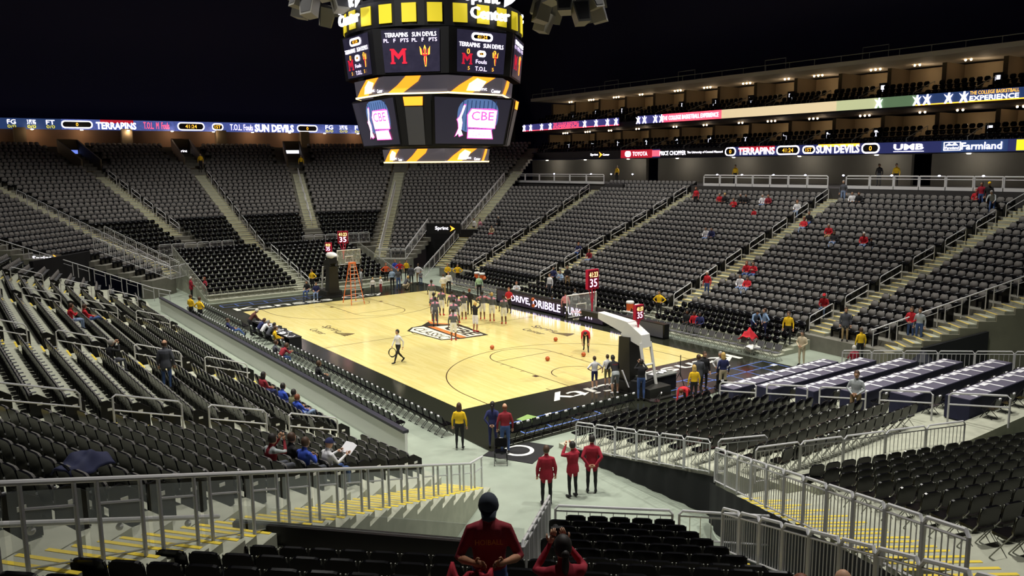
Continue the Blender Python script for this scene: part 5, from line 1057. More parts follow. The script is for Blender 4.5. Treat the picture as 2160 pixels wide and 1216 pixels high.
# crown ring with yellow panels and the arena name
q = MB(); q.lathe((0, 0, 0), [(5.1, Zs(18.0)), (5.1, Zs(19.45))], 40, cap=False); q.build('crown_ring', SBK, SB)
q = MB(); q.box((0, 0, 0), (0.04, 0.78, 1.05)); ym = q.mesh('yellow_panel', YELSQ)
for k in range(24):
    a = 2*PI*k/24; o = put('yellow_panel', ym, SB, (5.13*math.cos(a), 5.13*math.sin(a), Zs(18.72)), a)
WLET = mat('white_sign_letters', S(235, 235, 240), emit=1.6, ecol=S(235, 235, 250))
for nx, ny in AX:
    n3 = np.array((nx, ny, 0.0)); ux = np.array((-ny, nx, 0.0)); c = n3*5.45
    letter('Sprint', tuple(c-ux*0.25+np.array((0, 0, 19.55))), ux, (0, 0, 1), 2.2, 0.85, WLET, SB, ext=0.06, bold=0.02); letter('Center', tuple(c+ux*0.25+np.array((0, 0, 18.72))), ux, (0, 0, 1), 2.5, 0.66, WLET, SB, ext=0.06, bold=0.02)
    for k in range(4):
        o = flat([(0, 0), (0.22, 0.55), (0.5, 1.0), (0.62, 0.9), (0.35, 0.4)], (0, 0, 0), (1, 0, 0), (0, 1, 0), WLET, SB, 'fan_mark', 0.06); aa = -0.35+0.22*k
        frame(o, tuple(c+ux*1.15+np.array((0, 0, 19.2))), ux*math.cos(aa)+np.array((0, 0, 1))*math.sin(aa), -ux*math.sin(aa)+np.array((0, 0, 1))*math.cos(aa))
m = MB()
for a in (0.8, 2.4, 3.9, 5.5): m.tube([(3.5*math.cos(a), 3.5*math.sin(a), Zs(20)), (3.5*math.cos(a), 3.5*math.sin(a), Zs(32.8))], 0.05, 5)
m.build("hoist_cables", STEELD, SB); SB.scale = (1, 1, 0.91)
# hanging loudspeaker arrays at the top edge of the view
SPK = mat('speaker_grey', S(120, 118, 112), 0.5); SPKD = mat('speaker_dark', S(40, 40, 44), 0.6)
def array(px, py, dep, n, lab, turn):
    d = ray(px, py); p = CAM+dep*d; t = thing('speaker_array', lab, 'loudspeaker', tuple(p)); p = Vector(p)
    for k in range(n):
        a = turn+k*0.5; c = Vector((1.5*math.cos(a), 1.5*math.sin(a), -0.28*((k*2) % 5)+0.3)); q = MB()
        q.hexa([(-0.28, -0.3, -0.55), (0.28, -0.3, -0.55), (0.36, 0.45, -0.65), (-0.36, 0.45, -0.65)], [(-0.4, -0.2, 0.5), (0.4, -0.2, 0.5), (0.5, 0.5, 0.55), (-0.5, 0.5, 0.55)]); o = q.build('cabinet', SPK, t, loc=c); o.rotation_euler = (0.35, 0.1*(k % 3), a-PI/2)
        q = MB(); q.quad((-0.3, 0.47, -0.52), (0.3, 0.47, -0.52), (0.42, 0.52, 0.45), (-0.42, 0.52, 0.45)); g = q.build('grille', SPKD, o)
    q = MB(); q.tube([(0, 0, 0.6), (0, 0, 32.8-p.z)], 0.08, 6); q.tube([(-1.4, 0, 0.65), (1.4, 0, 0.65)], 0.07, 5); q.tube([(0, -1.4, 0.65), (0, 1.4, 0.65)], 0.07, 5); q.build('hanger', SPKD, t)
array(690, -8, 44, 12, 'cluster of grey loudspeakers hanging left of the scoreboard', 0.2)
array(1200, 8, 44, 12, 'cluster of grey loudspeakers hanging right of the scoreboard', 0.9)
# ================================================================ BASKETS
HW = mat('hoop_white_pad', S(226, 226, 222), 0.6); HP = mat('hoop_black_pad', S(34, 33, 30), 0.5); REDM = mat('clock_red', S(150, 20, 44), 0.4, emit=0.35, ecol=S(190, 16, 50)); CLKK = mat('clock_face', S(60, 6, 22), 0.4, emit=0.25, ecol=S(150, 10, 40)); RIM = mat('orange_rim', S(226, 92, 34), 0.4)
LDIG = mat('clock_digits_pink', (1, 0.7, 0.8), emit=5, ecol=(1.0, 0.45, 0.75)); LDIY = mat('clock_digits_amber', (1, 0.8, 0.3), emit=4, ecol=(1.0, 0.66, 0.2))
def hoop(sy, label, armcol, clocks):
    t = thing('basketball_hoop', label, 'basketball hoop', (0, sy*17.0, 0), 0 if sy < 0 else PI)   # local +Y points to the court
    q = MB(); q.box((0, -0.2, 0.28), (1.3, 2.2, 0.5)); q.box((0, -0.2, 0.06), (1.5, 2.6, 0.12)); q.build('base', HP, t)
    q = MB(); q.hexa([(-0.42, 0.15, 0.4), (0.42, 0.15, 0.4), (0.42, 0.95, 0.4), (-0.42, 0.95, 0.4)], [(-0.34, 0.3, 2.5), (0.34, 0.3, 2.5), (0.34, 0.95, 2.45), (-0.34, 0.95, 2.45)]); q.build('padded_column', HP, t)
    q = MB(); q.tube([(0.3, -0.75, 0.5), (0.3, -0.35, 2.35)], 0.07, 6); q.tube([(-0.3, -0.75, 0.5), (-0.3, -0.35, 2.35)], 0.07, 6); q.tube([(-0.3, -0.55, 1.4), (0.3, -0.55, 1.4)], 0.05, 6); q.build('rear_struts', HW, t)
    q = MB(); q.hexa([(-0.26, -0.45, 2.15), (0.26, -0.45, 2.15), (0.26, 0.95, 2.5), (-0.26, 0.95, 2.5)], [(-0.26, -0.35, 2.7), (0.26, -0.35, 2.7), (0.26, 0.55, 3.15), (-0.26, 0.55, 3.15)]); q.hexa([(-0.25, 0.5, 2.55), (0.25, 0.5, 2.55), (0.2, 2.5, 3.0), (-0.2, 2.5, 3.0)], [(-0.25, 0.5, 3.15), (0.25, 0.5, 3.15), (0.2, 2.5, 3.3), (-0.2, 2.5, 3.3)]); q.build('arm_pad', armcol, t)
    q = MB(); q.box((0, 3.05, 3.1), (0.34, 1.3, 0.24)); q.build('arm', HP, t)
    q = MB(); q.box((0, 3.88, 3.43), (1.80, 0.03, 1.05)); gb = q.build('backboard', GLASS, t)
    q = MB(); q.tube([(-0.915, 3.88, 2.9), (0.915, 3.88, 2.9), (0.915, 3.88, 3.97), (-0.915, 3.88, 3.97)], 0.035, 5, closed=True); q.build('board_frame', HW, gb)
    q = MB(); q.tube([(-0.3, 3.905, 3.05), (0.3, 3.905, 3.05), (0.3, 3.905, 3.5), (-0.3, 3.905, 3.5)], 0.026, 4, closed=True); q.build('target_square', HW, gb)
    q = MB(); q.box((0, 3.88, 2.88), (1.86, 0.09, 0.07)); q.box((-0.93, 3.88, 3.05), (0.07, 0.09, 0.38)); q.box((0.93, 3.88, 3.05), (0.07, 0.09, 0.38)); q.build('edge_pad', HP, gb)
    q = MB(); q.tube([(0.225*math.cos(2*PI*i/20), 4.30+0.225*math.sin(2*PI*i/20), 3.05) for i in range(20)], 0.011, 5, closed=True); q.box((0, 3.98, 3.04), (0.12, 0.2, 0.05)); q.build('rim', RIM, t)
    q = MB()
    for i in range(12):
        a = 2*PI*i/12; b2 = 2*PI*(i+0.5)/12; c2 = 2*PI*(i-0.5)/12
        for e_ in (b2, c2): q.tube([(0.225*math.cos(a), 4.30+0.225*math.sin(a), 3.05), (0.17*math.cos(e_), 4.30+0.17*math.sin(e_), 2.85), (0.13*math.cos(a), 4.30+0.13*math.sin(a), 2.64)], 0.005, 3)
    q.build('net', WHITE, t)
    for (x, y, z, w_, h_, both, rz) in clocks:
        ck = put('shot_clock', None, t, (x, y, z), rz); bpy.data.objects.remove(ck)
        q = MB(); q.box((0, 0, 0), (w_, 0.16, h_)); cb = q.build('shot_clock', REDM, t, loc=(x, y, z), rz=rz); q = MB(); q.box((0, 0.085, 0), (w_*0.92, 0.01, h_*0.92)); q.box((0, -0.085, 0), (w_*0.92, 0.01, h_*0.92)); q.build('clock_face', CLKK, cb)
        for s in (-1, 1):
            o = put('clock_digits', text_mesh('41:23', w_*0.78, h_*0.26, LDIY), cb); o.matrix_basis = Matrix.Translation((0, s*0.1, h_*0.24)) @ Matrix.Rotation(0 if s < 0 else PI, 4, 'Z') @ Matrix.Rotation(PI/2, 4, 'X')
            o = put('clock_digits', text_mesh('35', w_*0.66, h_*0.42, LDIG), cb); o.matrix_basis = Matrix.Translation((0, s*0.1, -h_*0.18)) @ Matrix.Rotation(0 if s < 0 else PI, 4, 'Z') @ Matrix.Rotation(PI/2, 4, 'X')
        zb = 2.7 if y < 2 else 3.2
        q = MB(); q.tube([(0, 0, zb-z), (0, 0, -h_/2)], 0.035, 5); q.tube([(0, 0, zb-z+0.3), (-w_*0.3, 0, -h_/2)], 0.02, 4); q.tube([(0, 0, zb-z+0.3), (w_*0.3, 0, -h_/2)], 0.02, 4); q.build('clock_bracket', REDM, cb)
hoop(-1, 'basketball hoop with white arm and two red shot clocks, near baseline', HW, [(0.05, 3.2, 4.75, 0.7, 0.92, True, 0.05), (0.05, 0.15, 3.62, 0.5, 0.66, True, 0.05)])
hoop(1, 'basketball hoop on a black padded stand at the far baseline', HP, [(0, 2.95, 4.85, 0.75, 0.9, True, -0.45), (0, 0.2, 3.9, 0.5, 0.7, True, -0.9)])
# white cloth over the far arm
q = MB(); q.ell((0, 0, 0), (0.32, 0.95, 0.26), 12, 8); q.ell((0.05, 0.75, -0.35), (0.12, 0.2, 0.4), 8, 6); o = q.build('draped_cloth', WHITE, smooth=True, loc=(-0.05, 16.1, 3.3)); tag(o, 'white cloth draped over the arm of the far hoop', 'cloth')
# orange stepladder under the far rim
lt = thing('stepladder', 'tall orange stepladder standing under the far rim', 'ladder', (0.0, 12.6, 0))
H = 3.05
for s in (-1, 1):
    for nm, yb in (('front_rail', -0.75), ('rear_rail', 0.75)):
        q = MB(); q.tube([(s*0.52, yb, 0), (s*0.2, yb*0.12, H)], 0.035, 5); q.build(nm, ORANGE, lt)
for k in range(1, 11):
    f = k/11; q = MB(); q.box((0, -0.75*(1-f)-0.09*f, H*f), (1.04*(1-f)+0.4*f, 0.09, 0.03)); q.build('tread', STEEL, lt)
    if k % 2 == 0: q = MB(); q.box((0, 0.75*(1-f)+0.09*f, H*f), (1.04*(1-f)+0.4*f, 0.04, 0.03)); q.build('rear_brace', ORANGE, lt)
q = MB(); q.box((0, 0, H), (0.46, 0.34, 0.1)); q.build('top_cap', ORANGE, lt)
# ================================================================ COURTSIDE
# LED scorer board on the right sideline
sbd = thing('led_sideline_board', 'long purple LED board with white words on the right sideline', 'LED board', (8.75, 0.6, 0)); q = MB(); q.box((0.15, 0, 0.5), (0.5, 11.8, 1.0)); q.build('cabinet', BLACK, sbd)
q = MB(); q.box((-0.11, 0, 0.52), (0.02, 11.5, 0.84)); q.build('led_face', mat('led_purple_dark', S(56, 48, 62), emit=0.10, ecol=S(90, 72, 104)), sbd)
for s, y0, y1 in (('DRIVE,', 4.6, 2.35), ('DRIBBLE', 2.0, -1.0), ('DUNK', -1.35, -3.1), ('AT', -3.5, -4.3)): letter(s, (8.75-0.13, (y0+y1)/2, 0.53), (0, -1, 0), (0, 0, 1), y0-y1, 0.52, LEDP, sbd, bold=0.01)
sb2 = thing('led_sideline_board', 'dark LED board on the right sideline behind the near basket', 'LED board', (8.75, -8.0, 0)); q = MB(); q.box((0.15, 0, 0.45), (0.4, 4.6, 0.9)); q.build('cabinet', BLACK, sb2); q = MB(); q.box((-0.06, 0, 0.48), (0.02, 4.4, 0.74)); q.build('led_face', mat('led_grey_dim', S(80, 80, 86), emit=0.12), sb2)
letter('DRIVE', (8.75-0.09, -6.6, 0.5), (0, -1, 0), (0, 0, 1), 1.5, 0.36, LEDP, sb2)
# courtside folding chairs
CARD = mat('white_number_card', S(236, 234, 240), 0.6)
def seatC_parts(card):
    P = {}
    m = MB(); m.slab(rrect(0.42, 0.30, 0.07, 3), (0, -0.22, 0.68), (1, 0, 0), (0, -0.2, 0.98), 0.03); P['backrest'] = (m, BLACK)
    m = MB(); m.slab(rrect(0.40, 0.40, 0.05, 2), (0, 0.0, 0.445), (1, 0, 0), (0, 1, 0.03), 0.035); P['seat'] = (m, PADBLK)
    for sx, kk in ((-1, 'leg_frame'), (1, 'leg_frame_2')):
        m = MB(); m.tube([(sx*0.215, 0.26, 0.01), (sx*0.215, -0.26, 0.84)], 0.012, 4); m.tube([(sx*0.195, -0.30, 0.01), (sx*0.195, 0.16, 0.43)], 0.012, 4); m.tube([(sx*0.195, -0.30, 0.012), (sx*0.195, -0.20, 0.012)], 0.016, 4); P[kk] = (m, BLACKM)
    m = MB(); m.tube([(-0.195, -0.27, 0.06), (0.195, -0.27, 0.06)], 0.010, 4); m.tube([(-0.215, 0.24, 0.06), (0.215, 0.24, 0.06)], 0.010, 4); P['cross_bar'] = (m, STEELD)
    if card: m = MB(); m.slab(rrect(0.13, 0.06, 0.01, 1), (0, -0.272, 0.795), (1, 0, 0), (0, -0.2, 0.98), 0.045); P['number_card'] = (m, CARD)
    return P
pc = proto('courtside_chair', seatC_parts(True), 'chair'); pg = proto('courtside_chair', {k: (v[0], STEELD if 'leg' in k else mat('grey_chair', S(96, 96, 100), 0.5)) for k, v in seatC_parts(False).items()}, 'chair')
u = {id(pc): False, id(pg): False}; NOCH = []
def cchair(p, x, y, rz, lab, grp, z=0.0):
    if not u[id(p)]: p.location = (x, y, z); p.rotation_euler = (0, 0, rz); p['label'] = lab; p['group'] = grp; u[id(p)] = True; return p
    return dup(p, (x, y, z), rz, lab, grp)
k = 0
for i in range(66):
    y = 16.3-0.505*i
    if 0.4 < y < 7.0: continue
    k += 1; cchair(pc, -9.75, y, -PI/2, f'black folding chair facing the court, {nth(k)} from the far end, left sideline row', 'left sideline chairs')
for i in range(60):
    cchair(pc, -11.05+0.0*i, 14.5-0.505*i, -PI/2, f'black folding chair before the low white wall, {nth(i+1)} from the far end', 'chairs along the low wall')
for i in range(15): cchair(pc, -8.6+0.46*i, -18.75+0.012*i, 0, f'black folding chair facing the near baseline, {nth(i+1)} from the left', 'near baseline chairs')
for i in range(21): cchair(pg, 9.55, -17.2+0.54*i, PI/2, f'grey folding bench chair, {nth(i+1)} from the near end, right sideline', 'right bench chairs')
for i in range(14): cchair(pg, 9.75, 7.6+0.54*i, PI/2, f'grey folding bench chair, {nth(i+1)} from the sideline board, far bench', 'far bench chairs')
for x, y, rz, lab in ((-9.75, -20.2, 2.5, 'lone folding chair turned away beside the end of the glass railing'), (-1.4, -19.3, 0.6, 'lone folding chair behind the photographer'), (2.3, -19.6, -0.5, 'lone folding chair beside the woman in yellow at the near baseline')):
    cchair(pc, x, y, rz, lab, 'lone chairs')
# scorer's table with papers
st = thing('scorer_table', 'long black-skirted scorers table on the left sideline', 'table', (-9.05, 3.7, 0))
q = MB(); q.box((0, 0, 0.74), (0.75, 6.3, 0.04)); q.build('table_top', BLACKM, st); q = MB(); q.box((0.34, 0, 0.37), (0.03, 6.2, 0.72)); q.box((0, -3.13, 0.37), (0.7, 0.03, 0.72)); q.box((0, 3.13, 0.37), (0.7, 0.03, 0.72)); q.build('table_skirt', DRAPEB, st)
rr = random.Random(4)
for i in range(26):
    y = rr.uniform(-2.9, 2.9); x = rr.uniform(-0.28, 0.28); kd = rr.random(); dsc = f'scorers table, {nth(i+1)} item from the near end'
for i, (f, x) in enumerate(sorted((rr.uniform(0.03, 0.97), rr.uniform(-0.25, 0.25)) for _ in range(24))):
    y = -3.0+6.0*f; p = (-9.05+x, 3.7+y, 0.765)
    if i % 3 == 2:
        m = MB(); m.box((0, 0, 0.01), (0.3, 0.24, 0.02), 0.0); m.box((0.0, 0.13, 0.12), (0.3, 0.02, 0.22)); o = m.build('laptop', mat('laptop_dark', S(60, 60, 66), 0.4), loc=p, rz=rr.uniform(1.2, 1.9)); tag(o, f'open laptop on the scorers table, item {nth(i+1)} from its near end', 'laptop', 'scorers table items')
    elif i % 7 == 3:
        m = MB(); m.lathe((0, 0, 0), [(0.03, 0), (0.035, 0.02), (0.035, 0.15), (0.015, 0.19), (0.015, 0.22)], 8); o = m.build('water_bottle', WHITE, loc=p); tag(o, f'white water bottle on the scorers table, item {nth(i+1)} from its near end', 'bottle', 'scorers table items')
    else:
        m = MB(); m.box((0, 0, 0.004), (0.3, 0.42, 0.008), rr.uniform(0, 1)); o = m.build('paper_sheet', PAPER, loc=p); tag(o, f'white paper on the scorers table, item {nth(i+1)} from its near end', 'paper', 'scorers table items')
# press tables: six long draped rows with place cards and sheets
for r_ in range(6):
    y = -20.75-1.83*r_; z = NEARZ(y-0.2) if r_ else 0.0; z = max(0, 0.12+0.18*(-20.25-y)) if r_ else 0.12
    t = thing('press_table', f'long navy draped press table, {nth(r_+1)} row from the court', 'table', (5.05, y, z), 0, 'press tables')
    q = MB(); q.box((0, 0, 0.72), (7.5, 0.76, 0.035)); q.build('table_top', TABTOP, t)
    for nm, c, d in (('front_skirt', (0, 0.385, 0.36), (7.5, 0.02, 0.72)), ('rear_skirt', (0, -0.385, 0.36), (7.5, 0.02, 0.72)), ('end_skirt', (-3.755, 0, 0.36), (0.02, 0.76, 0.72)), ('end_skirt', (3.755, 0, 0.36), (0.02, 0.76, 0.72))): q = MB(); q.box(c, d); q.build(nm, NAVY, t)
    for k in range(8):
        x = 1.3+0.55+0.92*k
        for j, (dx, dy, w_, d_) in enumerate(((0.0, -0.02, 0.10, 0.66), (-0.24, 0.18, 0.30, 0.20), (0.30, 0.24, 0.22, 0.16))):
            m = MB(); m.box((0, 0, 0.004), (w_, d_, 0.008)); o = m.build('paper_sheet', PAPER, loc=(x+dx, y+dy, z+0.742)); tag(o, f'white {("long strip", "sheet", "card")[j]} at the {nth(k+1)} place from the left, {nth(r_+1)} press table', 'paper', 'press table papers')
    for k in range(7):
        cchair(pc, 1.9+0.98*k, y-0.72, 0, f'black folding chair behind the {nth(r_+1)} press table, {nth(k+1)} from the left', 'press table chairs', z)
# drink coolers
def cooler(x, y, z, s, lab):
    t = thing('drink_cooler', lab, 'cooler', (x, y, z), 0, 'orange drink coolers'); q = MB(); q.lathe((0, 0, 0), [(0.19*s, 0), (0.21*s, 0.45*s)], 14); q.build('body', mat('cooler_orange', S(232, 104, 44), 0.5), t); q = MB(); q.lathe((0, 0, 0.45*s), [(0.225*s, 0), (0.225*s, 0.07*s), (0.2*s, 0.12*s)], 14); q.build('lid', WHITE, t); q = MB(); q.lathe((0, 0, 0), [(0.2*s, 0), (0.2*s, 0.05*s)], 14); q.build('base_band', WHITE, t)
def ctable(x, y, lab):
    t = thing('cooler_table', lab, 'table', (x, y, 0)); q = MB(); q.box((0, 0, 0.7), (0.6, 1.5, 0.04)); q.build('table_top', WHITE, t); q = MB()
    for sx in (-0.25, 0.25):
        for sy in (-0.65, 0.65): q = MB(); q.tube([(sx, sy, 0), (sx, sy, 0.7)], 0.02, 5); q.build('leg', STEELD, t)
p = onZ(1400, 690, 0.3); ctable(10.9, -5.6, 'white table carrying two orange coolers by the right bench'); cooler(10.9, -5.25, 0.72, 1.15, 'larger orange and white cooler by the right bench'); cooler(10.9, -5.95, 0.72, 0.95, 'smaller orange and white cooler by the right bench')
ctable(11.2, 12.6, 'white table carrying two orange coolers at the far bench'); cooler(11.2, 12.95, 0.72, 1.1, 'left orange cooler of the two at the far bench'); cooler(11.2, 12.2, 0.72, 1.1, 'right orange cooler of the two at the far bench')
# balls
def ball(x, y, z, lab):
    q = MB(); q.ell((0, 0, 0), (0.121, 0.121, 0.121), 14, 9); o = q.build('basketball', RUBBER, smooth=True, loc=(x, y, z)); tag(o, lab, 'basketball')
    q = MB(); q.tube([(0.1225*math.cos(2*PI*i/20), 0.1225*math.sin(2*PI*i/20), 0) for i in range(20)], 0.003, 3, closed=True); q.tube([(0.1225*math.cos(2*PI*i/20), 0, 0.1225*math.sin(2*PI*i/20)) for i in range(20)], 0.003, 3, closed=True); q.build('seam', BLACKM, o)
for px, py, h, lab in ((1038, 733, 0, 'orange basketball lying near the top of the three-point arc'), (1231, 748, 0, 'orange basketball under the hands of the stooping man'), (1172, 716, 0, 'pale orange basketball in front of the floor lettering'), (1155, 757, 0, 'faded basketball at the free-throw line')):
    p = onZ(px, py, 0.16); ball(p[0], p[1], 0.16, lab)
p = onX(1024, 604, 8.6); ball(p[0]-1.0, p[1]-1.4, 1.9, 'orange basketball in the air before the man in the green shirt')
for px, py, lab in ((1124, 632, 'upper of two basketballs in the air before the LED board'), (1125, 645, 'lower of two basketballs in the air before the LED board')): p = onX(px, py, 7.0); ball(*p, lab)
# assorted things on the floor
q = MB(); q.box((0, 0, 0.01), (0.75, 0.75, 0.02), 0.3); o = q.build('floor_mat', mat('green_mat', S(130, 160, 90), 0.8), loc=(*onZ(1117, 886)[:2], 0.03)); tag(o, 'small green square mat lying on the apron corner', 'mat')
for px, py, lab in ((1100, 893, 'white card lying left of the green mat'), (1159, 876, 'white card lying right of the green mat'), (1632, 772, 'large white card on the apron beyond the press tables')):
    p = onZ(px, py); q = MB(); q.box((0, 0, 0.004), (0.32, 0.24, 0.008)); o = q.build('paper_card', PAPER, loc=(p[0], p[1], 0.032)); tag(o, lab, 'paper')
q = MB(); q.box((0, 0, 0.01), (1.9, 1.9, 0.02), 0.0, m=0); q.lathe((0, 0, 0.02), [(0.55, 0), (0.55, 0.004)], 20, m=1); q.lathe((0, 0, 0.026), [(0.4, 0), (0.4, 0.004)], 20, m=0); o = q.build('floor_mat', [BLACKM, WHITE], loc=(-8.55, -19.6, 0.0), rz=0.5); tag(o, 'black entrance mat with white ring at the corner', 'mat')
# broadcast desk and equipment at the near baseline
t = thing('equipment_table', 'low black equipment table with white papers behind the photographer', 'table', (0.9, -17.2, 0.03)); q = MB(); q.box((0, 0, 0.7), (1.9, 0.8, 0.05)); q.build('table_top', mat('grey_table', S(110, 112, 108), 0.6), t); q = MB(); q.box((0, 0, 0.35), (1.8, 0.7, 0.65)); q.build('table_skirt', BLACKM, t)
for i in range(4): q = MB(); q.box((0, 0, 0.004), (0.32, 0.24, 0.008), 0.3*i); o = q.build('paper_sheet', PAPER, loc=(0.6+0.28*i, -17.2+0.1*(i % 2), 0.78)); tag(o, f'white paper on the equipment table, {nth(i+1)} from the left', 'paper', 'equipment table papers')
t = thing('tripod_stand', 'thin black tripod stand beside the equipment table', 'tripod', (2.0, -17.6, 0.03)); q = MB(); q.tube([(0, 0, 0.5), (0, 0, 1.5)], 0.02, 5); q.build('pole', BLACKM, t)
for a in (0.3, 2.4, 4.5): q = MB(); q.tube([(0, 0, 0.7), (0.4*math.cos(a), 0.4*math.sin(a), 0)], 0.015, 4); q.build('leg', BLACKM, t)
q = MB(); q.box((0, 0, 0.0), (0.55, 0.03, 0.8)); o = q.build('white_board', [PAPER]); o.location = (-0.75, -16.9, 0.75); o.rotation_euler = (-0.35, 0.25, 0.9); tag(o, 'tilted white card with black marks leaning by the near hoop', 'board')
for i, (a, c) in enumerate(((-0.12, 0.25), (0.12, 0.2), (-0.1, -0.02), (0.1, -0.12), (-0.08, -0.28))): q = MB(); q.box((a, -0.018, c), (0.13, 0.006, 0.1)); q.build('mark', BLACKM, o)
q = MB(); q.box((0, 0, 0.35), (1.2, 0.7, 0.7)); q.box((0.1, 0.0, 0.74), (0.9, 0.6, 0.08)); o = q.build('equipment_case', BLACKM, loc=(-0.1, -17.4, 0.03), rz=0.3); tag(o, 'black equipment case beside the near hoop stand', 'case')
# trash bins by the grey wall
for x, y, s, lab in ((*onZ(1945, 792)[:2], 0.9, 'taller black bin bag stand by the grey wall'), (*onZ(1900, 794)[:2], 0.7, 'lower black bin by the grey wall')):
    q = MB(); q.lathe((0, 0, 0), [(0.42*s, 0), (0.5*s, 0.1), (0.52*s, 0.8*s), (0.35*s, 1.0*s), (0.05, 1.35*s)], 10); o = q.build('covered_bin', mat('dark_tarp', S(34, 36, 48), 0.6), loc=(x, y, 0)); tag(o, lab, 'bin')
# clothing lying on seats and chairs
def cloth(loc, size, m, lab, name='jacket', rz=0.0, seed=1):
    r3 = random.Random(seed); mb = MB(); n, k = 22, 16; vs = []; fs = []; ph = [r3.uniform(0, 6) for _ in range(6)]
    for i in range(n+1):
        for j in range(k+1):
            a, c = i/n-0.5, j/k-0.5; f = math.exp(-7*(a*a+c*c)); w_ = 0.5*math.sin(9*a+5*c+ph[0])+0.35*math.sin(15*c-6*a+ph[1])+0.25*math.sin(22*a+ph[2])
            sx = 1+0.10*math.sin(7*c+ph[3]); sy = 1+0.14*math.sin(8*a+ph[4]); vs.append((a*size[0]*sx, c*size[1]*sy, size[2]*(f*0.75+0.32*w_*(0.35+f))-0.9*size[1]*max(0, abs(c)-0.28)))
    for i in range(n):
        for j in range(k): fs.append((i*(k+1)+j, (i+1)*(k+1)+j, (i+1)*(k+1)+j+1, i*(k+1)+j+1))
    mb.add(vs, fs); o = mb.build(name, m, smooth=True, loc=loc, rz=rz); md = o.modifiers.new('thick', 'SOLIDIFY'); md.thickness = 0.03; tag(o, lab, 'jacket'); return o
cloth(tuple(onF(172, 975, lambda x, y: zl(((x+12.5)**2+(y+20.86)**2)**0.5*0.97)+0.80)), (0.85, 0.6, 0.20), mat('navy_jacket', S(28, 34, 70), 0.8), 'dark navy jacket thrown over seats in the left corner block', rz=0.5)
cloth((9.7, -15.6, 0.47), (0.75, 0.5, 0.10), WHITE, 'pile of white towels on the near end of the right bench', name='towel_pile', seed=3)
# ================================================================ PEOPLE
def fl(px, py, *a, z=0.03, **k): p = onZ(px, py, z); return person(p[0], p[1], z, *a, **k)
AWAY = 54; CAMW = 234
# team warming up at mid court
TEAM = [(911, 645, 60, 'stand'), (932, 666, 40, 'stand'), (916, 678, 52, 'clasp'), (954, 672, 62, 'stand'), (965, 682, 48, 'clasp'), (958, 694, 54, 'stand'), (979, 674, 58, 'stand'), (1018, 674, 60, 'hips'), (1038, 678, 50, 'nape'), (1063, 684, 64, 'stand'), (957, 719, 54, 'stand')]
TL = ['at the far left of the warm-up group', 'second from the left, red socks', 'standing just behind the long-trousered player', 'back left of the middle cluster', 'back right of the middle cluster', 'front of the middle cluster', 'left of the coach in black', 'right of the coach in black', 'light-haired, hand behind the head', 'at the right end of the warm-up group', 'nearest the camera, on the centre logo']
for (px, py, f, po), lab in zip(TEAM, TL):
    fl(px, py, f, po, 'tch', 'wht', 'y' if 'light' in lab else 'k', f'player in grey top and white shorts, {lab}', var='shorts', skin='b' if 'light' in lab else 'c', leg='s', shoe='red', acc='pnk' if True else None, scale=1.06)
fl(919, 688, 54, 'stand', 'tch', 'dgr', 'k', 'player in grey top and long grey trousers on the centre logo', skin='c', acc='pnk', scale=1.05)
fl(1003, 701, 20, 'shoot', 'blk', 'wht', 'y', 'player in black top and white shorts shooting with raised arms', var='shorts', skin='b', leg='s', shoe='red', scale=1.05)
fl(991, 664, 70, 'clasp', 'blk', 'blk', 'r', 'coach in black standing among the players')
fl(1074, 661, 215, 'clasp', 'red', 'blk', 'r', 'person in red shirt with folded arms beside the LED board', sleeve='s')
fl(1236, 742, 225, 'stoop', 'red', 'blk', 'k', 'person in red shirt stooping over a ball near the free-throw lane', sleeve='s')
fl(841, 767, 190, 'walk', 'wht', 'blk', 'k', 'person in white shirt and black trousers walking with a cable coil')
fl(1254, 822, 70, 'hips', 'wht', 'nav', 'b', 'boy in white shirt and navy shorts standing at the near baseline', leg='s', sleeve='s', shoe='wht', scale=0.86); fl(1281, 816, 60, 'stand', 'wht', 'olv', 'b', 'boy in white shirt and olive shorts standing at the near baseline', leg='s', sleeve='s', shoe='wht', scale=0.84)
o = fl(1297, 832, 62, 'lean', 'blk', 'lgr', 'k', 'person in black printed shirt and pale shorts by the near hoop', leg='s', sleeve='s', shoe='wht', scale=1.03)
letter('COACH', tuple(np.array(PW(o) @ Vector((0, 0.02, 1.30)))), (math.cos(math.radians(-28)), math.sin(math.radians(-28)), 0), (0, 0, 1), 0.24, 0.06, clo('red'), o, 'shirt_print')
fl(1352, 846, 50, 'photo', 'blk', 'jen', 'k', 'person in black shirt and jeans photographing beside the near hoop', scale=1.02)
fl(1472, 832, 60, 'clasp', 'dgr', 'blk', 'b', 'person in dark grey suit at the right end of the near apron', var='jacket'); fl(1484, 824, 250, 'stand', 'blk', 'blk', 'b', 'person in black suit facing the group on the near apron', var='jacket')
fl(1518, 824, 190, 'hips', 'wht', 'blk', 'g', 'grey-haired person in white shirt talking on the near apron'); fl(1524, 827, 60, 'stand', 'nav', 'bei', 'y', 'blonde person in navy cardigan and beige trousers on the near apron', hstyle='long')
fl(1463, 850, 60, 'stand', 'yel', 'blk', 'y', 'blonde person in yellow jacket at the near baseline chairs', hstyle='long', scale=0.92)
fl(1446, 872, 200, 'stoop', 'red', 'blk', 'r', 'person in red top bending over the front row of floor chairs', scale=0.95)
fl(970, 948, 50, 'stand', 'yel', 'blk', 'b', 'person with long brown hair in yellow jacket at the court corner', hstyle='long', scale=0.96)
fl(1040, 946, 48, 'behind', 'nav', 'nav', 'k', 'person in navy top standing with a bag at the court corner', hstyle='tail', scale=0.97); fl(1066, 957, 60, 'stand', 'mar', 'jen', 'r', 'person in maroon sweater and jeans at the court corner', hstyle='fringe', scale=1.02)
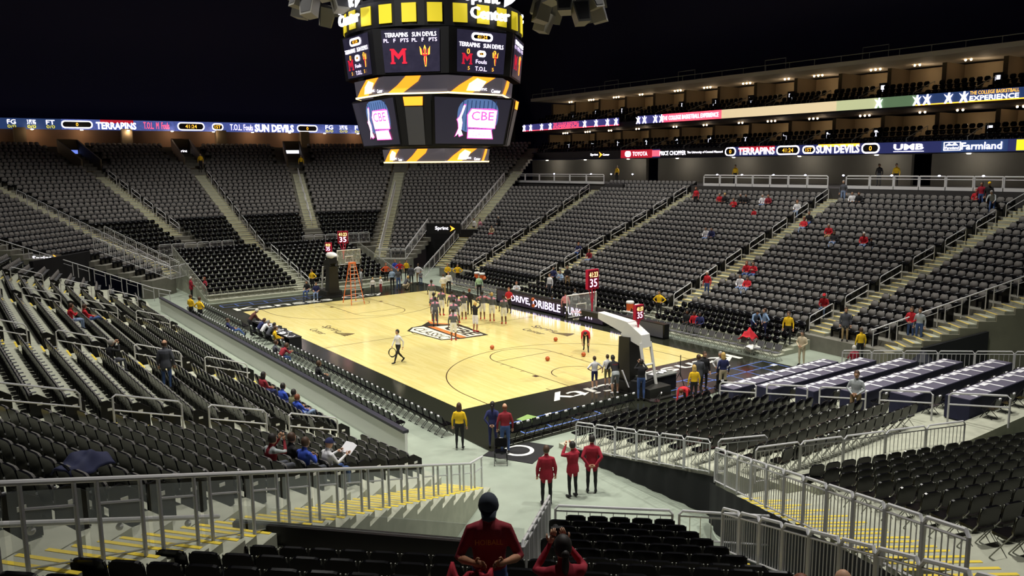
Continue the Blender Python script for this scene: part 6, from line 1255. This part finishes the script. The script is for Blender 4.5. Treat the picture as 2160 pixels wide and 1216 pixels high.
# ushers in red jackets in the tunnel
fl(1153, 1066, 58, 'stand', 'drd', 'blk', 'b', 'usher in red jacket with arms down, nearest in the tunnel', var='jacket', scale=1.04, z=0.0); fl(1208, 1050, 80, 'photo', 'drd', 'blk', 'k', 'usher in red jacket raising a hand to the face in the tunnel', var='jacket', scale=1.0, z=0.0); fl(1248, 1040, 50, 'behind', 'drd', 'blk', 'k', 'usher in red jacket with hands behind the back in the tunnel', var='jacket', scale=1.04, z=0.0)
# left side of the floor
fl(405, 679, 30, 'clasp', 'yel', 'blk', 'b', 'left of two people in yellow jackets by the left chairs', z=0.0, scale=1.02); fl(424, 686, 30, 'hips', 'yel', 'blk', 'b', 'right of two people in yellow jackets by the left chairs', z=0.0, scale=1.04)
fl(405, 632, 0, 'clasp', 'drd', 'blk', 'w', 'left of two ushers in red jackets at the far left tunnel', var='jacket', z=0.0); fl(435, 633, 190, 'clasp', 'drd', 'blk', 'r', 'right of two ushers in red jackets at the far left tunnel', var='jacket', z=0.0)
fl(660, 614, 200, 'hips', 'yel', 'blk', 'b', 'person in yellow jacket left of the far hoop stand', z=0.2); fl(648, 628, 230, 'sit', 'blk', 'jen', 'k', 'person in black shirt seated left of the far hoop', sleeve='s'); fl(668, 632, 240, 'sit', 'nav', 'ljn', 'b', 'person in navy shirt and jeans seated beside the far hoop', sleeve='s', shoe='wht')
person(-9.7, 6.1, 0, 0, 'lean', 'brn', 'blk', 'w', 'person in dark maroon sweater leaning over the scorers table')
for y, c, h, lab in ((4.9, 'nav', 'b', 'person in navy shirt seated at the scorers table'), (4.2, 'wht', 'g', 'person in white shirt seated at the scorers table'), (3.2, 'nav', 'k', 'person in slate jacket reaching over the scorers table')): person(-9.62, y, 0, 0, 'sitfwd', c if y != 3.2 else 'dgr', 'blk', h, lab)
for i, y in enumerate((5.2, 4.2, 3.2, 1.6)): cchair(pc, -9.72, y, -PI/2, f'black folding chair behind the scorers table, {nth(i+1)} from the far end', 'scorers table chairs')
person(-9.75, 1.55, 0, -20, 'sit', 'yel', 'blk', 'b', 'person in yellow jacket seated at the near end of the scorers table', hstyle='tail')
person(-11.0, 5.9, 0, -15, 'slouch', 'nav', 'jen', 'b', 'person in navy jumper slouching on a chair by the low wall')
person(-11.0, -2.0, 0, 0, 'sitarms', 'dgr', 'blk', 'b', 'person in grey partly hidden behind the maroon jacket'); person(-11.0, -2.6, 0, 10, 'sitfwd', 'mar', 'jen', 'b', 'person in maroon jacket leaning forward by the low wall', hstyle='curly')
person(-11.0, -7.6, 0, 0, 'sit', 'blk', 'blk', 'b', 'person with curly brown hair in black near the low wall end', hstyle='curly')
# left stand
def seatnear(px, py, dz, blocks, *a, **k):
    """put a sitter on the built seat whose point dz above the tread shows closest to the pixel"""
    best = min((s for s in SEATS_A if s[4] in blocks), key=lambda s: (lambda q: (q[0]-px)**2+(q[1]-py)**2)(proj(s[0], s[1], s[2]+dz)))
    a = list(a); a[0] = math.degrees(best[3])+90+a[0]; fx, fy = -math.sin(best[3]), math.cos(best[3]); return person(best[0]+fx*0.08, best[1]+fy*0.08, best[2], *a, **k)
LBL = ('CLDL', 'DLEL', 'BLCL', 'CSLBL'); RBL_ = ('DC', 'ED', 'GE', 'CB', 'BCS')
def leftseat(px, py, *a, **k): return seatnear(px, py, 0.55, LBL, *a, **k)
leftseat(152, 672, 10, 'sitarms', 'red', 'ljn', 'b', 'left of two people in red seated together in the far left stand'); leftseat(184, 672, 5, 'slouch', 'red', 'jen', 'b', 'right of two people in red with raised feet in the far left stand')
leftseat(237, 762, 25, 'sitphoto', 'blk', 'dgr', 'g', 'grey-haired person in black taking a photo from the left stand')
p = onF(354, 823, lambda x, y: zl(max(0, -x-13.2)) if x < -13 else 0); person(p[0], p[1], p[2], 62, 'stand', 'dgr', 'jen', 'b', 'bald person in grey jacket and jeans standing in the left stand', var='jacket', hstyle='fringe', scale=1.03)
leftseat(550, 822, 15, 'sit', 'mar', 'nav', 'k', 'dark-haired person in plaid red seated near the low wall', hstyle='long'); leftseat(604, 850, 15, 'sit', 'blu', 'nav', 'k', 'dark-haired person in blue, left of three near the low wall'); leftseat(617, 858, 15, 'sit', 'olv', 'nav', 'k', 'person in green, middle of three near the low wall'); leftseat(632, 864, 15, 'slouch', 'blu', 'ljn', 'r', 'person in blue hoodie with crossed legs near the low wall')
# corner block, seated four seen from behind
def cornerseat(px, py, *a, **k): return seatnear(px, py, 1.2, ('ELCN',), *a, **k)
cornerseat(580, 930, 0, 'sitphoto', 'mar', 'dgr', 'k', 'person in maroon and grey hoodie taking a photo, first of four', acc='lgr'); cornerseat(617, 937, 0, 'sit', 'blk', 'dgr', 'b', 'person in black jacket, second of four in the corner block'); cornerseat(650, 948, 4, 'sitarms', 'blu', 'dgr', 'b', 'person in blue top, third of four in the corner block')
o = cornerseat(677, 955, -6, 'read', 'wht', 'jen', 'nav', 'person in white shirt and navy cap reading a newspaper', hstyle='cap')
pp = PW(o) @ Vector((0, 0.40, 0.84)); q = MB(); q.hexa([(-0.24, 0, 0), (0, 0.05, 0), (0, 0.055, 0), (-0.24, 0.005, 0)], [(-0.24, 0.22, 0.20), (0, 0.27, 0.20), (0, 0.275, 0.20), (-0.24, 0.225, 0.20)]); q.hexa([(0, 0.05, 0), (0.24, 0, 0), (0.24, 0.005, 0), (0, 0.055, 0)], [(0, 0.27, 0.20), (0.24, 0.22, 0.20), (0.24, 0.225, 0.20), (0, 0.275, 0.20)]); nb = q.build('newspaper', PAPER, loc=pp, rz=o.rotation_euler[2]); tag(nb, 'open white newspaper held by the reader in the cap', 'newspaper')
p = onF(-14, 1010, lambda x, y: zl(12)+1.0); person(*nc(41.2, 3.0), zl(17.6)+0.1, 60, 'stand', 'drd', 'jen', 'k', 'person in red cut off at the left edge of the view')
# foreground pair and two heads at the lower edge
def ncp(s, l, *a, **k): p = nc(s, l); return person(p[0], p[1], znc(s), *a, **k)
p = CAM+7.8*ray(1030, 1040); o = person(p[0], p[1], p[2]-1.83, 236, 'hold', 'mar', 'jen', 'cap', 'person in maroon T-shirt and dark cap holding a red jacket', sleeve='s', hstyle='cap', skin='b', scale=1.04)
M_ = PW(o); f_ = (M_.to_3x3() @ Vector((0, 1, 0))).normalized(); r_ = (M_.to_3x3() @ Vector((-1, 0, 0))).normalized()
letter('HOIBALL', tuple(M_ @ Vector((0, 0.160, 1.34))), r_, (0, 0, 1), 0.27, 0.055, mat('faded_print', S(200, 124, 40), 0.8), o, 'shirt_print')
# the red jacket he holds: a hanging folded cloth with a sleeve and hood
mb = MB(); n, k2 = 16, 14; vs = []; fs = []; r3 = random.Random(11)
for i in range(n+1):
    for j in range(k2+1):
        a, c = j/k2, i/n; wv = 0.05*math.sin(a*9+c*3)+0.03*math.sin(a*17); vs.append(((a-0.5)*(0.34+0.40*c)+0.10*c, 0.06*math.cos(a*9)+wv*1.4, -c*1.05-0.09*math.sin(a*PI)*(1-c)))
for i in range(n):
    for j in range(k2): fs.append((i*(k2+1)+j, (i+1)*(k2+1)+j, (i+1)*(k2+1)+j+1, i*(k2+1)+j+1))
mb.add(vs, fs); JK = mat('red_jacket_cloth', S(166, 20, 44), 0.8, noise=0.1, nscale=10)
jk = mb.build('jacket', JK, smooth=True, loc=tuple(M_ @ Vector((0.16, 0.38, 1.24))), rz=math.radians(236)-PI/2); md = jk.modifiers.new('t', 'SOLIDIFY'); md.thickness = 0.03; tag(jk, 'red jacket hanging from the hands of the person in the cap', 'jacket')
mb = MB(); mb.tube([(0.16, 0.06, -0.16), (0.30, 0.10, -0.42), (0.40, 0.08, -0.72), (0.42, 0.1, -0.98)], [0.05, 0.075, 0.07, 0.06], 8); mb.build('sleeve', JK, jk, smooth=True); 
p = CAM+8.2*ray(1186, 1153); o = person(p[0], p[1], p[2]-1.205, 62, 'sitphoto', 'drd', 'ljn', 'k', 'person in red top holding up a camera in the foreground', hstyle='tail', sleeve='l', scale=1.0)
M_ = PW(o); q = MB(); q.box((0, 0, 0), (0.13, 0.05, 0.09)); q.tube([(0, 0.02, 0), (0, 0.10, 0)], 0.035, 10); cm = q.build('camera', BLACKM, loc=tuple(M_ @ Vector((0, 0.27, 1.24))), rz=math.radians(62)-PI/2); tag(cm, 'small black camera held by the foreground person in red', 'camera')
for px, py, h, st, lab in ((1688, 1218, 'r', 'short', 'person with reddish hair whose head top shows at the lower edge'), (1778, 1207, 'b', 'fringe', 'balding person whose head top shows at the lower edge')):
    p = CAM+7.7*ray(px, py); person(p[0], p[1], p[2]-1.30, 60, 'sit', 'nav', 'jen', h, lab, hstyle=st)
def flr(px, py, *a, **k):
    def zz(x, y):
        if x > 13.2 and y > -19: return zf(x-13.2)
        if 10.1 < x and -16.5 < y < 16: return 0.10+0.19*(x-10.1)
        return 0.02
    p = onF(px, py, zz); return person(p[0], p[1], zz(p[0], p[1]), *a, **k)
# far corner group
for px, py, f, po, t_, b_, h, lab, kw in ((763, 612, 330, 'stand', 'lgr', 'gry', 'b', 'person in pale grey standing right of the ladder', {}), (787, 621, 250, 'stand', 'wht', 'blk', 'y', 'child in white shirt and black trousers beyond the court', dict(scale=0.75)), (804, 619, 190, 'stand', 'wht', 'mar', 'y', 'child in white shirt and maroon trousers beyond the court', dict(scale=0.75)),
    (828, 611, 230, 'stand', 'lbl', 'blk', 'b', 'person in light blue shirt and dark trousers at the far corner', {}), (841, 612, 250, 'stand', 'dgr', 'jen', 'r', 'person in dark top and jeans at the far corner', {}), (856, 612, 0, 'crouch', 'dgr', 'bei', 'y', 'person crouching in dark jacket and beige trousers at the far corner', {}), (868, 602, 60, 'stand', 'dgr', 'blk', 'k', 'person in dark suit seen from behind at the far corner', dict(var='jacket')),
    (883, 600, 60, 'hips', 'wht', 'khk', 'b', 'person in white shirt and khaki trousers at the far corner stair', {}), (888, 602, 250, 'clasp', 'gry', 'jen', 'k', 'small child in grey beside the far corner stair', dict(scale=0.7)), (858, 590, 270, 'stand', 'yel', 'blk', 'k', 'person in yellow jacket half hidden at the far tunnel', {}), (834, 590, 260, 'clasp', 'blu', 'jen', 'r', 'person in blue standing by the far corner rail', {}), (844, 592, 250, 'hips', 'red', 'blk', 'k', 'person in red bending beside the person in blue', {}), (815, 598, 260, 'hips', 'ora', 'blk', 'r', 'person in orange at the end of the far side fence', {}),
    (936, 626, 60, 'clasp', 'wht', 'khk', 'b', 'person in white shirt and khaki trousers at the far bench', {}), (947, 620, 240, 'stand', 'wht', 'blk', 'b', 'person in white shirt and black trousers at the far bench', {}), (945, 600, 240, 'clasp', 'yel', 'blk', 'b', 'left of two people in yellow at the far coolers', {}), (966, 601, 240, 'hips', 'yel', 'blk', 'k', 'right of two people in yellow at the far coolers', {}), (1011, 628, 240, 'stand', 'grn', 'blk', 'k', 'person in pale green shirt and black trousers by the bench', {}),
    (1160, 628, 190, 'stand', 'wht', 'dgr', 'b', 'person in white shirt standing behind the LED board', {}), (1090, 634, 240, 'sitarms', 'wht', 'blk', 'r', 'person in white seated behind the LED board', {}), (1163, 658, 240, 'sitfwd', 'lbl', 'jen', 'k', 'person in pale blue seated behind the LED board', {}), (1193, 672, 40, 'stand', 'pnk', 'blk', 'k', 'person in pink shirt and black trousers at the LED board', {}), (1213, 665, 60, 'stand', 'lgr', 'blk', 'b', 'person in pale shirt seen through the near backboard', {}),
    (1168, 612, 210, 'clasp', 'nav', 'blk', 'k', 'person in navy, left of three standing at the right stand foot', {}), (1181, 611, 210, 'sitarms', 'lbl', 'blk', 'b', 'person in pale shirt, middle of three at the right stand foot', {}), (1197, 611, 220, 'clasp', 'blk', 'khk', 'b', 'person in black top and khaki, right of three at the right stand foot', {}),
    (1390, 672, 200, 'hips', 'yel', 'blk', 'k', 'person in yellow jacket behind the near coolers', {}), (1590, 712, 240, 'lean', 'sbl', 'nav', 'k', 'person in blue uniform shirt behind the red jacket', {}), (1612, 718, 150, 'hips', 'sbl', 'nav', 'b', 'person in blue uniform shirt and navy trousers at the right bench', {}), (1661, 727, 210, 'stand', 'yel', 'blk', 'b', 'person in yellow jacket and black trousers at the right bench end', dict(hstyle='curly')),
    (1690, 772, 190, 'clasp', 'bei', 'bei', 'k', 'person in beige suit walking near the press tables', {}), (1780, 745, 210, 'stand', 'dgr', 'khk', 'b', 'person in blazer and blue tie at the foot of the stair', dict(var='jacket')), (1813, 765, 60, 'stand', 'yel', 'blk', 'b', 'person in yellow jacket seen from behind by the stair rail', {}), (1798, 786, 60, 'sit', 'drd', 'blk', 'w', 'white-haired usher in red seated behind the press fence', dict(var='plain')) ):
    flr(px, py, f, po, t_, b_, h, lab, **kw)
p = onX(1585, 690, 10.2); cloth((10.0, p[1], 0.9), (0.9, 0.8, 0.45), clo('red'), 'red jacket held up in front of the blue uniformed person', rz=0.3, seed=9)
p = onF(1802, 890, lambda x, y: NEARZ(y)); person(p[0], p[1], p[2], 200, 'clasp', 'lgr', 'khk', 'b', 'person in pale grey shirt and khaki trousers among the press tables')
# people scattered in the right stand
def rightp(px, py, standing, *a, **k):
    if not standing: return seatnear(px, py, 0.55, RBL_, a[0]-180, *a[1:], **k)
    h = 0.0
    p = onF(px, py, lambda x, y: (zf(max(0, x-13.2)) if x > 13.0 else 0.3)+h); i = max(0, min(19, int((p[0]-13.2)/TR))); x = 13.2+i*TR+(0.3 if standing else 0.5); return person(x, p[1], zf(i*TR), *a, **k)
RS = [(1475, 432, 1, 'stand', 'red', 'blk', 'r', 'person in red standing on the upper aisle of the right stand'), (1519, 430, 0, 'sit', 'red', 'blk', 'g', 'first in a group of three in the upper right stand, red'), (1534, 428, 0, 'sit', 'blk', 'blk', 'y', 'blonde, second of three in the upper right stand, black'), (1547, 435, 0, 'sitarms', 'red', 'blk', 'b', 'third of three in the upper right stand, red'), (1567, 430, 0, 'sit', 'blk', 'blk', 'g', 'left of two in black in the upper right stand'), (1579, 431, 0, 'sit', 'blk', 'blk', 'k', 'right of two in black in the upper right stand'),
 (1604, 432, 0, 'sit', 'wht', 'ljn', 'g', 'person in white beside maroon in the upper right stand'), (1619, 431, 0, 'sit', 'mar', 'blk', 'b', 'person in maroon beside white in the upper right stand'), (1597, 450, 0, 'sit', 'red', 'ljn', 'k', 'child in red alone in the upper right stand'), (1682, 452, 0, 'sit', 'wht', 'ljn', 'r', 'person in white behind red near the upper aisle'), (1684, 465, 0, 'slouch', 'red', 'ljn', 'r', 'person in red reclining in front of white near the upper aisle'), (1705, 463, 0, 'sit', 'blk', 'jen', 'b', 'person in black and jeans by the upper aisle'),
 (1773, 432, 1, 'stand', 'dgr', 'ljn', 'g', 'person in dark jacket and jeans standing on the upper aisle'), (1797, 422, 0, 'sit', 'wht', 'blk', 'k', 'person in black and white near the top right aisle'), (1812, 422, 0, 'sit', 'blk', 'blk', 'k', 'person in black near the top right aisle'), (1485, 497, 0, 'sit', 'wht', 'ljn', 'k', 'person in white sitting in the middle right block'), (1507, 498, 0, 'sit', 'nav', 'blk', 'k', 'person in navy next to white in the middle right block'), (1752, 502, 0, 'sit', 'red', 'khk', 'g', 'person in red beside a jeans wearer in the right block'), (1767, 506, 0, 'slouch', 'blk', 'ljn', 'b', 'person in black with outstretched jeans legs in the right block'),
 (1823, 518, 0, 'sit', 'red', 'ljn', 'w', 'grey-haired person in red and white in the right block'), (1834, 520, 0, 'sit', 'yel', 'ljn', 'r', 'child in yellow between two adults in the right block'), (1842, 521, 0, 'sit', 'dgr', 'ljn', 'k', 'person in grey right of the child in yellow'), (1575, 575, 0, 'sit', 'red', 'jen', 'r', 'left of two in red beside the centre aisle'), (1592, 577, 0, 'sitarms', 'red', 'jen', 'b', 'right of two in red beside the centre aisle'), (1558, 612, 0, 'sit', 'wht', 'ljn', 'k', 'person in pink and white leaning left, lower right stand'), (1573, 612, 0, 'slouch', 'red', 'ljn', 'k', 'person in red leaning towards a neighbour, lower right stand'),
 (1498, 622, 1, 'stand', 'red', 'jen', 'w', 'white-haired person in red standing on the lower aisle'), (1730, 654, 0, 'sit', 'blk', 'blk', 'w', 'person in black and pale cap near the front right aisle'), (1748, 660, 0, 'sit', 'red', 'ljn', 'red', 'person in red plaid and red cap near the front right aisle'), (1929, 708, 1, 'clasp', 'red', 'jen', 'b', 'person in red holding a paper beside pale grey, right edge block'), (1946, 712, 1, 'stand', 'lgr', 'jen', 'b', 'person in pale grey and jeans standing, right edge block'),
 (1001, 495, 1, 'stand', 'wht', 'dgr', 'b', 'person in white standing by the far corner stair'), (1022, 492, 1, 'stand', 'pnk', 'blk', 'k', 'person in pink standing in the far right section'), (1036, 493, 0, 'sit', 'bei', 'mar', 'k', 'person in beige sitting in the far right section'), (1050, 493, 1, 'clasp', 'blk', 'blk', 'g', 'person in black standing in the far right section'), (1232, 538, 0, 'sit', 'nav', 'jen', 'r', 'person in navy sitting with a companion beside the aisle'), (1243, 544, 0, 'sit', 'mar', 'ljn', 'r', 'person in maroon sitting with a companion beside the aisle'),
 (2083, 440, 1, 'stand', 'blk', 'blk', 'yel', 'person in black with yellow cap at the top right'), (2100, 445, 1, 'lean', 'lgr', 'jen', 'g', 'person in pale grey and jeans bending at the top right'), (2107, 405, 1, 'stand', 'drd', 'jen', 'k', 'person in dark red and jeans standing at the top right corner'), (2084, 415, 1, 'sit', 'red', 'blk', 'r', 'person in red behind the yellow cap at the top right')]
for px, py, st, po, t_, b_, h, lab in RS:
    hs = 'cap' if h in CLO else 'short'
    rightp(px, py, st, 200 if not st else 190, po, t_, b_, h, lab, hstyle=hs, scale=0.72 if 'child' in lab else 1.0)
for px, lab in ((1455, 'person in dark suit seated behind the right bench'), (1470, 'person in red seated behind the right bench'), (1482, 'person in navy seated behind the right bench')):
    p = onX(px, 672, 11.0); person(10.75, p[1], 0.2, 200, 'sit', {'d': 'blk', 'r': 'red', 'n': 'nav'}[lab[10]], 'blk', 'k', lab, skin='c')
for x, y, z, lab in ((37.0, 23.7, 8.05, 'usher in yellow on the concourse above the far right section'), (37.0, 7.6, 8.05, 'usher in yellow on the concourse above the middle section'), (37.0, -8.0, 8.05, 'usher in yellow at the concourse doorway, right')): person(x, y, z, 190, 'stand', 'yel', 'blk', 'k', lab)
person(37.0, -6.6, 8.05, 190, 'stand', 'blk', 'dgr', 'b', 'person in dark clothes beside the concourse doorway, right')
for ln, t_, lab in (('F1', 23.6, 'usher in yellow at the mouth of the middle vomitory'), ('F2', 23.0, 'usher in yellow at the mouth of the right vomitory')): p = onl(ln, t_, -0.5, zf); person(*p, 250, 'stand', 'yel', 'blk', 'k', lab)
# cable coil in the walker's hand
p = onZ(828, 745, 0.5); w0 = onZ(841, 767, 0.03); q = MB(); c_ = np.array([w0[0]-0.28, w0[1]+0.12, 0.62])
for k in range(3): q.tube([(0.06*k-0.06, (0.17+0.01*k)*math.cos(2*PI*i/18), (0.24-0.01*k)*math.sin(2*PI*i/18)) for i in range(18)], 0.012, 4, closed=True)
o = q.build('cable_coil', BLACKM, loc=tuple(c_), rz=1.2); tag(o, 'coil of dark cable carried by the walking person in white', 'cable')
